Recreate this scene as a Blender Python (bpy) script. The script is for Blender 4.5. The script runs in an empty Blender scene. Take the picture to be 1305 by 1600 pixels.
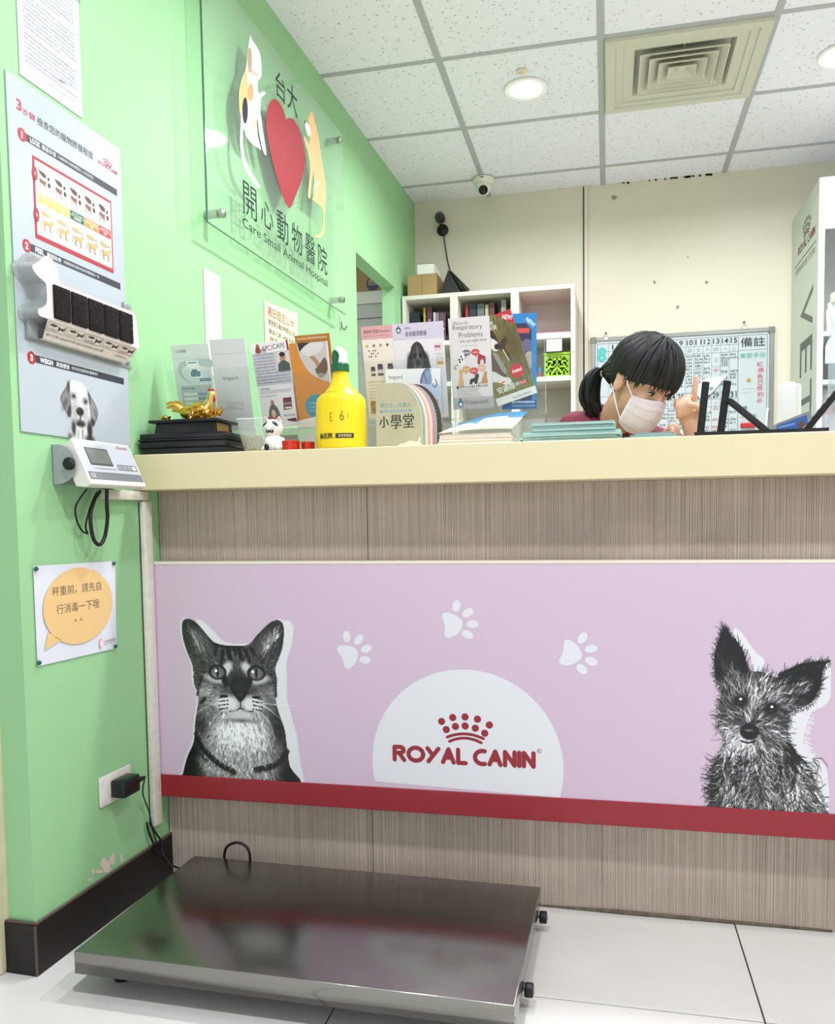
import bpy, bmesh, math, random
import numpy as np
from math import sin, cos, pi, radians, atan2, sqrt, hypot
from mathutils import Matrix, Vector

random.seed(7)
SC = bpy.context.scene
COL = SC.collection

# ------------------------------------------------------------------ camera
CAM = Vector((0, 0, 0.92))
FPX, PPX, PPY = 1301.7, 652.5, 893.2          # focal length and principal point in pixels of 1305 x 1600
def cam_axes(yaw, pitch, roll):
    f = Vector((sin(yaw)*cos(pitch), cos(yaw)*cos(pitch), sin(pitch)))
    r = Vector((cos(yaw), -sin(yaw), 0)); u = r.cross(f)
    return cos(roll)*r + sin(roll)*u, -sin(roll)*r + cos(roll)*u, f
CR, CU, CF = cam_axes(radians(-12.8754), radians(-3.6333), radians(-.8234))
cd = bpy.data.cameras.new('camera'); cam = bpy.data.objects.new('camera', cd); COL.objects.link(cam)
cam.matrix_world = Matrix(((CR.x, CU.x, -CF.x, CAM.x), (CR.y, CU.y, -CF.y, CAM.y), (CR.z, CU.z, -CF.z, CAM.z), (0, 0, 0, 1)))
cd.sensor_fit = 'HORIZONTAL'; cd.sensor_width = 36; cd.lens = FPX/1305*36
cd.shift_y = (PPY-800)/1305; cd.shift_x = 0; cd.clip_start = .02
SC.camera = cam

# ------------------------------------------------------------------ light
SC.view_settings.view_transform = 'Standard'; SC.view_settings.look = 'None'
SC.view_settings.gamma = 1; SC.view_settings.use_curve_mapping = False
SC.view_settings.exposure = 0.82
wd = bpy.data.worlds.new('sky'); SC.world = wd; wd.use_nodes = True
wd.node_tree.nodes['Background'].inputs[0].default_value = (.86, .94, 1, 1)
wd.node_tree.nodes['Background'].inputs[1].default_value = .75
def area(name, loc, rot, sx, sy, power, col=(1, 1, 1), spread=None):
    l = bpy.data.lights.new(name, 'AREA'); l.shape = 'RECTANGLE'; l.size = sx; l.size_y = sy; l.energy = power; l.color = col
    if spread: l.spread = spread
    o = bpy.data.objects.new(name, l); COL.objects.link(o); o.location = loc; o.rotation_euler = rot
    return o
# daylight through the glazed shop front at the far end of the waiting room, behind the visitor
area('shopfront_daylight', (.3, -2.9, 1.35), (radians(90), 0, 0), 4.6, 2.3, 4, (.95, .98, 1))
LAMP_POWER = 10.5

# ------------------------------------------------------------------ helpers
def hx(h):
    h = h.lstrip('#'); out = []
    for i in (0, 2, 4):
        c = int(h[i:i+2], 16)/255
        out.append(c/12.92 if c <= .04045 else ((c+.055)/1.055)**2.4)
    return (*out, 1)
def ray(px, py):
    return CR*((px-PPX)/FPX) - CU*((py-PPY)/FPX) + CF
def hit(px, py, n, p):
    d = ray(px, py); return CAM + d*(n.dot(p-CAM)/n.dot(d))
def atY(px, py, Y): return hit(px, py, Vector((0, 1, 0)), Vector((0, Y, 0)))
def atZ(px, py, Z): return hit(px, py, Vector((0, 0, 1)), Vector((0, 0, Z)))
H = 2.617                     # ceiling height
YB = 4.5                      # back wall
T = 1.084                     # counter ledge
WY = radians(2.3)             # the green wall stands 2.3 degrees off square
W0 = Vector((-1.140, 1.435, 0)); WN = Vector((cos(WY), -sin(WY), 0)); WD = Vector((sin(WY), cos(WY), 0))
WROT = pi/2 - WY
def wpt(s, z, off=0): return W0 + WD*s + WN*off + Vector((0, 0, z))
def atW(px, py, off=0):
    P = hit(px, py, WN, W0+WN*off); return (P-W0).dot(WD), P.z

MATS = {}
def mat(name, col, rough=.5, metal=0, var=0, vscale=8, bump=0, bscale=60, coat=0, trans=0, alpha=1, spec=.5, stretch=(1, 1, 1), emit=0, ior=1.45, sss=0):
    if name in MATS: return MATS[name]
    m = bpy.data.materials.new(name); m.use_nodes = True; nt = m.node_tree; b = nt.nodes['Principled BSDF']
    c = hx(col) if isinstance(col, str) else (*col, 1)
    b.inputs['Base Color'].default_value = c; b.inputs['Roughness'].default_value = rough; b.inputs['Metallic'].default_value = metal
    b.inputs['Coat Weight'].default_value = coat; b.inputs['Transmission Weight'].default_value = trans; b.inputs['Alpha'].default_value = alpha
    b.inputs['Specular IOR Level'].default_value = spec; b.inputs['IOR'].default_value = ior
    if sss: b.inputs['Subsurface Weight'].default_value = sss; b.inputs['Subsurface Radius'].default_value = (.02, .008, .005); b.inputs['Subsurface Scale'].default_value = .3
    if emit: b.inputs['Emission Color'].default_value = c; b.inputs['Emission Strength'].default_value = emit
    if var or bump:
        tc = nt.nodes.new('ShaderNodeTexCoord'); mp = nt.nodes.new('ShaderNodeMapping'); mp.inputs['Scale'].default_value = stretch
        nt.links.new(tc.outputs['Object'], mp.inputs[0])
    if var:
        n = nt.nodes.new('ShaderNodeTexNoise'); n.inputs['Scale'].default_value = vscale; n.inputs['Detail'].default_value = 6; nt.links.new(mp.outputs[0], n.inputs[0])
        mr = nt.nodes.new('ShaderNodeMapRange'); mr.inputs[1].default_value = .3; mr.inputs[2].default_value = .7; mr.inputs[3].default_value = 1-var; mr.inputs[4].default_value = 1+var*.35
        nt.links.new(n.outputs[0], mr.inputs[0])
        mx = nt.nodes.new('ShaderNodeVectorMath'); mx.operation = 'SCALE'; mx.inputs[0].default_value = c[:3]; nt.links.new(mr.outputs[0], mx.inputs['Scale'])
        nt.links.new(mx.outputs[0], b.inputs['Base Color'])
    if bump:
        n = nt.nodes.new('ShaderNodeTexNoise'); n.inputs['Scale'].default_value = bscale; n.inputs['Detail'].default_value = 4; nt.links.new(mp.outputs[0], n.inputs[0])
        bp = nt.nodes.new('ShaderNodeBump'); bp.inputs['Strength'].default_value = bump; bp.inputs['Distance'].default_value = .002
        nt.links.new(n.outputs[0], bp.inputs['Height']); nt.links.new(bp.outputs[0], b.inputs['Normal'])
    MATS[name] = m; return m
def print_mat(name, rough=.45, coat=0, metal=0):
    if name in MATS: return MATS[name]
    m = bpy.data.materials.new(name); m.use_nodes = True; nt = m.node_tree; b = nt.nodes['Principled BSDF']
    a = nt.nodes.new('ShaderNodeAttribute'); a.attribute_name = 'Col'; nt.links.new(a.outputs['Color'], b.inputs['Base Color'])
    b.inputs['Roughness'].default_value = rough; b.inputs['Coat Weight'].default_value = coat; b.inputs['Metallic'].default_value = metal
    MATS[name] = m; return m
PRINT = print_mat('ink_on_paper', .5)
GLOSS = print_mat('glossy_ink', .3)

_t = {}
def text_geo(body, bold=0.0):
    k = (body, round(bold, 4))
    if k not in _t:
        c = bpy.data.curves.new('t', 'FONT'); c.body = body; c.offset = bold; c.resolution_u = 3; c.fill_mode = 'FRONT'
        o = bpy.data.objects.new('t', c); COL.objects.link(o)
        dg = bpy.context.evaluated_depsgraph_get(); me = bpy.data.meshes.new_from_object(o.evaluated_get(dg))
        v = [(p.co.x, p.co.y) for p in me.vertices]; f = [tuple(p.vertices) for p in me.polygons]
        bpy.data.objects.remove(o); bpy.data.curves.remove(c); bpy.data.meshes.remove(me)
        xs = [p[0] for p in v] or [0]; ys = [p[1] for p in v] or [0]
        _t[k] = (v, f, min(xs), max(xs), min(ys), max(ys))
    return _t[k]

class G:
    """collects faces for one mesh; faces may carry a colour"""
    def __init__(s): s.v = []; s.f = []; s.c = []; s.col = None; s.lay = 0; s.base = None; s.inc = None
    def face(s, pts, col=None):
        i = len(s.v); s.v += [tuple(p) for p in pts]; s.f.append(tuple(range(i, i+len(pts)))); s.c.append(col or s.col)
    def raw(s, v, f, col=None):
        i = len(s.v); s.v += [tuple(p) for p in v]; s.f += [tuple(i+k for k in q) for q in f]; s.c += [col or s.col]*len(f)
    def box(s, x0, x1, y0, y1, z0, z1, col=None):
        s.raw([(x, y, z) for z in (z0, z1) for y in (y0, y1) for x in (x0, x1)],
              [(0, 2, 3, 1), (4, 5, 7, 6), (0, 1, 5, 4), (2, 6, 7, 3), (0, 4, 6, 2), (1, 3, 7, 5)], col)
    def rbox(s, x0, x1, y0, y1, z0, z1, r=.005, seg=2, col=None):
        bm = bmesh.new(); bmesh.ops.create_cube(bm, size=1)
        for v in bm.verts: v.co = Vector(((x0+x1)/2+v.co.x*(x1-x0), (y0+y1)/2+v.co.y*(y1-y0), (z0+z1)/2+v.co.z*(z1-z0)))
        bmesh.ops.bevel(bm, geom=bm.edges[:]+bm.verts[:], offset=r, segments=seg, profile=.5, affect='EDGES')
        s.bm(bm, col)
    def bm(s, bm, col=None):
        bm.verts.index_update(); s.raw([v.co[:] for v in bm.verts], [[v.index for v in f.verts] for f in bm.faces], col); bm.free()
    def prism(s, pts, z0, z1, col=None, axis=2):
        n = len(pts)
        def P(p, z): return (p[0], p[1], z) if axis == 2 else ((p[0], z, p[1]) if axis == 1 else (z, p[0], p[1]))
        s.raw([P(p, z0) for p in pts]+[P(p, z1) for p in pts], [tuple(range(n))[::-1], tuple(range(n, 2*n))]+[(i, (i+1) % n, n+(i+1) % n, n+i) for i in range(n)], col)
    def tube(s, path, r, n=8, col=None, cap=True, closed=False, flat=1.0):
        path = [Vector(p) for p in path]; m = len(path); rs = r if isinstance(r, (list, tuple)) else [r]*m
        base = len(s.v); ref = None
        for i, p in enumerate(path):
            if closed: d = path[(i+1) % m]-path[i-1]
            else: d = path[min(i+1, m-1)]-path[max(i-1, 0)]
            if d.length < 1e-9: d = Vector((0, 0, 1))
            d.normalize()
            if ref is None: ref = Vector((0, 0, 1)) if abs(d.z) < .9 else Vector((1, 0, 0))
            a = (ref - d*ref.dot(d)); a = a.normalized() if a.length > 1e-6 else d.orthogonal().normalized(); ref = a
            b = d.cross(a)
            for k in range(n):
                t = 2*pi*k/n; s.v.append(tuple(p + a*(cos(t)*rs[i]) + b*(sin(t)*rs[i]*flat)))
        for i in range(m if closed else m-1):
            j = (i+1) % m
            for k in range(n): s.f.append((base+i*n+k, base+i*n+(k+1) % n, base+j*n+(k+1) % n, base+j*n+k)); s.c.append(col or s.col)
        if cap and not closed:
            s.f.append(tuple(base+k for k in range(n))[::-1]); s.f.append(tuple(base+(m-1)*n+k for k in range(n))); s.c += [col or s.col]*2
    def lathe(s, prof, n=24, col=None, c=(0, 0, 0), sx=1, sy=1):
        base = len(s.v)
        for r, z in prof:
            for k in range(n): t = 2*pi*k/n; s.v.append((c[0]+r*cos(t)*sx, c[1]+r*sin(t)*sy, c[2]+z))
        for i in range(len(prof)-1):
            for k in range(n): s.f.append((base+i*n+k, base+i*n+(k+1) % n, base+(i+1)*n+(k+1) % n, base+(i+1)*n+k)); s.c.append(col or s.col)
        s.f.append(tuple(base+k for k in range(n))[::-1]); s.f.append(tuple(base+(len(prof)-1)*n+k for k in range(n))); s.c += [col or s.col]*2
    def ball(s, c, r, n=16, m=10, col=None, rot=None):
        rx, ry, rz = r if isinstance(r, (tuple, list)) else (r, r, r)
        v = []; f = []
        for i in range(m+1):
            a = pi*i/m
            for k in range(n): b = 2*pi*k/n; v.append(Vector((rx*sin(a)*cos(b), ry*sin(a)*sin(b), rz*cos(a))))
        for i in range(m):
            for k in range(n): f.append((i*n+k, (i+1)*n+k, (i+1)*n+(k+1) % n, i*n+(k+1) % n))
        if rot is not None: v = [rot @ p for p in v]
        s.raw([tuple(p+Vector(c)) for p in v], f, col)
    def move(s, M):
        s.v = [tuple(M @ Vector(p)) for p in s.v]; return s
    # ---- flat print, drawn in x right / y up, each mark a hair above the one before
    STEP = .00006
    def _z(s):
        if s.base is None: s.base = s.lay
        s.lay += 1; return s.base*s.STEP+(s.lay-s.base)*(s.inc or s.STEP/3)
    def rect(s, x0, y0, x1, y1, col): z = s._z(); s.face([(x0, y0, z), (x1, y0, z), (x1, y1, z), (x0, y1, z)], hx(col) if isinstance(col, str) else col)
    def poly(s, pts, col):
        z = s._z(); col = hx(col) if isinstance(col, str) else col
        from mathutils.geometry import tessellate_polygon
        for t in tessellate_polygon([[Vector((p[0], p[1], 0)) for p in pts]]): s.face([(pts[i][0], pts[i][1], z) for i in t], col)
    def oval(s, cx, cy, rx, ry=None, col='#000000', rot=0, n=28, a0=0, a1=2*pi):
        ry = rx if ry is None else ry
        s.poly([(cx+rx*cos(a)*cos(rot)-ry*sin(a)*sin(rot), cy+rx*cos(a)*sin(rot)+ry*sin(a)*cos(rot)) for a in (a0+(a1-a0)*k/n for k in range(n))], col)
    def line(s, pts, w, col, round_=True, closed=False):
        z = s._z(); col = hx(col) if isinstance(col, str) else col
        pts = [Vector((p[0], p[1], 0)) for p in pts]
        if closed: pts = pts+[pts[0]]
        for si, (a, b) in enumerate(zip(pts[:-1], pts[1:])):
            d = b-a
            if d.length < 1e-9: continue
            n = Vector((-d.y, d.x, 0)).normalized()*(w/2)
            s.face([(p.x, p.y, z+(s.inc or s.STEP/3)*.18*(si % 3)) for p in (a+n*-1, b+n*-1, b+n, a+n)], col)
        if round_:
            for i, p in enumerate(pts): s.face([(p.x+w/2*cos(2*pi*k/10), p.y+w/2*sin(2*pi*k/10), z+(s.inc or s.STEP/3)*(.6+.15*(i % 2))) for k in range(10)], col)
    def text(s, body, x, y, h, col, w=None, bold=0, align='L', shear=0, rot=0, vert=False):
        """h = height of the drawn glyph box; w = forced width"""
        if bold and any(ord(ch) > 0x2e80 for ch in body):      # heavy han characters: the thin outline struck twice
            d_ = h*min(bold, .03)*1.3; s.text(body, x-d_, y, h, col, w, 0, align, shear, rot); x += d_; bold = 0
        v, f, x0, x1, y0, y1 = text_geo(body, bold)
        if not v: return
        k = h/max(y1-y0, 1e-6); kx = (w/max(x1-x0, 1e-6)) if w else k
        W = (x1-x0)*kx; ox = x - (W/2 if align == 'C' else (W if align == 'R' else 0)); z = s._z(); c = hx(col) if isinstance(col, str) else col
        out = []
        for p in v:
            a, b = (p[0]-x0)*kx, (p[1]-y0)*k; a += b*shear
            a, b = a*cos(rot)-b*sin(rot), a*sin(rot)+b*cos(rot)
            out.append((ox+a, y+b, z))
        s.raw(out, f, c)
    def scribble(s, x0, x1, y, h, col, seed=0, gap=.35, bold=1.0):
        """a row of small print too fine to read: separate tiny marks"""
        rr = random.Random(seed); x = x0; z = s._z(); c = hx(col) if isinstance(col, str) else col
        while x < x1-h*.5:
            w = h*rr.uniform(.7, 1.0)
            for q in range(rr.choice((2, 3, 3, 4))):
                yy = y+h*(q*rr.uniform(.26, .4)+rr.uniform(-.04, .06)); xa = x+w*rr.choice((0, 0, .15, .4)); xb = x+w*rr.choice((1, 1, .8, .6)); dy = h*rr.uniform(-.08, .08); s.face([(xa, yy, z), (xb, yy+dy, z), (xb, yy+dy+h*.15*bold, z), (xa, yy+h*.15*bold, z)], c)
            xx = x+w*rr.uniform(.0, .8); zz = z+(s.inc or s.STEP/3)*.45; s.face([(xx, y, zz), (xx+h*.16*bold, y, zz), (xx+h*.16*bold, y+h, zz), (xx, y+h, zz)], c)
            x += w+h*gap*(1 if rr.random() > .06 else 2)
    def raster(s, img, x0, y0, x1, y1, mask=None):
        """img: (rows, cols, 3) display colours, top row first; a fine printed picture, one small cell per dot"""
        z = s._z(); Hh, Ww = img.shape[:2]; base = len(s.v)
        lin = np.where(img <= .04045, img/12.92, ((np.clip(img, 0, 1)+.055)/1.055)**2.4)
        xs = np.linspace(x0, x1, Ww+1); ys = np.linspace(y1, y0, Hh+1)
        s.v += [(float(x), float(y), z) for y in ys for x in xs]
        for i in range(Hh):
            for j in range(Ww):
                if mask is not None and not mask[i, j]: continue
                a = base+i*(Ww+1)+j
                s.f.append((a+Ww+1, a+Ww+2, a+1, a)); s.c.append((float(lin[i, j, 0]), float(lin[i, j, 1]), float(lin[i, j, 2]), 1))
    def make(s, name, material, parent=None, smooth=0, loc=None, rot=None):
        me = bpy.data.meshes.new(name); me.from_pydata(s.v, [], s.f)
        if any(c is not None for c in s.c):
            at = me.color_attributes.new('Col', 'FLOAT_COLOR', 'CORNER'); arr = []
            for p, c in zip(me.polygons, s.c): arr += list(c or (1, 1, 1, 1))*p.loop_total
            at.data.foreach_set('color', arr)
        if smooth:
            me.polygons.foreach_set('use_smooth', [True]*len(me.polygons)); me.update(); me.set_sharp_from_angle(angle=radians(smooth))
        me.materials.append(material); me.update()
        o = bpy.data.objects.new(name, me); COL.objects.link(o)
        if parent: o.parent = parent
        if loc is not None: o.location = loc
        if rot is not None: o.rotation_euler = rot
        return o
def clean(o):
    bm = bmesh.new(); bm.from_mesh(o.data); bmesh.ops.remove_doubles(bm, verts=bm.verts[:], dist=1e-5); bmesh.ops.recalc_face_normals(bm, faces=bm.faces[:]); bm.to_mesh(o.data); bm.free(); return o
def tag(o, label, cat, group=None):
    o['label'] = label; o['category'] = cat
    if group: o['group'] = group
    return o
def struct(o): o['kind'] = 'structure'; return o
def thing(name, label, cat, loc=(0, 0, 0), rotz=0, group=None, flat=False):
    """an Empty at the thing's base; flat=True gives children x right, y up, z out of the wall"""
    o = bpy.data.objects.new(name, None); COL.objects.link(o); o.empty_display_size = .02; o.location = loc
    o.rotation_euler = (pi/2 if flat else 0, 0, rotz); return tag(o, label, cat, group)
def onwall(name, label, cat, s, z, off=0, group=None):
    return thing(name, label, cat, wpt(s, z, off), WROT, group, flat=True)
def bez(p0, p1, p2, p3, n=12):
    P = [Vector(p) for p in (p0, p1, p2, p3)]
    return [P[0]*(1-t)**3+P[1]*3*t*(1-t)**2+P[2]*3*t*t*(1-t)+P[3]*t**3 for t in (k/n for k in range(n+1))]
def spline(pts, sub=6, closed=False):
    """smooth curve through points"""
    P = [Vector(p) for p in pts]; n = len(P); out = []
    for i in range(n if closed else n-1):
        a, b, c, d = (P[(i-1) % n], P[i], P[(i+1) % n], P[(i+2) % n]) if closed else (P[max(i-1, 0)], P[i], P[i+1], P[min(i+2, n-1)])
        for k in range(sub):
            t = k/sub; out.append(.5*((2*b)+(c-a)*t+(2*a-5*b+4*c-d)*t*t+(3*b-a-3*c+d)*t**3))
    if not closed: out.append(P[-1])
    return out
def sp2(pts, sub=5, closed=True): return [(p.x, p.y) for p in spline([(a, b, 0) for a, b in pts], sub, closed)]
WHITE = mat('white_plastic', '#efeeea', .4)
BLACK = mat('black_rubber', '#151515', .5)
# ================================================================== setting
GREEN = mat('green_wall_paint', '#9acc96', .55, var=.06, vscale=3, bump=.12, bscale=90, stretch=(1, 1, .35))
CREAM = mat('cream_wall_paint', '#dbd4c1', .6, var=.05, vscale=2.5, bump=.1, bscale=70)
def tile_mat():
    m = mat('floor_porcelain', '#d9d6d1', .28, var=.05, vscale=5, stretch=(1, 2.5, 1)); return m
TILE = tile_mat(); GROUT = mat('dark_grout', '#3a3833', .9)
fl = G(); fl.box(-3.4, 3.0, -3.1, 4.7, -.06, -.004); floor = struct(fl.make('floor', GROUT))
TP = .783; tile_me = None
g = G(); g.rbox(.0015, TP-.0015, .0015, TP-.0015, -.004, 0, .0008, 1)
for i in range(-4, 4):
    for j in range(-6, 4):
        x = -.504+TP*i; y = 1.556+TP*j
        if tile_me is None: o = g.make('floor_tile', TILE, floor); tile_me = o.data
        else: o = bpy.data.objects.new('floor_tile', tile_me); COL.objects.link(o); o.parent = floor
        o.location = (x, y, 0)

# green partition with a doorway near its far end
WT = .066; DS0, DS1, DZ = 2.084, 2.665, 2.07
def wbox(g, s0, s1, z0, z1, o0=-WT, o1=0):
    P = [wpt(s, z, o) for z in (z0, z1) for o in (o0, o1) for s in (s0, s1)]
    g.raw(P, [(0, 1, 3, 2), (4, 6, 7, 5), (0, 4, 5, 1), (2, 3, 7, 6), (0, 2, 6, 4), (1, 5, 7, 3)])
g = G(); g.box(0, DS0, 0, WT, 0, H+.02); g.box(DS0, DS1, 0, WT, DZ, H+.02); g.box(DS1, 3.13, 0, WT, 0, H+.02)
wall_left = struct(clean(g.make('wall_left', GREEN, loc=W0, rot=(0, 0, WROT))))
g = G(); g.box(-2.8, 3.0, YB, YB+.1, 0, H+.02); wall_back = struct(g.make("wall_back", CREAM))
g = G(); g.box(2.75, 2.85, -3, YB, 0, H+.02); struct(g.make('wall_right', CREAM))
g = G(); g.box(-2.9, -2.8, -3, YB+.1, 0, H+.02); struct(g.make('wall_far_left', mat('pale_grey_paint', '#dcd9de', .6)))
# seam strip running down the back wall
px = atY(912, 300, YB).x
g = G(); g.rbox(px+.004, px+.022, YB-.012, YB+.002, 0, H, .002, 1); struct(g.make('trim_seam', CREAM))
g = G(); g.box(px-.003, px+.002, YB-.002, YB+.001, 0, H); struct(g.make('trim_seam_gap', mat('seam_shadow_gap', '#2f2c28', .9)))
# old cream door jamb beside the green partition end
TRIM = mat('old_cream_enamel', '#d9d3b0', .5, var=.12, vscale=14, bump=.2, bscale=40)
g = G(); g.rbox(-1.252, -1.2065, 1.412, 1.56, 0, H, .006, 2); g.rbox(-1.222, -1.202, 1.43, 1.54, 0, H, .004, 2); struct(g.make('trim_door_jamb', TRIM, smooth=40))
# dark skirting
SKIRT = mat('dark_stained_skirting', '#1a110e', .55, var=.25, vscale=20, stretch=(1, 1, 4))
g = G(); wbox(g, -.010, .50, 0, .106, .0006, .009); wbox(g, -.010, -.0005, 0, .106, -WT-.001, .0006)
base = struct(clean(g.make('baseboard_left', SKIRT)))
g = G(); g.tube([wpt(-.006, .108, -WT), wpt(-.006, .108, .006), wpt(.50, .108, .006)], .0035, 6); g.tube([wpt(-.008, 0, .007), wpt(-.008, .106, .007)], .003, 6)
g.make('edge_bead', mat('skirting_edge_highlight', '#5b4a40', .5), base, smooth=40)  # highlight along the skirting edge, put into the bead's lighter brown

# suspended ceiling
def ceil_mat():
    m = mat('fissured_ceiling_board', '#e2e6e2', .85); nt = m.node_tree; b = nt.nodes['Principled BSDF']
    tc = nt.nodes.new('ShaderNodeTexCoord'); oi = nt.nodes.new('ShaderNodeObjectInfo'); add = nt.nodes.new('ShaderNodeVectorMath'); add.operation = 'ADD'
    sc = nt.nodes.new('ShaderNodeVectorMath'); sc.operation = 'SCALE'; sc.inputs['Scale'].default_value = 40
    cx = nt.nodes.new('ShaderNodeCombineXYZ'); nt.links.new(oi.outputs['Random'], cx.inputs[0]); nt.links.new(cx.outputs[0], sc.inputs[0])
    nt.links.new(tc.outputs['Object'], add.inputs[0]); nt.links.new(sc.outputs[0], add.inputs[1])
    outs = []
    for st, scl, th in (((1, 3.2, 1), 24, .095), ((2.6, 1, 1), 30, .08)):
        mp = nt.nodes.new('ShaderNodeMapping'); mp.inputs['Scale'].default_value = st; nt.links.new(add.outputs[0], mp.inputs[0])
        wn = nt.nodes.new('ShaderNodeTexNoise'); wn.inputs['Scale'].default_value = 25; nt.links.new(mp.outputs[0], wn.inputs[0])
        ad = nt.nodes.new('ShaderNodeVectorMath'); ad.operation = 'MULTIPLY_ADD'; ad.inputs[1].default_value = (.02, .02, .02); nt.links.new(wn.outputs['Color'], ad.inputs[0]); nt.links.new(mp.outputs[0], ad.inputs[2])
        vo = nt.nodes.new('ShaderNodeTexVoronoi'); vo.inputs['Scale'].default_value = scl; nt.links.new(ad.outputs[0], vo.inputs[0])
        lt = nt.nodes.new('ShaderNodeMapRange'); lt.inputs[1].default_value = th; lt.inputs[2].default_value = th+.05; lt.inputs[3].default_value = 1; lt.inputs[4].default_value = 0; nt.links.new(vo.outputs['Distance'], lt.inputs[0])
        outs.append(lt)
    mxm = nt.nodes.new('ShaderNodeMath'); mxm.operation = 'MAXIMUM'; nt.links.new(outs[0].outputs[0], mxm.inputs[0]); nt.links.new(outs[1].outputs[0], mxm.inputs[1])
    mix = nt.nodes.new('ShaderNodeMix'); mix.data_type = 'RGBA'; mix.inputs[6].default_value = hx('#f4f2fe'); mix.inputs[7].default_value = hx('#74776f'); nt.links.new(mxm.outputs[0], mix.inputs[0])
    nt.links.new(mix.outputs[2], b.inputs['Base Color'])
    bp = nt.nodes.new('ShaderNodeBump'); bp.invert = True; bp.inputs['Strength'].default_value = .5; bp.inputs['Distance'].default_value = .003; nt.links.new(mxm.outputs[0], bp.inputs['Height']); nt.links.new(bp.outputs[0], b.inputs['Normal'])
    return m
CEIL = ceil_mat(); BAR = mat('ceiling_grid_enamel', '#b4b6ba', .5)
g = G(); g.box(-3, 3, -3.05, YB+.1, H+.03, H+.08); ceiling = struct(g.make('ceiling', mat('ceiling_void', '#cfcfc8', .9)))
CX, CY, PX_, PY_ = -.612, 3.150, .589, .562
pm = None; g = G(); g.rbox(.012, PX_-.012, .012, PY_-.012, .002, .016, .0012, 1)
OPEN_PANEL = (1, 0)                              # the diffuser takes this bay
for i in range(-4, 6):
    for j in range(-11, 3):
        if (i, j) == OPEN_PANEL: continue
        if i == -4: continue
        if pm is None: o = g.make('ceiling_panel', CEIL, ceiling); pm = o.data
        else: o = bpy.data.objects.new('ceiling_panel', pm); COL.objects.link(o); o.parent = ceiling
        o.location = (CX+PX_*i, CY+PY_*j, H)
g = G(); g.rbox(-.0125, .0125, -3, YB, 0, .006, .0015, 1); bm_ = None
for i in range(-3, 7):
    if bm_ is None: o = g.make('ceiling_bar', BAR, ceiling); bm_ = o.data
    else: o = bpy.data.objects.new('ceiling_bar', bm_); COL.objects.link(o); o.parent = ceiling
    o.location = (CX+PX_*i, 0, H-.001)
g = G(); g.rbox(-2.8, 2.74, -.0115, .0115, 0, .005, .0015, 1); bm_ = None
for j in range(-11, 3):
    if bm_ is None: o = g.make('ceiling_bar', BAR, ceiling); bm_ = o.data
    else: o = bpy.data.objects.new('ceiling_bar', bm_); COL.objects.link(o); o.parent = ceiling
    o.location = (0, CY+PY_*j, H-.0005)

# ------------------------------------------------------------------ recessed lamps
LAMP_RING = mat('lamp_ring_enamel', '#f4f4f2', .25); LAMP_GLOW = mat('lit_lamp_diffuser', (1, .98, .95), .5, emit=9)
def downlight(x, y, label, n):
    t = thing('recessed_downlight', label, 'ceiling light', (x, y, H-.004), 0, 'recessed ceiling lamps')
    g = G(); g.lathe([(.066, -.002), (.082, -.004), (.086, 0), (.086, .004), (.066, .004)], 36); g.make('trim_ring', LAMP_RING, t, smooth=40)
    g = G(); g.lathe([(.001, -.009), (.035, -.008), (.055, -.005), (.066, -.001), (.066, .002)], 32); g.make('diffuser', LAMP_GLOW, t, smooth=60)
    l = bpy.data.lights.new('lamp_light', 'AREA'); l.shape = 'DISK'; l.size = .13; l.energy = LAMP_POWER; l.color = (.92, .955, 1); l.spread = radians(165)
    o = bpy.data.objects.new('lamp_light', l); COL.objects.link(o); o.parent = t; o.location = (0, 0, -.012)
    return t
lamps = [(-.316, 3.435, 'lit round recessed ceiling lamp above the shelf, left of the air diffuser'), (.85, 3.48, 'lit recessed ceiling lamp at the right edge, beyond the air diffuser')]
for k, p in enumerate(lamps): downlight(*p, k)
for x, y, w_ in ((-.316, 2.25, 'above the leaflet racks on the ledge'), (.85, 2.25, 'above the right end of the counter ledge'), (-.316, .7, 'over the floor in front of the platform scale'), (.85, .7, 'over the floor tiles in front of the terrier picture'), (1.98, 3.48, 'added out of view beyond the pet food display unit'), (1.98, 1.6, 'far right of the counter'), (-1.9, 3.0, 'in the room behind the green wall')):  # the lamp beyond the display unit is added to brighten the back
    downlight(x, y, 'lit recessed ceiling lamp '+w_, 0)

# chips and crud on the old back wall (parts of the wall)
rr = random.Random(12)
for cxp, cyp, r_ in ((1023, 441, 3.2), (1104, 441, 3.2), (1059, 480, 3.5), (1075, 401, 1.6), (960, 308, 5), (1243, 440, 3), (1242, 370, 4)):
    g = G(); P = atY(cxp, cyp, YB-.0006)
    g.face([(P.x+rr.uniform(.4, 1.1)*r_*.0033*cos(a), YB-.0006, P.z+rr.uniform(.4, 1.1)*r_*.0033*sin(a)) for a in (2*pi*k/11 for k in range(11))]); g.make('paint_chip', mat('exposed_plaster', '#8f8a7c', .9), wall_back)
g = G()
for k in range(26):
    x = rr.choice((rr.uniform(.05, .55), rr.uniform(.3, .52))); z = H-.003-rr.random()*.005; w = rr.uniform(.004, .02); g.face([(x, YB-.0008, z), (x+w, YB-.0008, z-rr.uniform(0, .004)), (x+w*.9, YB-.0008, H+.002), (x+w*.1, YB-.0008, H+.002)])
o = g.make('soot_flecks', mat('black_mould', '#2c2a26', .95), wall_back); o['kind'] = 'stuff'
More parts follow.
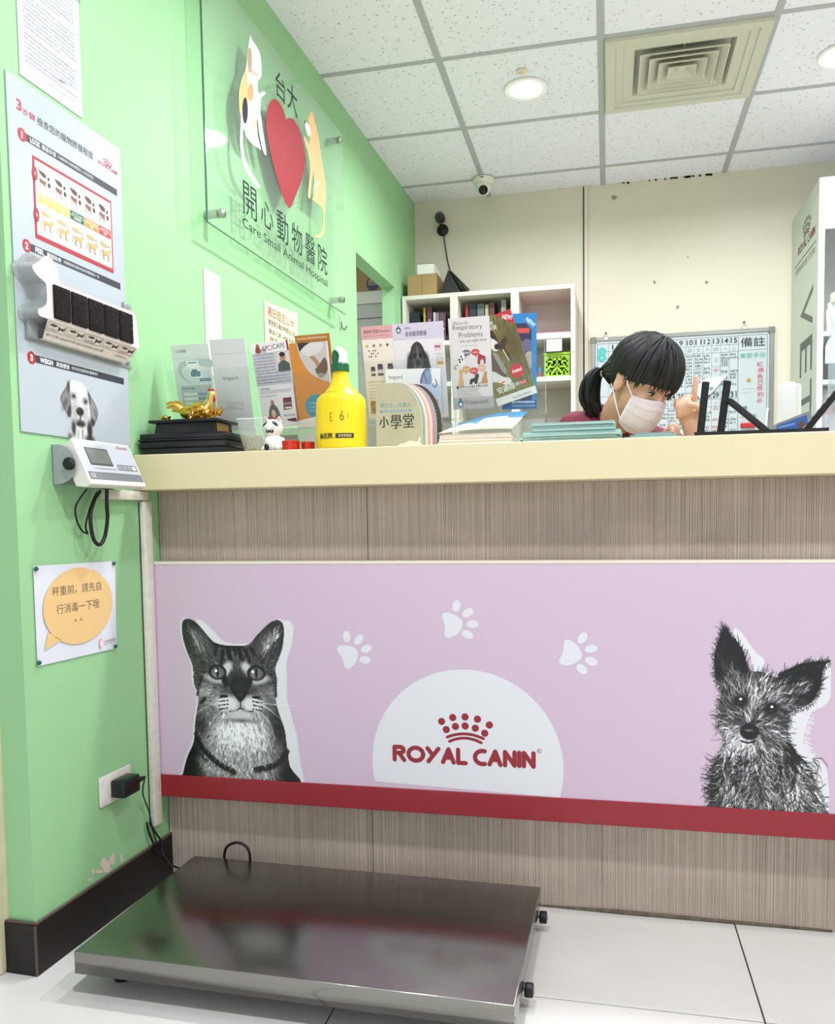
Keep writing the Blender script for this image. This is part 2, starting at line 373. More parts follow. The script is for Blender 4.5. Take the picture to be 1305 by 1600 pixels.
# ================================================================== printed pictures are drawn stroke by stroke
class Pic:
    def __init__(s, W, Hh, k, bg):
        """W x Hh drawing units, k units per printed dot"""
        s.k = k; s.w = int(round(W/k)); s.h = int(round(Hh/k)); s.a = np.empty((s.h, s.w, 3)); s.a[:] = bg; s.on = np.zeros((s.h, s.w), bool)
        s.X, s.Y = np.meshgrid((np.arange(s.w)+.5)*k, (np.arange(s.h)+.5)*k); s.rr = random.Random(3)
    def _v(s, v): return np.array(v if isinstance(v, (tuple, list)) else (v, v, v), float)
    def mask(s, pts, soft=0):
        acc = np.zeros((s.h, s.w))
        for dx, dy in ((-.25, -.25), (.25, -.25), (-.25, .25), (.25, .25)):
            X = s.X+dx*s.k; Y = s.Y+dy*s.k; ins = np.zeros((s.h, s.w), bool); n = len(pts)
            for i in range(n):
                x0, y0 = pts[i]; x1, y1 = pts[(i+1) % n]
                if y0 == y1: continue
                c = (Y > y0) != (Y > y1); ins ^= c & (X < (x1-x0)*(Y-y0)/(y1-y0)+x0)
            acc += ins/4
        for _ in range(int(soft)):
            p = np.pad(acc, 1, mode='edge'); acc = (p[:-2, 1:-1]+p[2:, 1:-1]+p[1:-1, :-2]+p[1:-1, 2:]+2*acc)/6
        return acc
    def blend(s, m, v, amt=1): s.a = s.a*(1-(m*amt)[..., None])+s._v(v)*(m*amt)[..., None]; s.on |= m > .01
    def fill(s, pts, v, soft=0, amt=1, smooth=True): s.blend(s.mask(sp2(pts, 4) if smooth else pts, soft), v, amt)
    def oval(s, cx, cy, rx, ry, v, soft=.15, amt=1, rot=0):
        dx = s.X-cx; dy = s.Y-cy; c, q = cos(rot), sin(rot); d = np.sqrt(((dx*c+dy*q)/rx)**2+((-dx*q+dy*c)/ry)**2)
        s.blend(np.clip((1+soft-d)/(2*soft+1e-6), 0, 1), v, amt)
    def line(s, pts, w, v, amt=1, w1=None):
        n = len(pts)-1
        for i in range(n):
            (x0, y0), (x1, y1) = pts[i], pts[i+1]; ww = w if w1 is None else w+(w1-w)*i/max(n, 1); R = ww+s.k*1.5
            j0 = max(0, int((min(x0, x1)-R)/s.k)); j1 = min(s.w, int((max(x0, x1)+R)/s.k)+1); i0 = max(0, int((min(y0, y1)-R)/s.k)); i1 = min(s.h, int((max(y0, y1)+R)/s.k)+1)
            if j1 <= j0 or i1 <= i0: continue
            X = s.X[i0:i1, j0:j1]-x0; Y = s.Y[i0:i1, j0:j1]-y0; dx, dy = x1-x0, y1-y0; t = np.clip((X*dx+Y*dy)/(dx*dx+dy*dy+1e-9), 0, 1)
            d = np.hypot(X-t*dx, Y-t*dy); m = np.clip((ww/2-d)/s.k+.5, 0, 1)*amt
            s.a[i0:i1, j0:j1] = s.a[i0:i1, j0:j1]*(1-m[..., None])+s._v(v)*m[..., None]; s.on[i0:i1, j0:j1] |= m > .05
    def get(s, x, y): return s.a[min(s.h-1, max(0, int(y/s.k))), min(s.w-1, max(0, int(x/s.k)))]
    def fur(s, n, m, direction, ln, w, lo, hi, amt=.8, curl=.5):
        ys, xs = np.nonzero(m > .5)
        if not len(ys): return
        for _ in range(n):
            i = s.rr.randrange(len(ys)); x = (xs[i]+.5)*s.k; y = (ys[i]+.5)*s.k; a = direction(x, y)+s.rr.gauss(0, .28); L = ln*s.rr.uniform(.5, 1.3); c = s.rr.uniform(-curl, curl)
            v = np.clip(s.get(x, y)*s.rr.uniform(lo, hi)+s.rr.uniform(-.05, .06), 0, 1); pts = [(x, y)]
            for q in range(3): a += c/3; x += cos(a)*L/3; y += sin(a)*L/3; pts.append((x, y))
            s.line(pts, w*s.rr.uniform(.6, 1.3), tuple(v), amt, w*.3)

def draw_cat(bg, white):
    p = Pic(1159, 1480, 5.6, bg)
    sil = [(70, 1485), (85, 1420), (130, 1270), (190, 1140), (205, 1000), (225, 880), (240, 800), (235, 720), (208, 640), (205, 520), (190, 460), (165, 400), (130, 290), (118, 190), (125, 130), (150, 106), (200, 108), (262, 150), (330, 230), (400, 300), (480, 318), (600, 322), (690, 305), (760, 230), (830, 160), (890, 115), (940, 105), (975, 130), (985, 200), (970, 320), (940, 410), (905, 500), (918, 600), (905, 720), (905, 780), (930, 880), (970, 1000), (985, 1130), (1005, 1300), (1045, 1485)]
    p.fill([(x+(14 if x > 560 else -14), y-8) for x, y in sil], white, 2)
    p.fill([(600, 1485), (240, 98), (300, 120), (370, 180), (470, 285), (560, 305), (700, 300), (820, 180), (930, 104), (1040, 108), (1068, 160), (1050, 290), (1000, 440), (998, 620), (1000, 760), (1040, 920), (1075, 1060), (1095, 1260), (1135, 1485)], white, 1, 1, False)
    body = p.mask(sp2(sil, 4)); p.blend(body, .33)
    inside = lambda m: m*body
    def bl(cx, cy, rx, ry, v, soft=.5, amt=1, rot=0):
        dx = p.X-cx; dy = p.Y-cy; c, q = cos(rot), sin(rot); d = np.sqrt(((dx*c+dy*q)/rx)**2+((-dx*q+dy*c)/ry)**2); p.blend(inside(np.clip((1+soft-d)/(2*soft), 0, 1)), v, amt)
    # chest, shoulders, neck
    bl(590, 1120, 270, 300, .82, .5); bl(600, 1040, 190, 130, .95, .5); bl(600, 1330, 330, 120, .66, .5)
    bl(120, 1330, 120, 260, .03, .45); bl(1030, 1330, 120, 270, .04, .4); bl(250, 950, 60, 110, .22, .5); bl(930, 960, 70, 150, .16, .5)
    bl(330, 1330, 110, 60, .62, .6, .8, .6); bl(900, 1230, 70, 90, .55, .6, .7)
    # head
    bl(560, 520, 350, 220, .30, .4); bl(600, 420, 200, 110, .34, .5); bl(330, 740, 120, 90, .62, .6); bl(840, 740, 100, 90, .52, .6); bl(310, 870, 90, 70, .5, .6, .8)
    # ears
    for cx, sg in ((235, 1), (875, -1)):
        bl(cx, 250, 110, 170, .17, .4, 1, -.35*sg); bl(cx+25*sg, 290, 66, 105, .52, .6, .85, -.45*sg); bl(cx-30*sg, 230, 30, 110, .25, .5, .8, -.1*sg)
        for k in range(46):
            a = p.rr.uniform(0, 1); x = cx+sg*(85-a*120)+p.rr.uniform(-12, 12); y = 405-a*150+p.rr.uniform(-20, 20); p.line([(x, y), (x-sg*25, y-55), (x-sg*30, y-95)], 5, p.rr.choice((.75, .6, .12, .85)), .6, 1)
    fm = body.copy(); fm[:int(500/p.k)] = 0
    # markings
    for pts, w, v in ([[(470, 365), (455, 470)], 24, .04], [[(510, 350), (530, 440)], 26, .03], [[(600, 340), (630, 450)], 26, .03], [[(650, 350), (690, 450)], 22, .05], [[(560, 335), (570, 400)], 16, .08], [[(700, 330), (740, 400)], 18, .08], [[(420, 320), (400, 400)], 20, .1],
                      [[(300, 545), (260, 640), (235, 740)], 15, .05], [[(860, 545), (900, 640), (905, 730)], 15, .05], [[(300, 765), (270, 800)], 20, .06], [[(310, 745), (420, 750)], 12, .15],
                      [[(215, 1070), (260, 1170), (330, 1250), (430, 1330), (540, 1375)], 34, .04], [[(985, 1180), (930, 1260), (850, 1310), (720, 1345)], 36, .04], [[(210, 1180), (240, 1240), (300, 1290)], 18, .2], [[(640, 335), (480, 330), (400, 310)], 18, .06]):
        q = [(a, b) for a, b in sp2(pts, 5, False)]; p.line(q, w*1.35, v, .45); p.line(q, w, v, .8)
    rad = lambda x, y: atan2(y-640, (x-600)*.9) if y < 900 else atan2(3.0, (x-600)/260)
    keep = p.a.copy(); p.fur(4600, body, rad, 30, 6, .45, 1.6, .72, .3); b2 = np.clip(body*1.0, 0, 1)[..., None]; p.a = p.a*b2+keep*(1-b2)
    # eyes
    for ex in (415, 745):
        sg = 1 if ex < 580 else -1
        p.oval(ex+sg*75, 520, 40, 75, .88, .3, .9, .5*sg); p.oval(ex-sg*25, 600, 95, 34, .84, .4, .85, .25*sg); p.oval(ex+sg*62, 610, 26, 52, .02, .3, 1, -.3*sg)
        p.oval(ex, 543, 76, 62, .01, .08); p.oval(ex+2, 545, 58, 48, .45, .12); p.oval(ex-12, 562, 36, 26, .58, .5, .8); p.oval(ex, 545, 12, 40, .0, .2); p.oval(ex-(12 if sg > 0 else 28), 532, 12, 13, 1, .2)
    # nose bridge, nose, muzzle
    p.oval(600, 610, 85, 75, .2, .5, .9); p.fill([(525, 650), (540, 600), (600, 585), (660, 600), (672, 650), (650, 710), (605, 760), (555, 710)], .13, 5, .9); p.fill([(512, 640), (530, 650), (552, 715), (540, 712)], .03, 2); p.fill([(688, 640), (672, 650), (655, 715), (668, 712)], .03, 2)
    p.oval(600, 660, 40, 40, .24, .7, .6); p.oval(490, 800, 105, 66, .9, .35); p.oval(705, 800, 95, 66, .9, .35); p.fill([(535, 695), (560, 688), (604, 700), (650, 688), (672, 695), (642, 748), (604, 787), (566, 748)], .05, 1); p.oval(604, 728, 26, 16, .3, .6, .8); p.oval(575, 722, 11, 8, .0, .4); p.oval(634, 722, 11, 8, .0, .4)
    p.line([(604, 780), (604, 838)], 9, .05); p.line(sp2([(510, 868), (560, 862), (604, 838), (650, 862), (710, 862)], 5, False), 10, .05); p.oval(600, 892, 100, 42, .82, .35); p.oval(600, 942, 120, 14, .25, .9, .6)
    for bx, sg in ((470, -1), (735, 1)):
        for r_ in range(4):
            for c_ in range(4): p.oval(bx+sg*(c_*22-20)+p.rr.uniform(-4, 4), 745+r_*32+c_*4, 9, 6, .05, .4)
        p.oval(bx+sg*5, 742, 34, 12, .03, .3)
    for pts in ([(440, 790), (330, 830), (215, 895)], [(430, 755), (320, 742), (300, 742)], [(470, 850), (380, 920), (330, 1010)], [(460, 860), (450, 960), (445, 1010)], [(745, 860), (790, 1000), (800, 1170)], [(760, 850), (850, 960), (890, 1080)], [(780, 800), (860, 850), (945, 920)], [(770, 790), (950, 800), (1075, 800)], [(750, 870), (770, 980), (825, 1140)]):
        p.line(sp2(pts, 6, False), 5, .95, .85, 2)
    m = body[..., None]; p.a = p.a*(1-m)+m*np.clip(p.a*1.06-.04, 0, 1)**1.15
    return p

def draw_terrier(bg, white):
    p = Pic(1012, 1500, 5.0, bg)
    sil = [(130, 1505), (100, 1400), (88, 1280), (110, 1120), (190, 1000), (205, 900), (150, 830), (150, 700), (170, 560), (128, 480), (118, 300), (150, 180), (190, 95), (262, 165), (340, 270), (392, 400), (480, 410), (610, 450), (650, 412), (780, 350), (880, 325), (1000, 318), (952, 360), (940, 430), (920, 530), (860, 625), (790, 672), (722, 690), (688, 830), (705, 920), (765, 1010), (850, 1100), (912, 1250), (945, 1505)]
    p.fill([(500, 1505), (420, 395), (300, 220), (262, 150), (275, 90), (340, 140), (430, 260), (505, 325), (495, 398), (610, 440), (800, 340), (1012, 312), (1012, 560), (960, 650), (872, 692), (835, 780), (808, 880), (835, 965), (975, 1085), (1000, 1200), (1012, 1300), (1012, 1505)], white, 1)
    for k in range(60):
        y = p.rr.uniform(600, 1150); x = 820+abs(y-860)*.35; p.line([(x-20, y), (x+40*p.rr.random(), y+15)], 9, tuple(white), .8, 3)
    body = p.mask(sp2(sil, 4)); p.blend(body, .26)
    def bl(cx, cy, rx, ry, v, soft=.5, amt=1, rot=0):
        dx = p.X-cx; dy = p.Y-cy; c, q = cos(rot), sin(rot); d = np.sqrt(((dx*c+dy*q)/rx)**2+((-dx*q+dy*c)/ry)**2); p.blend(body*np.clip((1+soft-d)/(2*soft), 0, 1), v, amt)
    bl(240, 330, 150, 260, .02, .3); bl(220, 370, 55, 100, .34, .5, .8, -.3); bl(820, 490, 190, 130, .02, .3, 1, -.35); bl(800, 520, 80, 60, .34, .6, .8, -.4)
    bl(440, 560, 250, 120, .34, .5); bl(380, 950, 190, 120, .6, .5); bl(290, 930, 90, 70, .72, .5); bl(560, 860, 100, 150, .3, .5); bl(450, 640, 40, 80, .62, .5)
    bl(690, 1050, 90, 130, .05, .4); bl(300, 1080, 150, 50, .1, .5); bl(640, 1210, 60, 60, .06, .5); bl(450, 1250, 260, 160, .32, .5); bl(780, 1280, 110, 150, .5, .6); bl(300, 1400, 150, 60, .45, .6); bl(130, 1300, 50, 130, .12, .6); bl(500, 1460, 300, 50, .5, .6)
    head = body.copy(); head[int(1030/p.k):] = 0; chest = body.copy(); chest[:int(980/p.k)] = 0
    hd = lambda x, y: atan2(y-800, x-400)
    ch = lambda x, y: atan2(1.4, (x-430)/300)+.5*sin(x*.02)
    p.fur(1700, head, hd, 62, 7, .2, 2.3, .85, .7); p.fur(1900, chest, ch, 85, 8, .15, 2.2, .85, 1.2)
    bl(215, 250, 45, 130, .02, .5, .75, .15); bl(330, 330, 30, 110, .01, .5, .8, -.5); bl(700, 440, 120, 30, .01, .5, .8, -.35); bl(900, 520, 40, 110, .02, .5, .7, .3)
    for _ in range(380):          # light whiskery hairs and dark tips past the outline
        x = p.rr.uniform(170, 690); y = p.rr.uniform(480, 1000)
        if y < 860 and p.rr.random() < .45: continue
        a = hd(x, y)+p.rr.gauss(0, .25); L = p.rr.uniform(40, 90); p.line([(x, y), (x+cos(a)*L*.5, y+sin(a)*L*.5), (x+cos(a+.25)*L, y+sin(a+.25)*L)], 5, p.rr.choice((.75, .6, .85, .45)), .75, 2)
    for _ in range(420):
        x = p.rr.uniform(120, 900); y = p.rr.uniform(1030, 1490); a = ch(x, y)+p.rr.gauss(0, .4); L = p.rr.uniform(50, 120); p.line([(x, y), (x+cos(a)*L*.5, y+sin(a)*L*.5), (x+cos(a+.5)*L, y+sin(a+.5)*L)], 6, p.rr.choice((.6, .45, .72, .06, .03, .02)), .75, 2)
    n = len(sil); pts = sp2(sil, 8)
    for i, (x, y) in enumerate(pts):
        if y > 1480 or (330 < x < 600 and y < 470): continue
        x2, y2 = pts[(i+1) % len(pts)]; nx, ny = -(y2-y), (x2-x); L = hypot(nx, ny) or 1
        for k in range(1): t = p.rr.uniform(6, 26); q = p.rr.uniform(-12, 12); p.line([(x+q, y+q), (x-nx/L*-t*-1+p.rr.uniform(-10, 10), y-ny/L*-t*-1+10)], 5, .08, .85, 1.5)
    p.oval(200, 120, 30, 40, .12, .5); p.line([(150, 250), (175, 170), (200, 110)], 10, .1); p.line([(620, 430), (780, 355), (950, 335)], 22, .03); p.line([(940, 350), (930, 480), (860, 620)], 18, .05)
    m = body[..., None]; p.a = p.a*(1-m)+m*np.clip(p.a*1.15-.07, 0, 1)**1.15
    for ex, ey in ((320, 632), (562, 682)):
        p.oval(ex, ey, 66, 50, .08, .4, .9); p.oval(ex, ey, 44, 40, .01, .15); p.oval(ex+4, ey-14, 12, 10, 1, .25); p.oval(ex, ey+18, 26, 8, .28, .6, .7)
    p.oval(395, 860, 74, 60, .015, .12); p.oval(405, 812, 30, 22, .03, .4); p.oval(390, 850, 34, 8, .55, .5, .8); p.oval(365, 885, 14, 10, .0, .3); p.oval(425, 885, 14, 10, .0, .3); p.line(sp2([(330, 930), (380, 942), (440, 930)], 5, False), 12, .03)
    return p

def draw_labrador(bg):
    p = Pic(440, 660, 7.0, bg)           # units from the crop, x 450-890, y 410-1070
    o = lambda L: [(x-450, y-410) for x, y in L]
    ov = lambda x, y, rx, ry, v, soft=.22, amt=1, rot=0: p.oval(x-450, y-410, rx, ry, v, soft, amt, rot)
    head = o([(525, 1080), (545, 1010), (578, 950), (572, 830), (552, 760), (548, 600), (545, 480), (590, 418), (650, 410), (720, 438), (768, 500), (790, 600), (790, 800), (795, 930), (822, 1000), (848, 1080)])
    p.fill(head, .80); ov(650, 520, 70, 90, .93, .6, .8)
    le = o([(548, 440), (525, 510), (488, 575), (460, 650), (498, 760), (545, 830), (566, 790), (562, 660), (556, 520)]); re_ = o([(772, 515), (802, 560), (852, 640), (880, 730), (852, 830), (820, 892), (796, 872), (796, 760), (784, 620)])
    p.fill(le, .50); p.fill(re_, .55); p.line(sp2(le, 4), 9, .18, .6); p.line(sp2(re_, 4), 9, .2, .55)
    ov(500, 700, 22, 70, .28, .6, .7, .3); ov(545, 770, 16, 60, .12, .5, .9, .2); ov(548, 500, 12, 60, .15, .6, .8, .15); ov(815, 850, 20, 42, .12, .5, .9); ov(785, 570, 10, 60, .15, .6, .8, -.2); ov(850, 740, 14, 60, .34, .6, .7, -.2)
    ov(600, 588, 30, 34, .34, .7, .8); ov(735, 620, 28, 34, .34, .7, .8); ov(602, 590, 17, 18, .03, .3); ov(738, 624, 16, 18, .03, .3); ov(598, 584, 4, 4, .9, .3); ov(734, 618, 4, 4, .9, .3)
    ov(612, 760, 30, 110, .60, .7, .7); ov(735, 780, 24, 100, .66, .7, .6); ov(668, 752, 42, 46, .05, .25); ov(650, 735, 10, 6, .5, .5, .7); ov(670, 815, 9, 34, .18, .5); ov(672, 890, 50, 40, .06, .35); ov(640, 860, 26, 22, .5, .6, .6); ov(705, 865, 22, 20, .5, .6, .6)
    ov(590, 950, 22, 80, .10, .5, .9); ov(775, 950, 28, 100, .07, .5, .95); ov(765, 1050, 60, 40, .18, .5, .9); ov(545, 1055, 26, 40, .3, .5, .8); ov(680, 1000, 55, 70, .82, .5, .9); ov(690, 1000, 7, 55, .3, .6, .7); ov(640, 1020, 6, 50, .4, .6, .6)
    p.fur(260, p.mask(sp2(head, 3)), lambda x, y: 1.4, 26, 6, .72, 1.2, .5, .4)
    return p
# ================================================================== reception counter
LAM = mat('cream_laminate', '#e2d5ab', .42, var=.03, vscale=4)
def rib_mat():
    m = mat('ribbed_beige_laminate', '#bfb09b', .55); nt = m.node_tree; b = nt.nodes['Principled BSDF']
    tc = nt.nodes.new('ShaderNodeTexCoord'); mp = nt.nodes.new('ShaderNodeMapping'); mp.inputs['Scale'].default_value = (300, 1, 1.2); nt.links.new(tc.outputs['Object'], mp.inputs[0])
    n = nt.nodes.new('ShaderNodeTexNoise'); n.inputs['Scale'].default_value = 1; n.inputs['Detail'].default_value = 3; nt.links.new(mp.outputs[0], n.inputs[0])
    r = nt.nodes.new('ShaderNodeValToRGB'); r.color_ramp.elements[0].position = .35; r.color_ramp.elements[0].color = hx('#a59688'); r.color_ramp.elements[1].position = .62; r.color_ramp.elements[1].color = hx('#c8b9ab'); nt.links.new(n.outputs[0], r.inputs[0])
    m2 = nt.nodes.new('ShaderNodeMapping'); m2.inputs['Scale'].default_value = (3.5, 1, 7); nt.links.new(tc.outputs['Object'], m2.inputs[0])
    g2 = nt.nodes.new('ShaderNodeTexNoise'); g2.inputs['Scale'].default_value = 1; g2.inputs['Detail'].default_value = 6; nt.links.new(m2.outputs[0], g2.inputs[0])
    mr = nt.nodes.new('ShaderNodeMapRange'); mr.inputs[1].default_value = .35; mr.inputs[2].default_value = .65; mr.inputs[3].default_value = .86; mr.inputs[4].default_value = 1.04; nt.links.new(g2.outputs[0], mr.inputs[0])
    mx = nt.nodes.new('ShaderNodeVectorMath'); mx.operation = 'SCALE'; nt.links.new(r.outputs[0], mx.inputs[0]); nt.links.new(mr.outputs[0], mx.inputs['Scale']); nt.links.new(mx.outputs[0], b.inputs['Base Color'])
    return m
CB = 1.935; CX0, CX1 = -1.118, 1.62
counter = thing('reception_counter', 'reception counter clad in vertically ribbed beige laminate', 'counter', (CX0, CB, 0))
g = G(); rr = random.Random(5); x = 0; prof = []
while x < CX1-CX0:
    w = rr.uniform(.0035, .0065); prof += [(x, 0), (x+w*.25, -rr.uniform(.0008, .0014)), (x+w*.75, -rr.uniform(.0008, .0014))]; x += w
for i in range(len(prof)-1):
    (a, y0), (b_, y1) = prof[i], prof[i+1]; g.face([(a, y0, 0.0), (b_, y1, 0.0), (b_, y1, .998), (a, y0, .998)])
clean(g.make('ribbed_front', rib_mat(), counter))
g = G(); g.box(0, CX1-CX0, .002, .30, 0, .998); g.make('carcass', mat('counter_carcass', '#b7a892', .6), counter)
g = G(); xj = atY(583, 1300, CB).x-CX0; g.box(xj-.001, xj+.001, -.0016, 0, 0, .998); g.make('panel_joint', mat('joint_shadow', '#6d6053', .8), counter)
g = G(); g.tube([(.955, -.002, .002), (1.15, -.003, .003), (1.3, -.003, .003), (1.6, -.002, .002)], [.002, .006, .005, .003], 6); g.make('sealant_bead', mat('cracked_old_sealant', '#6f6353', .9, var=.4, vscale=60), counter, smooth=60)
g = G(); g.rbox(0, CX1-CX0+.02, 0, .42, 0, .0855, .0016, 1); wt = g.make('counter_worktop', LAM, loc=(CX0-.003, 1.83, .9985)); tag(wt, 'thick cream laminate ledge running along the top of the counter', 'worktop')
# lower desk behind the ledge, where the receptionist works
g = G(); g.rbox(0, CX1-CX0, 0, .16, .70, .735, .003, 1); g.box(0, CX1-CX0, .0, .02, 0, .70); o = g.make('desk', LAM, loc=(CX0, CB+.302, 0)); tag(o, 'lower cream work surface hidden behind the counter ledge', 'desk')

# ------------------------------------------------------------------ advertising panel on the front
PY0 = 1.885; PXL = -1.1205; PZ0 = .224
PINK = '#d2bbce'; WHT = '#e2e2e6'; RED = '#931a27'
panel = thing('advertising_panel', 'long pink advertising board with a cat, a terrier and a red bottom band', 'sign', (PXL, PY0, PZ0), 0, flat=True)
def pl(px, py): P = atY(px, py, PY0); return P.x-PXL, P.z-PZ0
PW = 2.55; PH = .595
g = G(); g.rbox(0, PW, 0, PH, -.036, -.0006, .0015, 1, hx('#efe9e4')); g.rect(.0008, .056, PW-.0008, PH-.004, PINK); g.make('board', GLOSS, panel)
g = G(); g.rbox(0, PW, .001, .0575, -.001, .004, .0018, 2, hx(RED)); g.make('red_band', GLOSS, panel)
g = G(); g.rbox(0, PW, PH-.004, PH+.003, -.036, .0015, .001, 1); g.make('top_trim', mat('ivory_edge_trim', '#e9e0cc', .4), panel)
for cx, cy, a in ((549, 1018, 25), (713, 974, 7), (899, 1025, -15)):
    u, v = pl(cx+7, cy); g = G(); g.lay = 5; ra = radians(a)
    def R_(x, y): return u+(x*cos(ra)-y*sin(ra))*.00152, v+(x*sin(ra)+y*cos(ra))*.00152
    g.poly(sp2([R_(x, y) for x, y in [(-27, -16), (-25, -2), (-27, 15), (-21, 19), (-9, 15), (0, 7), (3, 0), (0, -8), (-8, -16), (-20, -20)]], 4), WHT)
    for tx, ty, tr in ((-3, 27, 70), (13, 15, 25), (18, -3, -5), (8, -18, -30)):
        q = R_(tx, ty); g.oval(q[0], q[1], .0142, .0092, WHT, ra+radians(tr), 20)
    g.make('paw_print', GLOSS, panel)
g = G(); g.lay = 4; cu, cv = -.3225+1.1205, .345-PZ0; R0 = .2255
a0 = math.asin((.0570-cv)/R0); g.oval(cu, cv, R0, R0, WHT, 0, 60, a0, pi-a0); g.make('logo_disc', GLOSS, panel)
# the word mark, drawn with round ended strokes, and the dotted crown
LET = {'R': [[(0, 0), (0, 1), (.45, 1), (.62, .88), (.62, .68), (.45, .55), (0, .55)], [(.3, .55), (.66, 0)]], 'O': [[(.5+.5*cos(t*pi/10), .5+.5*sin(t*pi/10)) for t in range(21)]],
       'Y': [[(0, 1), (.36, .48)], [(.74, 1), (.06, 0)]], 'A': [[(0, 0), (.38, 1), (.72, .0)], [(.2, .36), (.56, .36)]], 'L': [[(0, 1), (0, 0), (.5, 0)]],
       'C': [[(.5+.5*cos(t*pi/10), .5+.5*sin(t*pi/10)) for t in range(4, 17)]], 'N': [[(0, 0), (0, 1), (.62, 0), (.62, 1)]], 'I': [[(0, 0), (0, 1)]]}
def wordmark(g, word, x0, x1, y, h, col, sw=.19):
    W_ = 0; xs = []
    for ch in word:
        if ch == ' ': W_ += .32; continue
        w = max(p[0] for s_ in LET[ch] for p in s_); xs.append((ch, W_)); W_ += w+.30
    k = (x1-x0)/(W_-.30); g.lay += 1; L0 = g.lay
    for ci, (ch, x) in enumerate(xs):
        for si, s_ in enumerate(LET[ch]): g.lay = L0+si+2*(ci % 2); g.line([(x0+(x+p[0])*k, y+p[1]*h) for p in s_], sw*h, col)
    g.lay = L0+4
def crown(g, cx, cy, w, col):
    k = w/250; L0 = g.lay
    for x, y in ((-107, 12), (-56, 32), (0, 37), (56, 29), (109, 5), (-86, -24), (-44, -8), (0, -4), (46, -12), (88, -33)): g.lay = L0; g.oval(cx+x*k, cy+y*k, 16.5*k, None, col, 0, 16)
    for rr_, dy in ((82, -58), (72, -77)):
        g.lay = L0; g.line([(cx+x*k, cy+(dy+18*(1-(x/rr_)**2))*k) for x in (rr_*(t/5-1) for t in range(11))], 13*k, col)
    g.lay = L0+1
g = G(); g.lay = 9; x0 = pl(613, 1180)[0]; x1 = pl(838, 1190)[0]
wordmark(g, 'ROYAL CANIN', x0+.006, x1-.006, .350-PZ0, .031, RED, .33)
g.line([(x1+.0075+.005*cos(t*pi/8), .3875-PZ0+.005*sin(t*pi/8)) for t in range(17)], .0009, RED, False); g.text('R', x1+.0075, .3850-PZ0, .005, RED, align='C'); g.make('lettering', GLOSS, panel)
g = G(); g.lay = 9; crown(g, cu+.0, .440-PZ0, .130, RED); g.make('crown_emblem', GLOSS, panel)
bgp = [int(PINK[i:i+2], 16)/255 for i in (1, 3, 5)]; wht = [int(WHT[i:i+2], 16)/255 for i in (1, 3, 5)]
def place_pic(p, name, crop, width, parent, par_fn, rows, mat_=GLOSS):
    """crop = pixel box the drawing was sketched from"""
    k = (crop[2]-crop[0])/width
    xa, ya = par_fn(crop[0], crop[1]); xb, yb = par_fn(crop[0]+rows[0]*k, crop[1]+rows[1]*k)
    g = G(); g.lay = 6; g.raster(p.a, xa, yb, xb, ya, p.on); return g.make(name, mat_, parent)
pc = draw_cat(bgp, wht)
# height from the photograph: ear tips at z .680, red band at z .2815
def pic_at(p, name, xa, xb, zt, zb, parent, m_): g = G(); g.lay = 6; g.raster(p.a, xa, zb, xb, zt, p.on); return g.make(name, m_, parent)
sx_ = (-.748+1.047)/(1040-85); xa = -1.047+1.1205-85*sx_; zk = (.679-.2815)/(1430-105); pic_at(pc, 'cat_picture', xa, xa+1159*sx_, .679-PZ0+105*zk, .679-PZ0-(1480-105)*zk, panel, GLOSS)
pt = draw_terrier(bgp, wht)
sx_ = (.456-.245)/(1000-190); xa = .245+1.1205-190*sx_; zk = (.675-.2815)/(1440-95); pic_at(pt, 'terrier_picture', xa, xa+1012*sx_, .675-PZ0+95*zk, .675-PZ0-(1500-95)*zk, panel, GLOSS)
# ================================================================== things on the green wall
PAPER = mat('white_paper', '#cdd0d5', .6)
# ---- printed notice at the top left
t = onwall('paper_notice', 'white printed notice sheet taped up above the pet weight poster', 'notice', .0605, 1.8105, .001)
g = G(); g.rbox(0, .1925, 0, .285, 0, .0006, .0002, 1); g.make('sheet', PAPER, t)
g = G(); g.lay = 11; g.text('獸醫診療機構 注意事項', .11, .246, .008, '#3c3f45', w=.09); y = .232
for k in range(24):
    if k in (7, 15): y -= .006
    if y < .03: break
    x1 = .175 if k not in (6, 14, 20) else .13
    g.scribble(.018, x1, y, .0040, '#74777e' if k % 5 else '#4b4e55', k, .3, .8); y -= .0088
g.text('診斷書中心', .12, .046, .005, '#555860'); g.scribble(.06, .17, .022, .0035, '#9a9da3', 99, .3, .7); g.make('lettering', PRINT, t)

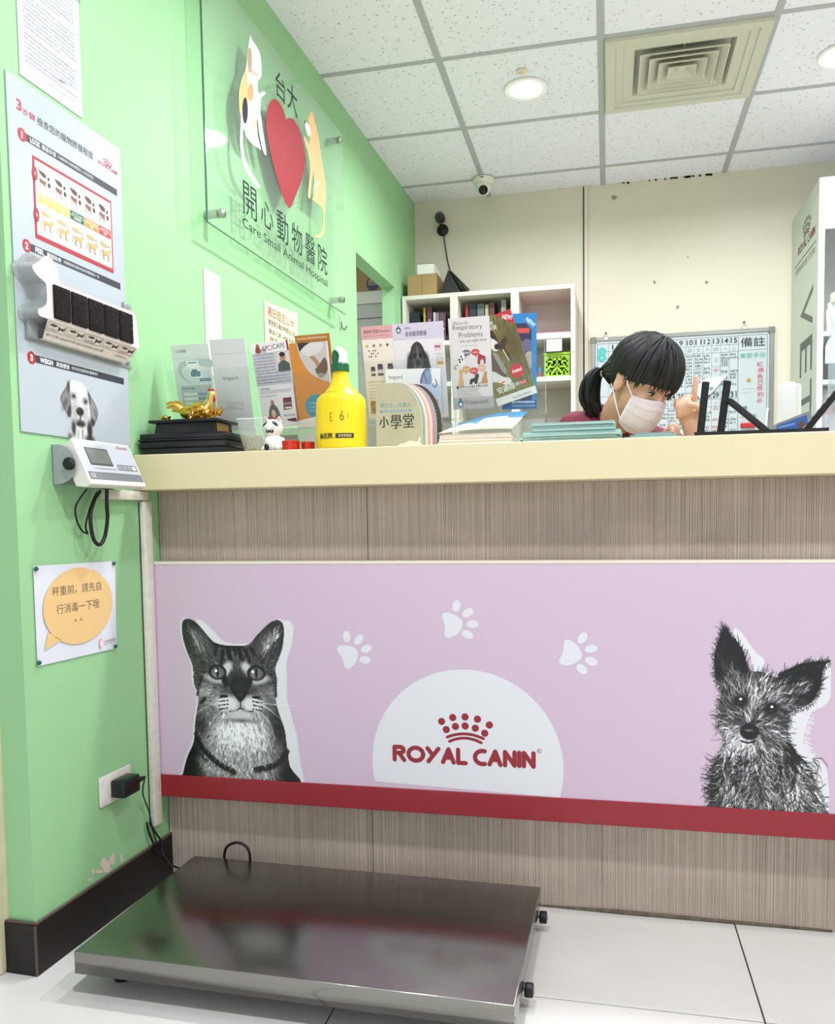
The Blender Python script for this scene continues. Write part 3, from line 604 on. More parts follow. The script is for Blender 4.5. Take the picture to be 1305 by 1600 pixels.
# ---- pet body condition poster
t = onwall('wall_poster', 'tall white three step pet weight check poster above the scale display', 'poster', .0195, 1.1045, .001)
g = G(); g.rbox(0, .3665, 0, .6955, 0, .0022, .0006, 1); g.make('board', mat('poster_laminate', '#b6bfc6', .3, coat=.1), t)
g = G(); g.lay = 40; g.inc = .000008; S0, Z0 = .0195, 1.1045
def q(s, z): return s-S0, z-Z0
PR, DK = '#ad1c2e', '#2b3038'
g.text('3', .0255, .632, .022, PR, w=.0145, bold=.03); g.text('步驟', .0425, .630, .0135, PR, w=.036, bold=.012); g.text('檢查您的寵物胖瘦程度', .084, .6285, .0165, '#1c1f26', w=.179, bold=.012)
wordmark(g, 'ROYAL CANIN', .2815, .351, .6295, .0065, PR, .24); crown(g, .3155, .6445, .032, PR)
for n_, (cz, eng, cjk, sub, ew, c0, c1, s0, s1) in enumerate(((.588, 'LOOK', '觀看外型', '仔細觀察您的寵物體型從上方與側面看', .029, .0945, .137, .1425, .26), (.3725, 'FEEL', '觸摸肋骨', '用觸摸感覺您寵物的肋骨與體脂是否一致', .026, .0965, .140, .1475, .2675), (.1512, 'WEIGH', '測量體重', '您知道您寵物的體重嗎？', .039, .1105, .153, .1595, .25))):
    g.rect(.040, cz-.0075, .348, cz+.0075, DK); g.oval(.0375, cz, .0122, .0128, PR); g.text(str(n_+1), .0375, cz-.0068, .0136, '#ffffff', align='C', bold=.035)
    g.text(eng, .062 if n_ else .0605, cz-.0052, .0105, '#ffffff', w=ew, bold=.03); g.text(cjk, c0, cz-.0048, .0098, '#e8ebee', w=c1-c0, bold=.01); g.text(sub, s0, cz-.003, .0068, '#d5d9dd', w=s1-s0)
# red framed chart
fx0, fy0 = q(.0835, 1.5005); fx1, fy1 = q(.343, 1.6645); g.rect(fx0, fy0, fx1, fy1, PR); g.rect(fx0+.006, fy0+.0095, fx1-.004, fy1-.006, '#c6cdd4')
cx = [q(v, 0)[0] for v in (.0965, .1455, .194, .2425, .2915, .338)]; COLS = ('#f0be55', '#f0be55', '#12603f', '#ee8f3f', '#c8323a')
for k in range(5):
    if k: g.rect(cx[k]-.0005, fy0+.011, cx[k]+.0002, fy1-.008, '#cfd6dd')
    y0 = q(0, 1.5765)[1]; g.rect(cx[k]+.001, y0, cx[k+1]-.002, y0+.0185, COLS[k]); g.rect(cx[k]+.001, y0+.0088, cx[k+1]-.002, y0+.0096, '#f6f1e6')
    g.text(('過瘦', '偏瘦', '理想體重', '偏胖', '肥胖')[k], (cx[k]+cx[k+1])/2, y0+.002, .0055, '#fff6e6', align='C'); g.scribble(cx[k]+.006, cx[k+1]-.007, y0+.0118, .004, '#fff6e6', k, .25)
    fat = .75+.13*k; ox = cx[k]+.004; oy = q(0, 1.634)[1]
    # hound from above and from the side
    g.poly(sp2([(ox, oy+.0085), (ox+.006, oy+.0062+.002*fat), (ox+.014, oy+.006+.002*fat), (ox+.022, oy+.0045), (ox+.022, oy-.0015), (ox+.012, oy-.0005-.002*fat), (ox+.003, oy+.003)]), '#5a3a30'); g.oval(ox+.0245, oy+.0005, .0028, .0036, '#e9d8c8'); g.oval(ox+.030, oy-.0005, .0042, .0036, '#2b2426'); g.poly([(ox+.032, oy+.002), (ox+.037, oy-.002), (ox+.032, oy-.004)], '#e9d8c8')
    yb = oy-.0185
    g.poly(sp2([(ox+.001, yb+.009), (ox+.004, yb+.0105), (ox+.013, yb+.0095), (ox+.022, yb+.0085), (ox+.024, yb+.002), (ox+.018, yb-.0015*fat), (ox+.010, yb+.001-.003*(fat-1)), (ox+.004, yb+.002)]), '#8a5544'); g.oval(ox+.024, yb+.004, .0035, .0055, '#e8d3c2'); g.oval(ox+.0305, yb+.0055, .0042, .005, '#262024')
    for lx in (.004, .0065, .018, .021): g.line([(ox+lx, yb+.002), (ox+lx-.001, yb-.009)], .0017, '#cdbfb4')
    # cat from above and from the side
    yc = q(0, 1.556)[1]
    g.poly(sp2([(ox+.002, yc+.003), (ox+.006, yc+.0052), (ox+.018, yc+.003+.0018*fat), (ox+.028, yc+.0015), (ox+.0395, yc+.001), (ox+.0395, yc), (ox+.028, yc-.0012), (ox+.018, yc-.003*fat), (ox+.006, yc-.002)]), '#cfab6d')
    yd = q(0, 1.532)[1]
    g.line([(ox+a_, yd+b_) for a_, b_ in sp2([(.0015, -.002), (.002, .006), (.006, .0105), (.011, .011)], 4, False)], .0016, '#c9a263')
    g.poly(sp2([(ox+.009, yd+.011), (ox+.016, yd+.0125), (ox+.026, yd+.0115), (ox+.032, yd+.011), (ox+.0325, yd+.005), (ox+.028, yd+.003), (ox+.020, yd+.0035-.003*(fat-.8)), (ox+.012, yd+.0035), (ox+.008, yd+.007)]), '#d0a968')
    g.oval(ox+.0345, yd+.0128, .0042, .0038, '#d0a968', 0, 14); g.poly([(ox+.0315, yd+.0150), (ox+.0322, yd+.0195), (ox+.0345, yd+.0162)], '#c39d60'); g.poly([(ox+.0350, yd+.0162), (ox+.0375, yd+.0192), (ox+.0380, yd+.0146)], '#c39d60')
    for lx, ly in ((.0105, -.0015), (.0135, 0), (.028, -.0015), (.0305, 0)): g.line([(ox+lx, yd+.005), (ox+lx-.0012, yd-.0015), (ox+lx+.0004, yd-.0078)], .0021, '#c39d60')
for z_, ch in ((1.63, '狗'), (1.548, '貓')): u, v = q(.0885, z_); g.oval(u, v, .0075, .014, PR); g.text(ch, u+.0005, v-.003, .006, '#f3c9c9', align='C')
g.make('printed_chart', PRINT, t)
lab = draw_labrador([.714, .749, .776]); g = G(); g.lay = 44
xa, _ = q(.138, 0); xb, _ = q(.138+.1285, 0); g.raster(lab.a, xa, .0005, xb, 1.2305-Z0, lab.on); g.make('labrador_picture', PRINT, t)

# ---- dachshund shaped touch display in moulded plastic
t = onwall('dog_shaped_touch_display', 'moulded plastic dachshund display with five dark fur panels on the poster', 'display', 0, 0, .0035)
CLR = mat('smoky_moulded_plastic', '#a9b0ad', .12, alpha=.62, coat=.5)
out = sp2([(.022, 1.424), (.032, 1.411), (.050, 1.404), (.060, 1.398), (.060, 1.365), (.050, 1.352), (.034, 1.343), (.036, 1.333), (.060, 1.331), (.20, 1.3305), (.345, 1.3305), (.372, 1.332), (.374, 1.350), (.366, 1.398), (.355, 1.411), (.30, 1.4115), (.15, 1.4115), (.103, 1.413), (.098, 1.432), (.088, 1.448), (.070, 1.456), (.052, 1.449), (.040, 1.437)], 3)
cxm, cym = .2, 1.372
def grow(pts, d):
    n = len(pts); r_ = []
    for i in range(n):
        a, b = pts[i-1], pts[(i+1) % n]; dx, dy = b[0]-a[0], b[1]-a[1]; L = hypot(dx, dy) or 1; r_.append((pts[i][0]+dy/L*d, pts[i][1]-dx/L*d))
    return r_
g = G(); n = len(out); rings = [(grow(out, .010), .0005), (grow(out, .0075), .004), (grow(out, .004), .006), (grow(out, .0005), .034), (grow(out, -.001), .0395)]
i0 = len(g.v)
for pts, z_ in rings: g.v += [(x, y, z_) for x, y in pts]
for r_ in range(len(rings)-1):
    for k in range(n): g.f.append((r_*n+k, r_*n+(k+1) % n, (r_+1)*n+(k+1) % n, (r_+1)*n+k)); g.c.append(None)
g.make('moulded_shell', CLR, t, smooth=50)
g = G(); z_ = .0397; g.STEP = .00012; g.lay = int(.0396/g.STEP); g.poly(out, '#dcd2ce'); g.line(out, .0012, '#e3a7ad', False, True); g.line(sp2([(.068, 1.438), (.080, 1.438), (.083, 1.425)], 4, False), .0006, '#d8bfbf'); g.make('printed_face', PRINT, t)
FUR = mat('dark_fur', '#1d1412', .95, var=.6, vscale=120, bump=1, bscale=260)
for k in range(5):
    a = .0785+k*.0548; g = G(); g.rbox(a, a+.0495, 1.3365, 1.4035, .0385, .0445, .002, 2); fo = g.make('fur_panel', FUR, t, smooth=50)
    h = G(); rr = random.Random(k)
    for _ in range(260):
        x = rr.uniform(a+.001, a+.048); y = rr.uniform(1.338, 1.402); h.face([(x-.0007, y, .0445), (x+.0007, y, .0445), (x+rr.uniform(-.003, .003), y-rr.uniform(.002, .006), .0465+rr.uniform(0, .001))])
    h.make('fur_pile', FUR, fo)
g = G(); v = [(.060, 1.3315, .041), (.366, 1.3315, .041), (.355, 1.296, .018), (.070, 1.296, .018)]; g.face(v[::-1]); g.face([(x, y-.001, z-.0012) for x, y, z in v])
g.face([v[3], v[2], (.355, 1.2955, .001), (.070, 1.2955, .001)][::-1]); g.make('label_plate', mat('cream_label_plastic', '#e6ddd4', .35), t)
g = G(); g.lay = 6
for k in range(5):
    a = .0655-.060+k*.0600; cc = ('#8f8a84', '#a0998f', '#2f2d2b', '#9a928a', '#a83a3a')[k]; g.line([(a, .0185), (a+.055, .0185), (a+.055, .0375), (a, .0375)], .0009, cc, False, True)
    g.oval(a+.017, .032, .011, .0025, '#4c4744'); g.poly(sp2([(a+.032, .034), (a+.036, .031), (a+.048, .031), (a+.052, .036), (a+.052, .029), (a+.048, .025), (a+.040, .0265), (a+.034, .023)], 3), '#4c4744'); g.scribble(a+.003, a+.034, .0205, .0045, cc, k, .25)
g.scribble(.012, .2, .008, .0048, '#55504c', 50, .3); g.scribble(.24, .285, .008, .004, '#77716c', 51, .3)
o = g.make('label_print', PRINT, t); d = Vector((0, .0355, .023)).normalized()
o.matrix_local = Matrix(((1, 0, 0, .0605), (0, d.y, -d.z, 1.296), (0, d.z, d.y, .0182), (0, 0, 0, 1)))
g = G()
for x, y in ((.052, 1.306), (.392, 1.331), (.392, 1.436), (.384, 1.303)): g.lathe([(.006, 0), (.006, .004), (.0035, .0065), (.0015, .007)], 12, c=(x, y, 0))
g.rbox(.37, .402, 1.420, 1.444, 0, .006, .003, 2); g.rbox(.04, .40, 1.289, 1.297, 0, .003, .001, 1); g.rbox(.04, .068, 1.292, 1.335, 0, .012, .004, 2)
g.make('fixing_flange', CLR, t, smooth=50)

# ---- weighing indicator on its bracket
t = onwall('scale_indicator', 'grey and white weighing scale readout tilted on a wall bracket', 'scale display', 0, 0, 0)
CASE = mat('ivory_abs_case', '#e4dfd6', .4); FACE = mat('silver_face_film', '#bcc0c6', .35)
g = G(); pr = [(.041, 1.0985), (.0445, 1.099), (.0865, 1.0055), (.086, 1.0015), (.074, .9955), (.050, .998), (.021, 1.068), (.023, 1.078)]
s0, s1 = .1165, .3165; n = len(pr); g.raw([(s0, z, o_) for o_, z in pr]+[(s1, z, o_) for o_, z in pr], [tuple(range(n)), tuple(range(n, 2*n))[::-1]]+[(i, n+i, n+(i+1) % n, (i+1) % n) for i in range(n)])
o = g.make('case', CASE, t); clean(o); md = o.modifiers.new('bevel', 'BEVEL'); md.width = .0025; md.segments = 2; md.limit_method = 'ANGLE'
a = Vector((0, 1.0055, .0865)); b_ = Vector((0, 1.099, .0445)); up = (b_-a).normalized(); nn = Vector((1, 0, 0)).cross(up)
FM = Matrix(((1, up.x, nn.x, s0), (0, up.y, nn.y, a.y), (0, up.z, nn.z, a.z), (0, 0, 0, 1)))
FL = (b_-a).length; FW = s1-s0
g = G(); g.box(.004, FW-.004, .008, FL-.004, -.0005, .0006, hx('#b9bdc4')); g.lay = 14; g.rect(.006, .008, FW-.004, .026, '#74767b'); g.text('CE', .012, .0125, .009, '#e6e6e6')
g.rect(.118, .034, .19, .048, '#6d7076')
for k in range(4): g.rect(.1205+k*.0172, .0365, .1340+k*.0172, .0455, '#9a9da2' if k < 3 else '#eceef0'); g.scribble(.1225+k*.0172, .133+k*.0172, .0395, .003, '#5a5d62', k, .2)
g.text('charder', .142, .088, .0075, '#b5473e', w=.044); g.scribble(.03, .11, .033, .003, '#63666b', 3, .3); g.scribble(.04, .05, .0885, .0025, '#63666b', 4); g.scribble(.068, .09, .0865, .0025, '#63666b', 5)
o = g.make('face_film', PRINT, t); o.matrix_local = FM
g = G(); g.rbox(.026, .104, .042, .084, -.001, .0018, .001, 1, hx('#4a504d')); g.lay = 32; g.rect(.030, .046, .100, .080, '#6a716c')
g.scribble(.058, .098, .058, .013, '#5c625e', 8, .4)
o = g.make('readout_screen', GLOSS, t); o.matrix_local = FM
BRK = mat('grey_bracket_enamel', '#9ea3a4', .45, var=.08, vscale=30)
for s_ in (.1085, .3195):
    g = G(); P = [(0, 1.003), (0, 1.086)]+[(.012+.046*sin(a_), 1.0445+.0415*cos(a_)) for a_ in (pi*k/14 for k in range(15))]
    n = len(P); g.raw([(s_, z, o_) for o_, z in P]+[(s_+.0025, z, o_) for o_, z in P], [tuple(range(n)), tuple(range(n, 2*n))[::-1]]+[(i, n+i, n+(i+1) % n, (i+1) % n) for i in range(n)]); clean(g.make('bracket_cheek', BRK, t))
g = G(); g.box(.1085, .322, 1.003, 1.086, .0003, .003); g.make('bracket_plate', BRK, t)
g = G()
prof = [(.0105, 0), (.0115, .002), (.0115, .010), (.009, .0125), (.006, .013)]; g.lathe(prof, 18); g.move(Matrix.Translation((.1085, 1.0445, .046)) @ Matrix.Rotation(-pi/2, 4, 'Y')); ko = g.make('clamp_knob', BLACK, t, smooth=35)
g = G()
for k in range(14): a_ = 2*pi*k/14; g.tube([(.0118*cos(a_), .0118*sin(a_), .001), (.0118*cos(a_), .0118*sin(a_), .0105)], .0014, 5)
g.move(Matrix.Translation((.1085, 1.0445, .046)) @ Matrix.Rotation(-pi/2, 4, 'Y')); g.make('knurling', BLACK, ko, smooth=50)

def wp(px, py, off): s, z = atW(px, py, off); return wpt(s, z, off)
CABLE = mat('black_cable_sheath', '#121212', .4)
g = G(); g.tube(spline([wp(167, 764, .05), wp(167, 790, .045), wp(168, 810, .04), wp(164, 838, .036), wp(156, 851, .034), wp(147, 844, .034), wp(142, 822, .034), wp(142, 800, .03), wp(148, 780, .024), wp(156, 768, .018)], 6), .0042, 8)
o = g.make('signal_cable', CABLE, smooth=60); tag(o, 'thick black cable looping under the scale readout', 'cable')
g = G(); g.tube(spline([wp(136, 764, .055), wp(127, 776, .04), wp(118, 793, .028), wp(120, 813, .02), wp(128, 829, .014), wp(137, 834, .012)], 6), .0021, 8)
g.tube(spline([wp(137, 834, .012), wp(134, 822, .012), wp(139, 800, .013), wp(146, 780, .015), wp(152, 769, .016)], 6), .0021, 8)
o = g.make('power_cable', CABLE, smooth=60); tag(o, 'thin black power lead hanging left of the thick cable loop', 'cable')
# ---- cable trunking
TRK = mat('aged_white_trunking', '#e2ddd0', .5, var=.10, vscale=25, stretch=(3, 3, .6))
t = onwall('cable_trunking', 'aged white cable trunking running down the green wall to the skirting', 'trunking', 0, 0, 0)
g = G(); g.rbox(.262, .4325, .9745, .9965, .0005, .017, .002, 2); g.make('short_length', TRK, t, smooth=40)
g = G(); g.rbox(.4135, .4475, .157, .9725, .0005, .0165, .003, 2); g.make('long_length', TRK, t, smooth=40)
g = G(); g.rbox(.4125, .4155, .16, .97, .0002, .004, .001, 1); g.make('adhesive_edge', mat('dirty_adhesive', '#4b4a40', .9), t)
g = G(); g.tube([wp(229, 1285, .008), wp(232, 1300, .010), wp(239, 1316, .014), wp(245, 1335, .016), wp(262, 1350, .03), wp(281, 1357, .05)], .0026, 7); g.tube([wp(234, 1285, .008), wp(241, 1298, .011), wp(251, 1312, .014), wp(252, 1330, .016), wp(270, 1356, .05)], .0026, 7)
o = g.make('scale_cable', CABLE, smooth=60); tag(o, 'pair of black cables coming out of the trunking towards the platform scale', 'cable')

# ---- speech bubble notice held with four pins
t = onwall('speech_bubble_notice', 'white sheet with an orange speech bubble pinned to the green wall', 'notice', .0367, .630, .001)
g = G(); z_ = .0016; g.face([(0, 0, z_), (.2655, -.0035, z_), (.2695, .2015, .003), (0, .2055, z_)], hx('#dde0e8')); g.face([(0, 0, .0006), (0, .2055, .0006), (.2695, .2015, .0006), (.2655, -.0035, .0006)], hx('#dde0e8'))
g.lay = 60; BU = '#e8c285'; g.lay = 62; g.oval(.137, .1105, .1165, .0835, BU, 0, 48); g.lay = 62; g.poly([(.033, .066), (.020, .029), (.073, .044)], BU)
g.lay = 64; g.text('秤重前，請先自', .050, .138, .0205, '#403b36', w=.163); g.text('行消毒一下哦', .061, .099, .0205, '#403b36', w=.143); g.text('^ ^', .116, .077, .0058, '#3c3835', w=.028); g.text('.', .129, .070, .0022, '#3c3835')
g.oval(.205, .017, .006, .011, '#e0a9a4'); g.oval(.207, .016, .004, .008, '#f1e3df'); g.text('台大開心動物醫院', .216, .016, .0062, '#8f5a5c', w=.045); g.text('Happy Animal Hospital', .216, .011, .003, '#8f5a5c', w=.045); g.make('sheet', PRINT, t)
PIN = mat('dark_green_pin', '#1f5a52', .3)
for x, y in ((.0045, .1995), (.262, .1965), (.257, .0025), (.0015, .0075)):
    g = G(); g.lathe([(.0045, 0), (.0052, .002), (.0035, .005), (.001, .006)], 14, c=(x, y, .0033)); g.make('push_pin', PIN, t, smooth=60)

# ---- socket with adapter
t = onwall('wall_socket', 'dirty white wall socket plate low on the green wall', 'socket', .216, .2725, 0)
g = G(); g.rbox(0, .116, 0, .0685, .0005, .009, .003, 2); g.make('face_plate', mat('grubby_white_plate', '#e6e0d8', .4, var=.14, vscale=40), t, smooth=40)
for x in (.040, .068):
    g = G(); g.rbox(x-.008, x+.008, .020, .049, .0085, .0105, .0015, 1); so = g.make('outlet', mat('grubby_white_insert', '#d8d0c8', .45, var=.2, vscale=60), t)
    g = G(); g.box(x-.004, x-.0025, .028, .040, .0103, .0108); g.box(x+.0025, x+.004, .028, .040, .0103, .0108); g.make('slot', BLACK, so)
t = onwall('power_adapter', 'black plug-in power adapter in the socket with a trailing cord', 'adapter', 0, 0, .0112)
g = G(); g.rbox(.247, .312, .286, .327, .0, .036, .004, 2); g.make('body', mat('black_adapter_shell', '#17181a', .35), t, smooth=40)
g = G(); g.tube([(.312, .305, .02), (.322, .305, .02), (.345, .3045, .02), (.352, .304, .02)], [.008, .0075, .005, .004], 10); g.make('strain_relief', BLACK, t, smooth=40)
g = G(); P = [wp(226, 1217, .03), wp(223, 1236, .024), wp(226, 1250, .018), wp(233, 1268, .014), wp(237, 1290, .012), wp(242, 1308, .013), wp(247, 1325, .016), wp(250, 1335, .02)]
inv = Matrix.Translation(t.location) @ Matrix.Rotation(WROT, 4, 'Z') @ Matrix.Rotation(pi/2, 4, 'X'); inv.invert()
g.tube([inv @ p for p in spline(P, 5)], .0018, 7); g.make('cord', CABLE, t, smooth=60)

# ---- bare plaster where the paint has peeled (belongs to the wall)
g = G(); rr = random.Random(4)
for cxp, cyp, rx, ry in ((176, 1343, 5, 13), (165, 1352, 9, 12), (190, 1341, 3, 8), (145, 1362, 3, 6), (140, 1374, 5, 3), (156, 1362, 6, 4)):
    P = []
    for k in range(14): a_ = 2*pi*k/14; r_ = rr.uniform(.55, 1.15); s_, z_ = atW(cxp+rx*cos(a_)*r_, cyp+ry*sin(a_)*r_); P.append((s_, -.0006, max(z_, .1)))
    g.face(P)
g.make('bare_plaster_patch', mat('bare_plaster', '#dccbbd', .9), wall_left)

# ---- acrylic clinic sign on steel stand-offs
t = onwall('acrylic_sign', 'large clear acrylic clinic sign with a red heart, cat and dog', 'sign', .72, 1.74, .040)
SW, SH = 1.10, .70
def acrylic(name, tint, a):
    m = bpy.data.materials.new(name); m.use_nodes = True; nt = m.node_tree; b = nt.nodes['Principled BSDF']; o = nt.nodes['Material Output']
    gl = nt.nodes.new('ShaderNodeBsdfGlossy'); gl.inputs['Roughness'].default_value = .03; tr = nt.nodes.new('ShaderNodeBsdfTransparent'); tr.inputs[0].default_value = tint
    fr = nt.nodes.new('ShaderNodeFresnel'); fr.inputs[0].default_value = 1.45; mx = nt.nodes.new('ShaderNodeMixShader'); ge = nt.nodes.new('ShaderNodeNewGeometry'); mu = nt.nodes.new('ShaderNodeMath'); mu.operation = 'MULTIPLY_ADD'; mu.inputs[1].default_value = -1; nt.links.new(ge.outputs['Backfacing'], mu.inputs[0]); mu.inputs[2].default_value = 1; m3 = nt.nodes.new('ShaderNodeMath'); m3.operation = 'MULTIPLY'; nt.links.new(fr.outputs[0], m3.inputs[0]); nt.links.new(mu.outputs[0], m3.inputs[1]); nt.links.new(m3.outputs[0], mx.inputs[0]); nt.links.new(tr.outputs[0], mx.inputs[1]); nt.links.new(gl.outputs[0], mx.inputs[2])
    di = nt.nodes.new('ShaderNodeBsdfDiffuse'); di.inputs[0].default_value = (.75, .82, .78, 1); m2 = nt.nodes.new('ShaderNodeMixShader'); m2.inputs[0].default_value = a; nt.links.new(mx.outputs[0], m2.inputs[1]); nt.links.new(di.outputs[0], m2.inputs[2]); nt.links.new(m2.outputs[0], o.inputs[0]); return m
ACR = acrylic('clear_acrylic', (.95, .985, .96, 1), .06)
g = G(); g.box(0, SW, 0, SH, 0, .0055); g.make('acrylic_sheet', ACR, t)
EDGE = mat('acrylic_edge', '#5f7c70', .15, coat=.5)
g = G(); g.box(0, SW, -.0012, .0002, -.0002, .0057); g.box(-.0012, .0002, 0, SH, -.0002, .0057); g.make('polished_edge', EDGE, t)
def sg(px, py): s_, z_ = atW(px, py, .0465); return s_-.72, z_-1.74
a7 = lambda L: sp2([sg(360+x/4.447, 40+y/4.447) for x, y in L], 3)
VIN = print_mat('vinyl_film', .6)
VIN.node_tree.nodes['Principled BSDF'].inputs['Specular IOR Level'].default_value = .15
g = G(); g.lay = 105
g.poly(a7([(138, 70), (152, 100), (205, 190), (218, 330), (205, 370), (190, 390), (195, 470), (230, 458), (243, 475), (215, 500), (210, 560), (207, 600), (215, 640), (228, 740), (250, 888), (240, 895), (222, 850), (200, 740), (190, 650), (184, 660), (190, 760), (213, 860), (198, 853), (150, 820), (112, 770), (92, 712), (86, 780), (97, 900), (132, 1000), (203, 1108), (198, 1130), (160, 1090), (108, 1010), (80, 920), (68, 800), (75, 640), (65, 580), (62, 460), (85, 360), (110, 290), (122, 180)]), '#eef0ef')
g.poly(a7([(110, 300), (85, 370), (64, 450), (64, 590), (80, 602), (95, 515), (125, 527), (130, 480), (120, 380)]), '#f2b27c')
def ov7(x, y, rx, ry, c): g.poly(a7([(x+rx*cos(k*pi/6), y+ry*sin(k*pi/6)) for k in range(12)]), c)
ov7(135, 240, 16, 90, '#b39a83'); ov7(142, 465, 21, 62, '#dd9a70'); ov7(103, 590, 20, 92, '#23272a'); g.poly(a7([(145, 303), (180, 335), (188, 355), (150, 328)]), '#f0b184'); g.poly(a7([(140, 630), (175, 670), (190, 722), (175, 735), (155, 690)]), '#d9b49c'); g.make('cat_cutout', VIN, t)
g = G(); g.lay = 105; g.poly(a7([(405, 1270), (330, 1080), (270, 840), (248, 690), (255, 590), (280, 525), (310, 510), (345, 540), (375, 600), (388, 652), (390, 652), (415, 640), (450, 665), (490, 750), (515, 870), (520, 960), (500, 1060), (455, 1180)]), '#9d323a'); g.make('red_heart', VIN, t)
g = G(); g.lay = 105; g.poly(a7([(568, 595), (585, 660), (610, 760), (640, 960), (660, 1080), (666, 1200), (656, 1290), (656, 1400), (650, 1440), (630, 1470), (600, 1473), (590, 1457), (630, 1440), (645, 1380), (647, 1282), (600, 1232), (574, 1212), (576, 1195), (590, 1190), (586, 1120), (580, 1010), (566, 1080), (556, 1192), (540, 1186), (546, 1100), (556, 1000), (545, 900), (514, 790), (518, 773), (540, 812), (550, 822), (556, 760), (550, 700), (540, 640), (552, 622)]), '#f2b888')
g.poly(a7([(520, 665), (545, 690), (556, 720), (552, 770), (535, 750), (522, 700)]), '#f4f2ec'); g.poly(a7([(516, 659), (524, 668), (518, 686)]), '#1c1c1c'); g.line([sg(360+x/4.447, 40+y/4.447) for x, y in sp2([(585, 1205), (582, 1130), (600, 1088), (616, 1102)], 5, False)], .005, '#f6efe4'); g.make('dog_cutout', VIN, t)
g = G(); g.lay = 105; INK = '#20262a'
g.text('台', .468, .556, .084, INK, w=.080); g.text('大', .559, .558, .092, INK, w=.086); g.make('upper_characters', VIN, t); g = G(); g.lay = 105
for k, ch in enumerate('開心動物醫院'): g.text(ch, .215+k*.1185, .096 if ch != '心' else .104, .098 if ch != '心' else .08, INK, w=.090)
g.make('clinic_name_characters', VIN, t); FULL = 'Care Small Animal Hospital'; tw = lambda b_: text_geo(b_)[3]-text_geo(b_)[2]; kx_ = .690/tw(FULL); yb_ = text_geo(FULL)[4]; kh_ = .036/(text_geo(FULL)[5]-yb_)
for k, wd_ in enumerate(FULL.split()):
    g = G(); g.lay = 105; suf = ' '.join(FULL.split()[k:]); q_ = text_geo(wd_); g.text(wd_, .206+(tw(FULL)-tw(suf))*kx_, .047+(q_[4]-yb_)*kh_, (q_[5]-q_[4])*kh_, INK, w=tw(wd_)*kx_); g.make('english_word', VIN, t)
STEEL = mat('brushed_steel', '#b8b8b4', .25, 1)
for x, y in ((.070, .045), (1.045, .655), (1.045, .045), (.070, .655)):
    g = G(); g.lathe([(.012, -.0395), (.012, -.0003)], 18, c=(x, y, 0)); g.lathe([(.012, .0058), (.013, .0075), (.013, .017), (.011, .0185)], 18, c=(x, y, 0)); g.make('stand_off', STEEL, t, smooth=40)

# ---- papers behind the counter on the wall
o = None
g = G(); g.rbox(0, .096, -.10, .198, 0, .0006, .0002, 1); o = g.make('paper_strip', PAPER, loc=wpt(.766, 1.436, .001), rot=(pi/2, 0, WROT)); tag(o, 'narrow blank white paper strip taped below the acrylic sign', 'paper')
t = onwall('opening_hours_notice', 'pale yellow handwritten opening hours sheet on the green wall', 'notice', 1.155, 1.47, .001)
g = G(); g.face([(0, 0, .001), (.262, -.01, .001), (.270, .187, .002), (-.002, .166, .001)], hx('#e3dfba')); g.face([(0, 0, .0003), (-.002, .166, .0003), (.270, .187, .0003), (.262, -.01, .0003)], hx('#e3dfba')); g.lay = 34
g.text('週日固定公休', .022, .125, .032, '#a5614e', w=.215); g.text('國定假日看診時間另公告', .028, .098, .018, '#4d4a42', w=.215); g.text('08:30-12:00  14:00-20:30', .03, .070, .015, '#4d4a42', w=.2); g.text('09:30 - 18:00', .035, .045, .015, '#4d4a42', w=.15); g.make('sheet', PRINT, t)
t = onwall('wall_hook', 'small clear adhesive hook on the green wall under the sign corner', 'hook', 1.875, 1.70, .0005)
g = G(); g.rbox(-.012, .012, 0, .05, 0, .004, .0015, 2); g.make('plate', mat('clear_hook_plastic', '#cfe3d2', .1, alpha=.5), t); g = G(); g.tube(spline([(0, .03, .004), (0, .008, .006), (0, -.004, .012), (0, -.004, .02), (0, .01, .026)], 5), .0022, 7); g.make('wire', mat('dark_wire', '#3a3a38', .3, .8), t, smooth=60)
# ================================================================== platform scale on the floor
def steel_mat():
    m = mat('brushed_stainless', '#8f8d88', .2, 1); nt = m.node_tree; b = nt.nodes['Principled BSDF']
    tc = nt.nodes.new('ShaderNodeTexCoord'); mp = nt.nodes.new('ShaderNodeMapping'); mp.inputs['Scale'].default_value = (4, 500, 60); nt.links.new(tc.outputs['Object'], mp.inputs[0])
    n = nt.nodes.new('ShaderNodeTexNoise'); n.inputs['Scale'].default_value = 1; n.inputs['Detail'].default_value = 3; nt.links.new(mp.outputs[0], n.inputs[0])
    mr = nt.nodes.new('ShaderNodeMapRange'); mr.inputs[3].default_value = .15; mr.inputs[4].default_value = .27; nt.links.new(n.outputs[0], mr.inputs[0]); nt.links.new(mr.outputs[0], b.inputs['Roughness'])
    bp = nt.nodes.new('ShaderNodeBump'); bp.inputs['Strength'].default_value = .06; bp.inputs['Distance'].default_value = .0005; nt.links.new(n.outputs[0], bp.inputs['Height']); nt.links.new(bp.outputs[0], b.inputs['Normal']); return m
SS = steel_mat(); sw, sd, sh = .858, .470, .090
t = thing('platform_scale', 'low brushed steel platform scale lying on the tiled floor', 'scale', (-1.0125, 1.3815, 0), radians(-.9))
bm = bmesh.new(); bmesh.ops.create_cube(bm, size=1)
for v in bm.verts: v.co = Vector((sw/2+v.co.x*sw, sd/2+v.co.y*sd, (.045+sh)/2+v.co.z*(sh-.045)))
bmesh.ops.delete(bm, geom=[f for f in bm.faces if f.normal.z < -.5], context='FACES_ONLY')
bmesh.ops.bevel(bm, geom=[e for e in bm.edges if all(v.co.z > .08 for v in e.verts)], offset=.0022, segments=2, profile=.5, affect='EDGES')
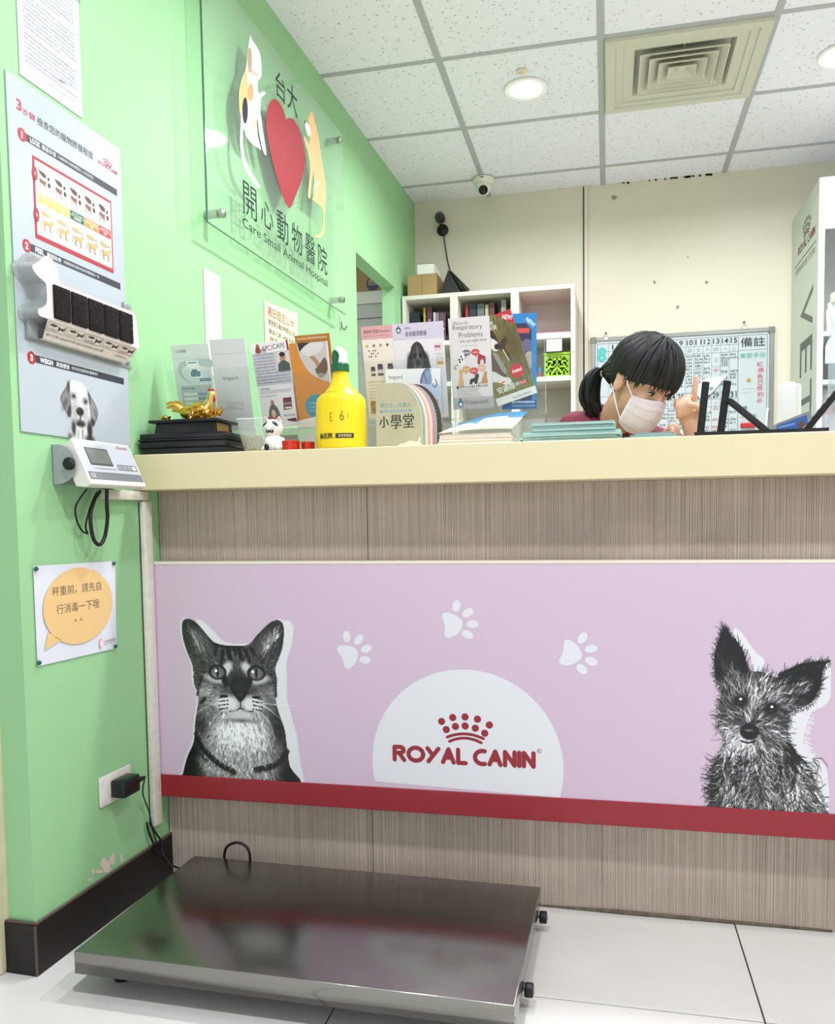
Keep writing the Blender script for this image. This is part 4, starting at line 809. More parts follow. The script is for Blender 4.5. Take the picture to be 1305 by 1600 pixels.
g = G(); g.bm(bm); o = g.make('steel_deck', SS, t, smooth=50)
md = o.modifiers.new('thickness', 'SOLIDIFY'); md.thickness = .0015; md.offset = -1
g = G(); g.box(.02, sw-.02, .03, sd-.02, .055, .075); g.make('under_frame', mat('dark_under_frame', '#2a2826', .7), t)
for x, y in ((.055, .075), (sw-.06, .075), (.055, sd-.06), (sw-.06, sd-.06)):
    g = G(); g.lathe([(.017, 0), (.018, .004), (.018, .024), (.012, .028), (.006, .03), (.006, .056)], 18, c=(x, y, 0)); g.make('foot', BLACK, t, smooth=40)
for y in (.152, .445):
    g = G(); g.lathe([(.005, -.008), (.012, -.008), (.0135, -.006), (.0135, .006), (.012, .008), (.005, .008)], 20); g.move(Matrix.Translation((sw+.0085, y, .0325)) @ Matrix.Rotation(pi/2, 4, 'Y')); w_ = g.make('wheel', BLACK, t, smooth=40)
    g = G(); g.lathe([(.006, -.001), (.006, .0095)], 14); g.lathe([(.003, -.03), (.003, .010)], 10); g.move(Matrix.Translation((sw+.0085, y, .0325)) @ Matrix.Rotation(pi/2, 4, 'Y')); g.make('axle', mat('grey_axle', '#8d8d8b', .4, .6), w_, smooth=40)
g = G(); g.lathe([(.003, 0), (.003, .002)], 10); g.move(Matrix.Translation((sw-.0005, .012, .064)) @ Matrix.Rotation(pi/2, 4, 'Y')); g.make('rivet', STEEL, t)
g = G(); L = [atY(x, y, 1.885) for x, y in ((351, 1350), (351, 1333), (356, 1322), (370, 1316.5), (384, 1322), (390, 1334), (391, 1350))]
mi = (Matrix.Translation(t.location) @ Matrix.Rotation(radians(-.9), 4, 'Z')).inverted(); g.tube([mi @ p for p in spline(L, 6)], .0036, 8); g.make('lead_loop', CABLE, t, smooth=60)
# ================================================================== things on the counter ledge
BW = mat('black_lacquered_wood', '#0e0d0e', .28, coat=.2)
t = thing('lower_display_plinth', 'wide black lacquered wooden plinth at the left end of the ledge', 'plinth', (-1.117, 1.845, T))
g = G(); g.rbox(.008, .228, .004, .122, 0, .0165, .002, 1); g.make('foot_rail', BW, t)
for z0, z1, e in ((.016, .034, 0), (.0335, .0370, .004), (.0365, .0515, 0)): g = G(); g.rbox(0-e+.003, .232+e-.003, 0-e+.003, .128, z0, z1, .0035, 2); g.make('moulding', BW, t, smooth=40)
t = thing('upper_display_plinth', 'smaller black wooden plinth stacked under the gold rooster', 'plinth', (-1.083, 1.866, T+.0517))
g = G(); g.raw([(0, 0, 0), (.160, 0, 0), (.160, .10, 0), (0, .10, 0), (.004, .003, .026), (.158, .003, .026), (.158, .097, .026), (.004, .097, .026)], [(3, 2, 1, 0), (4, 5, 6, 7), (0, 1, 5, 4), (1, 2, 6, 5), (2, 3, 7, 6), (3, 0, 4, 7)]); g.make('block', BW, t)
g = G(); g.rbox(-.012, .172, -.010, .110, .026, .0335, .003, 2); g.make('top_slab', BW, t, smooth=40)
g = G(); g.box(.1597, .1612, .012, .075, .003, .024, hx('#b28d4e')); g.make('gilt_plaque', print_mat('gilt_plate', .35, metal=.6), t)
GOLD = mat('polished_gold', '#e0b44e', .18, 1, var=.1, vscale=40); GOLD2 = mat('pale_gold', '#e9cf86', .22, 1)
zt = T+.0517+.0336
t = thing('rooster_ornament', 'golden rooster ornament sitting on coins on the black plinth', 'ornament', (-.998, 1.915, zt))
g = G(); g.ball((0, 0, .022), (.042, .02, .02), 18, 10); g.ball((.012, 0, .026), (.03, .021, .022), 16, 10); g.make('body', GOLD, t, smooth=60)
for k, (a, L) in enumerate(((150, .052), (163, .050), (140, .046), (174, .04), (128, .036))):
    g = G(); a = radians(a); p0 = Vector((-.028, 0, .026)); g.tube(spline([p0, p0+Vector((cos(a)*L*.6, .004*(k-2), sin(a)*L*.75)), p0+Vector((cos(a)*L, .006*(k-2), sin(a)*L*.62))], 4), [.006, .0065, .006, .0055, .005, .0045, .004, .003, .001], 7, flat=.5); g.make('tail_feather', GOLD, t, smooth=60)
g = G(); g.tube(spline([(.030, 0, .03), (.040, 0, .045), (.044, 0, .062)], 4), [.016, .0155, .015, .014, .0125, .011, .010, .0095, .009], 12); g.ball((.045, 0, .064), (.011, .009, .010), 12, 8); g.make('neck_and_head', GOLD2, t, smooth=60)
g = G(); g.tube([(.054, 0, .064), (.060, 0, .061)], [.004, .0008], 7); g.make('beak', GOLD, t)
CRED = mat('red_enamel', '#b5182c', .3)
g = G(); [g.ball((.040+.005*k, 0, .0745-.0008*k), (.0045, .0022, .005), 8, 6) for k in range(3)]; g.make('comb', CRED, t, smooth=60)
g = G(); g.ball((.053, -.002, .052), (.0045, .003, .0075), 10, 8); g.make('wattle', CRED, t, smooth=60)
g = G(); rr = random.Random(2)
for k in range(34): x = rr.uniform(.0, .06); g.lathe([(.0065, 0), (.0075, .0006), (.0075, .0014), (.0065, .002)], 10); g.v[-40:] = [tuple(Matrix.Translation((x, rr.uniform(-.03, -.004), rr.uniform(.0, .016)+.01*(1-abs(x-.03)/.03))) @ Matrix.Rotation(rr.uniform(.4, 1.4), 4, 'X') @ Matrix.Rotation(rr.uniform(-.6, .6), 4, 'Y') @ Vector(p)) for p in g.v[-40:]]
o = g.make('coin_heap', GOLD2, t); o['kind'] = 'stuff'
g = G(); rr = random.Random(9)
for k in range(40):
    a = rr.uniform(-.4, 2.2); x = .045+rr.uniform(-.02, .026); g.tube([(x, rr.uniform(-.016, .01), .012), (x+.006*cos(a), -.01, .02), (x+.016*cos(a), -.012, .024+.014*sin(a))], [.0028, .0024, .0006], 5)
o = g.make('breast_feathers', GOLD, t, smooth=60); o['kind'] = 'stuff'
t = thing('gold_ingot', 'small shiny gold ingot beside the rooster at the plinth edge', 'ornament', (-1.075, 1.905, zt))
g = G(); n = 18
for i in range(9):
    z = i/8
    for k in range(n): a = 2*pi*k/n; r_ = .010+.006*z; g.v.append((cos(a)*r_*1.0, sin(a)*r_*.7, z*.010+.006*max(0, cos(a)**2-.3)*z*z))
for i in range(8):
    for k in range(n): g.f.append((i*n+k, i*n+(k+1) % n, (i+1)*n+(k+1) % n, (i+1)*n+k)); g.c.append(None)
g.f.append(tuple(range(n))[::-1]); g.c.append(None); g.make('boat_shaped_rim', GOLD2, t, smooth=60)
g = G(); g.ball((0, 0, .0105), (.0095, .0075, .007), 14, 8); g.make('domed_centre', GOLD, t, smooth=60)

# ------------------------------------------------------------------ leaflet racks leaning towards the visitor
LEAN = radians(14)
RACK = acrylic('rack_acrylic', (.97, .985, .98, 1), .012)
def plane(Y, d=0):
    n = Vector((0, -cos(LEAN), -sin(LEAN))); return n, Vector((0, Y, 1.28))+n*d
def hp(px, py, Y, d=0): n, p = plane(Y, d); return hit(px, py, n, p)
def rack(x0, x1, Y, ztop, label, tag_text=None):
    """x0..x1 on the ledge, Y at mid height"""
    yb = Y+(1.28-T)*math.tan(LEAN); t = thing('leaflet_rack', label, 'leaflet rack', (x0, yb, T), 0, 'clear leaflet racks along the ledge')
    W = x1-x0; L = (ztop-T)/cos(LEAN)
    def part(name, a, b, v0, v1, d0, d1, m=RACK):
        g = G(); g.box(a, b, v0, v1, d0, d1); o = g.make(name, m, t); o.rotation_euler = (pi/2+LEAN, 0, 0); return o
    part('back_panel', 0, W, .012, L-.03, -.0155, -.0125); part('pocket_front', 0, W, .085, L-.08, .0075, .0095); part('pocket_floor', 0, W, .080, .0835, -.012, .009)
    part('side_panel', -.003, -.0003, .03, L-.045, -.016, .0105); part('side_panel', W+.0003, W+.003, .03, L-.045, -.016, .0105); part('divider', W/2-.001, W/2+.001, .086, L-.08, -.012, .007)
    SM = mat('grey_clear_base', '#b9beb9', .2, alpha=.45)
    g = G(); g.rbox(0, W, -.045, .045, .0005, .006, .002, 1); g.make('base_plate', SM, t); part('lower_front', .004, W-.004, .012, .076, .003, .005, SM)
    if tag_text: g = G(); g.lay = 4; g.rect(.03, .02, .095, .058, '#8d938c'); g.rect(.115, .03, .14, .055, '#cfd3cd'); g.text(tag_text, .038, .035, .012, '#e9ece6'); o = g.make('rack_label', PRINT, t); o.rotation_euler = (pi/2+LEAN, 0, 0); o.location = (0, -.006*cos(LEAN), -.006*sin(LEAN))
    return t
def leaflet(name, label, TL, TR, BL, Y, d, draw, paper='#ece9e4', cat='leaflet', group=None, thick=.003, m=PRINT):
    a, b, c = (hp(*p, Y, d) for p in (TL, TR, BL)); n, _ = plane(Y); v = (a-c); h = v.length; v.normalize(); u = (b-a); u -= v*u.dot(v); w = u.length; u.normalize(); nn = u.cross(v)
    o = bpy.data.objects.new(name, None); COL.objects.link(o); o.empty_display_size = .02; tag(o, label, cat, group)
    o.matrix_world = Matrix(((u.x, v.x, nn.x, c.x), (u.y, v.y, nn.y, c.y), (u.z, v.z, nn.z, c.z), (0, 0, 0, 1)))
    g = G(); g.rbox(0, w, 0, h, -thick, 0, .0004, 1, hx(paper)); g.make('sheets', m, o)
    g = G(); draw(g, w, h); g.make('cover_print', m, o); return o
rack(-1.098, -.872, 1.975, 1.385, 'clear leaflet rack beside the green wall, leftmost of the four')
rack(-.868, -.668, 2.0, 1.365, 'clear leaflet rack behind the white cat figurine', 'bioguard')
rack(-.600, -.372, 2.03, 1.39, 'clear leaflet rack behind the arched booklets', 'bioguard')
rack(-.366, -.148, 2.03, 1.385, 'clear leaflet rack nearest to the receptionist')
LG = 'leaflets in the racks'
def d_green(g, w, h):
    g.rect(0, 0, w, h, '#d9dfd8'); g.line([(0, h*.84), (w, h*.84)], .0006, '#aab3ac', False); g.text('f 必須獸獸', w*.1, h*.905, .008, '#39424a', w=w*.3)
    g.poly(sp2([(w*.42, h*.52), (w*.15, h*.64), (w*.12, h*.73), (w*.3, h*.81), (w, h*.815), (w, h*.71), (w*.6, h*.76), (w*.3, h*.735), (w*.2, h*.66)], 4), '#b4c4c2')
    g.rect(w*.36, h*.72, w*.68, h*.81, '#e8ece9'); g.rect(w*.40, h*.775, w*.64, h*.79, '#7e8b8c'); g.rect(w*.42, h*.6, w*.72, h*.7, '#f2f4f2'); g.rect(w*.44, h*.615, w*.70, h*.68, '#5e8494'); g.rect(w*.48, h*.68, w*.62, h*.70, '#4a7384')
    g.rect(w*.66, h*.555, w*.96, h*.59, '#4f7f93'); g.scribble(w*.69, w*.94, h*.565, .0036, '#dfe9ec', 1)
    g.rect(w*.12, h*.06, w*.95, h*.51, '#b9c6c2'); g.text('f 四大特色優勢', w*.16, h*.46, .006, '#3c464a', w=w*.35)
    for k in range(3): y = h*(.39-.055*k); g.rect(w*.18, y, w*.56, y+h*.03, '#e6ebe8'); g.rect(w*.56, y, w*.80, y+h*.03, '#5c8b9b'); g.scribble(w*.59, w*.78, y+.002, .0032, '#dfe9ec', k)
    g.scribble(w*.3, w*.9, h*.19, .003, '#6a7678', 7); g.scribble(w*.3, w*.8, h*.15, .003, '#6a7678', 8)
leaflet('product_leaflet', 'pale green leaflet with a blue jar in the leftmost rack', (266, 540), (324, 532), (285, 668), 1.975, .002, d_green, '#d5dad6', group=LG)
def d_bio(g, w, h):
    g.rect(0, 0, w, h, '#d9d9d6'); g.line([(0, h*.84), (w, h*.845)], .0007, '#a9a9a6', False); g.text('bioguard', w*.27, h*.545, .0125, '#4a4a4a', w=w*.42)
    for k in range(4): g.scribble(w*.25, w*.78, h*(.3-.024*k), .0026, '#777777', k, .4)
leaflet('company_leaflet', 'plain silver grey leaflet next to the pale green one', (327, 531), (382, 528), (344, 672), 1.975, .001, d_bio, '#d5d5d2', group=LG)
def d_apo(g, w, h):
    g.rect(0, 0, w, h, '#efe9ea'); g.rect(0, h*.505, w, h*.885, '#c5c3c9'); g.rect(w*.95, h*.885, w, h, '#8e2a38'); g.text('AP', w*.28, h*.91, .011, '#3a3a3a', w=w*.16); g.line([(w*.5+.006*cos(k*.5), h*.935+.006*sin(k*.5)) for k in range(13)], .0016, '#b0344a', False); g.text('CAPS', w*.58, h*.915, .012, '#3a3a3a', w=w*.32); g.text('康倍舒', w*.1, h*.885, .009, '#2e2a2a', w=w*.3, bold=.01)
    g.oval(w*.18, h*.955, .005, .008, '#b36a4a'); g.oval(w*.18, h*.92, .007, .008, '#8c4630')
    for k in range(10): g.scribble(w*.05, w*(.58 if k < 6 else .93), h*(.855-.036*k), .0036, '#55525a', k, .3)
    g.rect(w*.63, h*.655, w*.98, h*.875, '#d9cfc4'); g.oval(w*.80, h*.80, .0075, .011, '#b98a72'); g.oval(w*.80, h*.845, .008, .006, '#2b2422'); g.poly([(w*.64, h*.655), (w*.66, h*.74), (w*.76, h*.775), (w*.85, h*.775), (w*.96, h*.74), (w*.97, h*.655)], '#4c5650')
    g.text('代表性著作', w*.07, h*.455, .005, '#4a464a'); [g.scribble(w*.07, w*.9, h*(.435-.02*k), .0028, '#8b8788', k+20, .3) for k in range(2)]; g.scribble(w*.07, w*.5, h*.375, .003, '#6a6668', 30)
    g.oval(w*.34, h*.30, .0045, .007, '#a9785e'); g.poly(sp2([(w*.2, h*.12), (w*.24, h*.24), (w*.34, h*.285), (w*.46, h*.23), (w*.5, h*.11), (w*.36, h*.1)], 3), '#5d6154'); g.poly(sp2([(w*.14, h*.12), (w*.26, h*.16), (w*.36, h*.19), (w*.44, h*.1), (w*.3, h*.09)], 3), '#a65a3e'); g.oval(w*.33, h*.17, .006, .01, '#d9c2ac')
    g.poly([(w*.62, h*.20), (w*.85, h*.21), (w*.87, h*.345), (w*.64, h*.345)], '#6d1e2c'); g.rect(w*.66, h*.215, w*.84, h*.235, '#efe9e4'); g.text('DOG', w*.66, h*.26, .006, '#e9dcd8', w=w*.18); g.text('Pet Herbal', w*.6, h*.125, .006, '#7a7678', w=w*.3); g.poly([(w*.7, h*.07), (w*.93, h*.05), (w*.9, h*.1), (w*.66, h*.09)], '#5b1b30'); g.scribble(w*.1, w*.4, h*.07, .003, '#6a6668', 31)
leaflet('vet_leaflet', 'white and grey leaflet with a portrait of a person in the second rack', (391, 538), (450, 536), (413, 670), 2.0, .002, d_apo, '#e9e3e4', group=LG)
def d_or2(g, w, h): g.rect(0, 0, w, h, '#b5772a'); g.scribble(w*.08, w*.92, h*.955, .004, '#f3e6d2', 3, .3, 1.2)
leaflet('orange_backing_leaflet', 'taller brown orange leaflet edge standing behind the orange one', (460, 525), (514.5, 521), (478, 668), 2.0, -.0095, d_or2, '#b5772a', group=LG)
def d_or(g, w, h):
    g.rect(0, 0, w, h, '#d58a30'); g.rect(w*.96, .0, w, h, '#e5e1dc')
    g.poly([(w*.20, h)]+sp2([(w*.24, h*.86), (w*.40, h*.7), (w*.62, h*.6), (w*.955, h*.53)], 4, False)+[(w*.955, h)], '#c9c3c2'); g.poly([(w*.22, h), (w*.26, h*.9), (w*.5, h*.985), (w*.56, h)], '#3a2b28'); g.poly(sp2([(w*.42, h*.92), (w*.55, h*.88), (w*.72, h*.78), (w*.8, h*.7), (w*.72, h*.69), (w*.6, h*.78), (w*.46, h*.86)], 4), '#b08468'); g.poly(sp2([(w*.62, h*.68), (w*.74, h*.74), (w*.9, h*.82), (w*.95, h*.7), (w*.86, h*.62), (w*.7, h*.62)], 4), '#6d564b'); g.oval(w*.76, h*.615, .009, .006, '#a28c80'); g.poly(sp2([(w*.3, h*.9), (w*.5, h*.98), (w*.9, h*.98), (w*.75, h*.88), (w*.5, h*.84)], 4), '#dcd7d6')
    g.oval(w*.56, h*.255, w*.30, w*.30, '#3d93ae'); [g.scribble(w*.36, w*.76, h*(.29-.045*k), .0034, '#cfe4ea', k) for k in range(3)]
    g.poly([(0, 0), (w, 0), (w, h*.13), (w*.6, h*.145), (0, h*.095)], '#efeae6'); [g.scribble(w*.05, w*.7, h*(.055-.02*k), .0024, '#b9b2ab', k) for k in range(2)]
leaflet('orange_leaflet', 'orange leaflet with a blue circle and a dog paw photo', (451, 537), (511, 531), (466, 670), 2.0, .002, d_or, '#e2ddd8', group=LG)
def d_pink(g, w, h):
    g.rect(0, 0, w, h, '#efe3d8'); g.rect(0, h*.86, w, h, '#dca6a6'); g.text('寵物腎 腎調 Renvinex', w*.08, h*.925, .008, '#6b3f48', w=w*.85, bold=.01); g.scribble(w*.08, w*.9, h*.89, .0028, '#8a5f66', 4, .3)
    for k, c in enumerate(('#d8b13e', '#8a857a', '#a39a86', '#6b6d5c')): g.poly(sp2([(w*(.1+.22*k), h*.79), (w*(.14+.22*k), h*.81), (w*(.2+.22*k), h*.80), (w*(.16+.22*k), h*.775)], 3), c)
    for k in range(9): g.oval(w*(.2+.07*(k % 5)), h*(.68+.03*(k % 3)), .0016, .0022, '#4b4740')
    for x_, s_ in ((.28, .8), (.52, 1), (.85, 1)): g.rect(w*(x_-.09*s_), h*.47, w*(x_+.09*s_), h*(.47+.1*s_), '#5d3b4b'); g.rect(w*(x_-.09*s_), h*.495, w*(x_+.09*s_), h*(.47+.065*s_), '#d9cdd2'); g.rect(w*(x_-.08*s_), h*(.47+.1*s_), w*(x_+.08*s_), h*(.47+.125*s_), '#2e282c')
    for k in range(6): g.scribble(w*.08, w*.75, h*(.40-.035*k), .003, '#94806f', k, .3)
    g.rect(w*.1, h*.06, w*.42, h*.2, '#a98a58'); rr = random.Random(3); [g.oval(w*rr.uniform(.12, .4), h*rr.uniform(.07, .19), .002, .0015, rr.choice(('#7d5f35', '#c9ab74', '#8f7040'))) for _ in range(16)]
leaflet('supplement_leaflet', 'cream leaflet with a pink header and small jars in the third rack', (563.5, 511), (612, 507), (577, 655), 2.03, .001, d_pink, '#e9ddd2', group=LG)
def spaniel():
    p = Pic(100, 80, 1.9, [.90, .87, .88]); p.fill([(22, 80), (20, 66), (24, 50), (34, 28), (42, 12), (56, 5), (70, 10), (80, 26), (92, 50), (96, 66), (90, 80)], .12); p.oval(57, 40, 17, 28, .27, .3); p.oval(57, 58, 14, 16, .40, .4); p.oval(57, 30, 4, 18, .38, .6, .7); p.oval(57, 48, 8, 6, .03, .3); p.oval(48, 33, 4, 4, .03, .3); p.oval(66, 33, 4, 4, .03, .3); p.oval(32, 56, 9, 24, .08, .4); p.oval(83, 56, 9, 24, .09, .4); p.oval(57, 70, 16, 8, .12, .4)
    p.fur(160, p.mask([(22, 80), (20, 66), (34, 28), (56, 5), (80, 26), (96, 66), (90, 80)]), lambda x, y: 1.4, 10, 1.6, .6, 1.5, .5); p.oval(57, 50, 8, 6, .03, .3); p.oval(48, 34, 4, 4, .02, .3); p.oval(66, 34, 4, 4, .02, .3); return p
SPN = spaniel()
def d_span(g, w, h):
    g.rect(0, 0, w, h, '#e9e2e6'); g.rect(0, h*.83, w, h, '#d4cbdb'); g.oval(w*.12, h*.935, .006, .0075, '#20514f'); g.oval(w*.12, h*.932, .0032, .004, '#dfe6ea'); g.line([(w*.12, h*.96), (w*.12, h*.985)], .0018, '#20514f'); g.text('寵物', w*.25, h*.935, .0065, '#77737d'); g.text('血液循環健康', w*.25, h*.865, .0125, '#4d4860', w=w*.42, bold=.01)
    g.raster(SPN.a, w*.10, h*.44, w*.74, h*.83, SPN.on); g.rect(w*.80, h*.70, w*.95, h*.78, '#e2cfd4'); g.rect(w*.81, h*.735, w*.92, h*.755, '#b04a66'); g.rect(w*.82, h*.53, w*.98, h*.61, '#ecd9bd'); g.rect(w*.84, h*.56, w*.96, h*.585, '#c98a4a')
    for k in range(4): g.scribble(w*.82, w*.97, h*(.66-.025*k), .003, '#8c858a', k)
leaflet('spaniel_leaflet', 'pale violet leaflet with a black spaniel portrait', (612.5, 507), (692, 500), (624, 655), 2.03, .001, d_span, '#e0d9e0', group=LG)
def d_bio2(g, w, h):
    g.rect(0, 0, w, h, '#eef1f4'); g.poly([(w, 0), (w, h*.92)]+[(w*.82+w*.46*cos(a), h*.28+w*.44*sin(a)) for a in (1.2+k*.2 for k in range(12)) if h*.28+w*.44*sin(a) > 0 and w*.82+w*.46*cos(a) < w]+[(w*.42, 0)], '#c4d2ea'); g.text('bioguard', w*.06, h*.80, .0125, '#4a4d55', w=w*.25); g.oval(w*.47, h*.83, .005, .0055, '#eef2f8'); g.line(sp2([(w*.1, h*.35), (w*.14, h*.48), (w*.2, h*.52), (w*.26, h*.45), (w*.3, h*.5)], 5, False), .0007, '#7d8794')
    g.poly(sp2([(w*.62, h*.75), (w*.66, h*.9), (w*.72, h*.99), (w*.8, h*.99), (w*.84, h*.85), (w*.82, h*.72), (w*.72, h*.72)], 4), '#8fa4c4'); g.line(sp2([(w*.64, h*.72), (w*.68, h*.88), (w*.75, h*.98), (w*.83, h*.97)], 4, False), .0016, '#23262e'); g.line(sp2([(w*.85, h*.7), (w*.9, h*.66), (w*.93, h*.74), (w*.9, h*.8)], 4, False), .0018, '#23262e'); g.line([(w*.7, h*.92), (w*.75, h*.74)], .0014, '#23262e'); g.rect(w*.86, h*.3, w*.94, h*.44, '#d99a6a')
leaflet('bioguard_leaflet', 'white and lavender blue leaflet in front of the spaniel leaflet', (602, 577), (688, 565), (606, 662), 2.03, .012, d_bio2, '#e6eaf0', group=LG)
def d_resp(g, w, h):
    g.rect(0, 0, w, h, '#ddd5d4'); g.rect(0, 0, w, h*.13, '#b3aeb0'); K = '#5a5553'
    g.text('What are the', w*.10, h*.925, .008, K, w=w*.38); g.text('Respiratory', w*.10, h*.855, .0145, K, w=w*.72); g.text('Problems', w*.24, h*.785, .0125, K, w=w*.58); g.text('your pet might have?', w*.25, h*.725, .009, K, w=w*.66); g.scribble(w*.27, w*.68, h*.69, .0028, '#8d8785', 2, .5)
    for x_, y_, c, tl in ((.40, .62, '#6f7478', -1), (.62, .62, '#c9403c', 1), (.38, .44, '#c79a5a', -1), (.56, .42, '#c9403c', 1), (.76, .445, '#d9a98c', 1)): g.oval(w*x_, h*y_, .0105, .0075, c); g.poly([(w*x_-.003*tl, h*y_-.005), (w*x_+.004*tl, h*y_-.005), (w*x_+.003*tl, h*y_-.0125)], c); g.scribble(w*x_-.0065, w*x_+.0075, h*y_-.0018, .0036, '#f3e6dc', int(x_*10), .2)
    def cat(x_, y_, s_, c, c2): g.poly(sp2([(x_-.010*s_, y_), (x_-.006*s_, y_+.016*s_), (x_-.001*s_, y_+.026*s_), (x_-.002*s_, y_+.032*s_), (x_+.002*s_, y_+.030*s_), (x_+.006*s_, y_+.033*s_), (x_+.007*s_, y_+.026*s_), (x_+.006*s_, y_+.014*s_), (x_+.008*s_, y_)], 3), c); g.line(sp2([(x_-.009*s_, y_+.002), (x_-.016*s_, y_), (x_-.02*s_, y_-.006*s_), (x_-.014*s_, y_-.008*s_)], 4, False), .0018*s_, c2)
    cat(w*.27, h*.485, .95, '#e9e6e2', '#4a4745'); [g.oval(w*.27+dx, h*.485+dy, .002, .003, '#33302f') for dx, dy in ((-.004, .008), (.002, .014), (.0, .021), (-.005, .014))]
    g.poly(sp2([(w*.66, h*.50), (w*.68, h*.57), (w*.70, h*.60), (w*.80, h*.58), (w*.86, h*.565), (w*.85, h*.49), (w*.82, h*.49), (w*.80, h*.535), (w*.74, h*.53), (w*.72, h*.485), (w*.69, h*.485)], 3), '#9a3038'); g.poly(sp2([(w*.16, h*.27), (w*.2, h*.36), (w*.19, h*.43), (w*.27, h*.435), (w*.29, h*.40), (w*.27, h*.36), (w*.3, h*.27)], 3), '#cda668')
    g.poly(sp2([(w*.44, h*.275), (w*.47, h*.33), (w*.56, h*.34), (w*.62, h*.39), (w*.68, h*.37), (w*.65, h*.32), (w*.62, h*.275), (w*.58, h*.275), (w*.54, h*.30), (w*.49, h*.275)], 3), '#2b2628'); cat(w*.82, h*.28, .85, '#bf8a50', '#8a5f34')
    g.oval(w*.14, h*.245, .0035, .0035, '#4a4745'); g.scribble(w*.2, w*.9, h*.238, .0048, '#5a5553', 5, .25, 1.2)
    for k in range(4): g.scribble(w*.2, w*(.66, .62, .7, .72)[k], h*(.213-.025*k), .0034, '#8d8785', k+9, .3); g.line([(w*.12, h*(.22-.025*k)), (w*.14, h*(.213-.025*k)), (w*.17, h*(.227-.025*k))], .0008, '#6b6663', False)
    g.oval(w*.19, h*.062, .0068, .008, '#2f6f8c'); g.oval(w*.19, h*.055, .004, .0045, '#dce7ec'); g.oval(w*.19, h*.105, .003, .004, '#2f6f8c'); g.text('VETducate', w*.28, h*.055, .0085, '#7d797b', w=w*.36); g.text('臨床資訊', w*.67, h*.055, .008, '#8f8a8c', w=w*.2)
leaflet('respiratory_leaflet', 'grey respiratory problems leaflet with small cartoon pets', (700, 498), (764.5, 492), (709, 640), 2.03, .0085, d_resp, '#d9d1d0', group=LG)
def collie():
    p = Pic(100, 140, 1.5, (.50, .47, .26)); rr = p.rr
    for _ in range(700): x, y = rr.uniform(0, 100), rr.uniform(0, 140); a = rr.uniform(-2, -1); L = rr.uniform(4, 11); c = rr.choice(((.58, .55, .32), (.42, .40, .20), (.34, .32, .17), (.52, .50, .30), (.3, .27, .15))); p.line([(x, y), (x+cos(a)*L, y+sin(a)*L)], 1.4, c, .7)
    p.oval(80, 60, 26, 40, (.33, .27, .16), .7, .7); p.fill([(0, 20), (18, 12), (40, 14), (46, 30), (50, 48), (44, 58), (34, 60), (24, 52), (10, 60), (0, 62)], (.25, .13, .09)); p.fill([(14, 22), (24, 20), (34, 34), (46, 44), (48, 56), (36, 60), (26, 52), (18, 44)], (.90, .86, .83)); p.oval(43, 53, 6.5, 5, (.10, .08, .08), .2); p.oval(24, 34, 3, 3, (.05, .04, .04), .2); p.fill([(0, 60), (14, 58), (30, 66), (38, 84), (44, 104), (34, 112), (14, 98), (0, 92)], (.36, .29, .24)); p.fill([(0, 94), (16, 92), (34, 106), (48, 112), (50, 120), (36, 122), (16, 112), (0, 108)], (.90, .87, .84)); p.fill([(28, 64), (38, 66), (46, 98), (38, 100)], (.62, .58, .55)); p.fill([(46, 56), (60, 44), (72, 42), (66, 54), (60, 62), (68, 84), (60, 80), (52, 66)], (.28, .2, .12)); p.line([(54, 62), (60, 82)], 3, (.85, .8, .7)); return p
COL_ = collie()
def d_collie(g, w, h):
    g.raster(COL_.a, 0, h*.09, w, h); g.poly([(w*.60, h), (w, h), (w, h*.82)], '#c52a34'); g.text('NEW!', w*.74, h*.925, .011, '#fbeeee', w=w*.24, bold=.02, rot=-.42); g.text('犬貓 一定愛', w*.06, h*.90, .009, '#efe9da', w=w*.45); g.text('全方位保健', w*.06, h*.845, .010, '#efe9da', w=w*.5)
    g.oval(w*.70, h*.32, .0165, .0165, '#d0283a'); g.text('Antinol', w*.70, h*.305, .0085, '#ffffff', w=.024, align='C', bold=.02); g.text('安適得', w*.1, h*.13, .016, '#f2efe6', w=w*.44, bold=.02); g.rect(w*.56, h*.155, w*.66, h*.195, '#b9b4ae'); g.rect(w*.66, h*.155, w*.84, h*.195, '#d8504e'); g.text('PLUS', w*.68, h*.162, .005, '#f4d9d4'); g.line([(w*.2, h*.235), (w*.34, h*.25)], .003, '#e06a4a'); g.rect(0, 0, w, h*.09, '#e9e6e1'); g.text('Vetz Petz Antinol', w*.4, h*.025, .0065, '#4a4640', w=w*.45)
leaflet('collie_leaflet', 'tilted green leaflet with a puppy holding a leaf and a red corner', (735.5, 506), (796, 477.5), (778.5, 635), 2.03, .0045, d_collie, '#e6e2da', group=LG)
def d_blue(g, w, h):
    g.rect(0, 0, w, h, '#3a3550'); g.oval(w*.72, h*.55, w*.3, w*.5, '#6e6684'); g.oval(w*.8, h*.52, w*.16, w*.24, '#b9a79a'); g.rect(0, h*.9, w, h, '#2f84c4'); g.rect(w*.86, 0, w, h, '#2f84c4'); g.poly([(w*.5, h), (w, h), (w, h*.76)], '#2f84c4'); g.text('NEW!', w*.68, h*.93, .010, '#eaf4fb', w=w*.3, bold=.02, rot=-.75); g.rect(w*.45, h*.80, w*.8, h*.85, '#d8504e'); g.rect(0, 0, w, h*.10, '#1f5f9e'); g.text('performance.', w*.3, h*.06, .008, '#f0f4f8', w=w*.65, bold=.02); g.text('mobility benefits', w*.3, h*.025, .005, '#d5e2ee', w=w*.65)
leaflet('blue_leaflet', 'blue edged leaflet behind the tilted puppy leaflet', (783, 491), (838.5, 487), (785, 640), 2.03, -.001, d_blue, '#2c2a3c', group=LG)

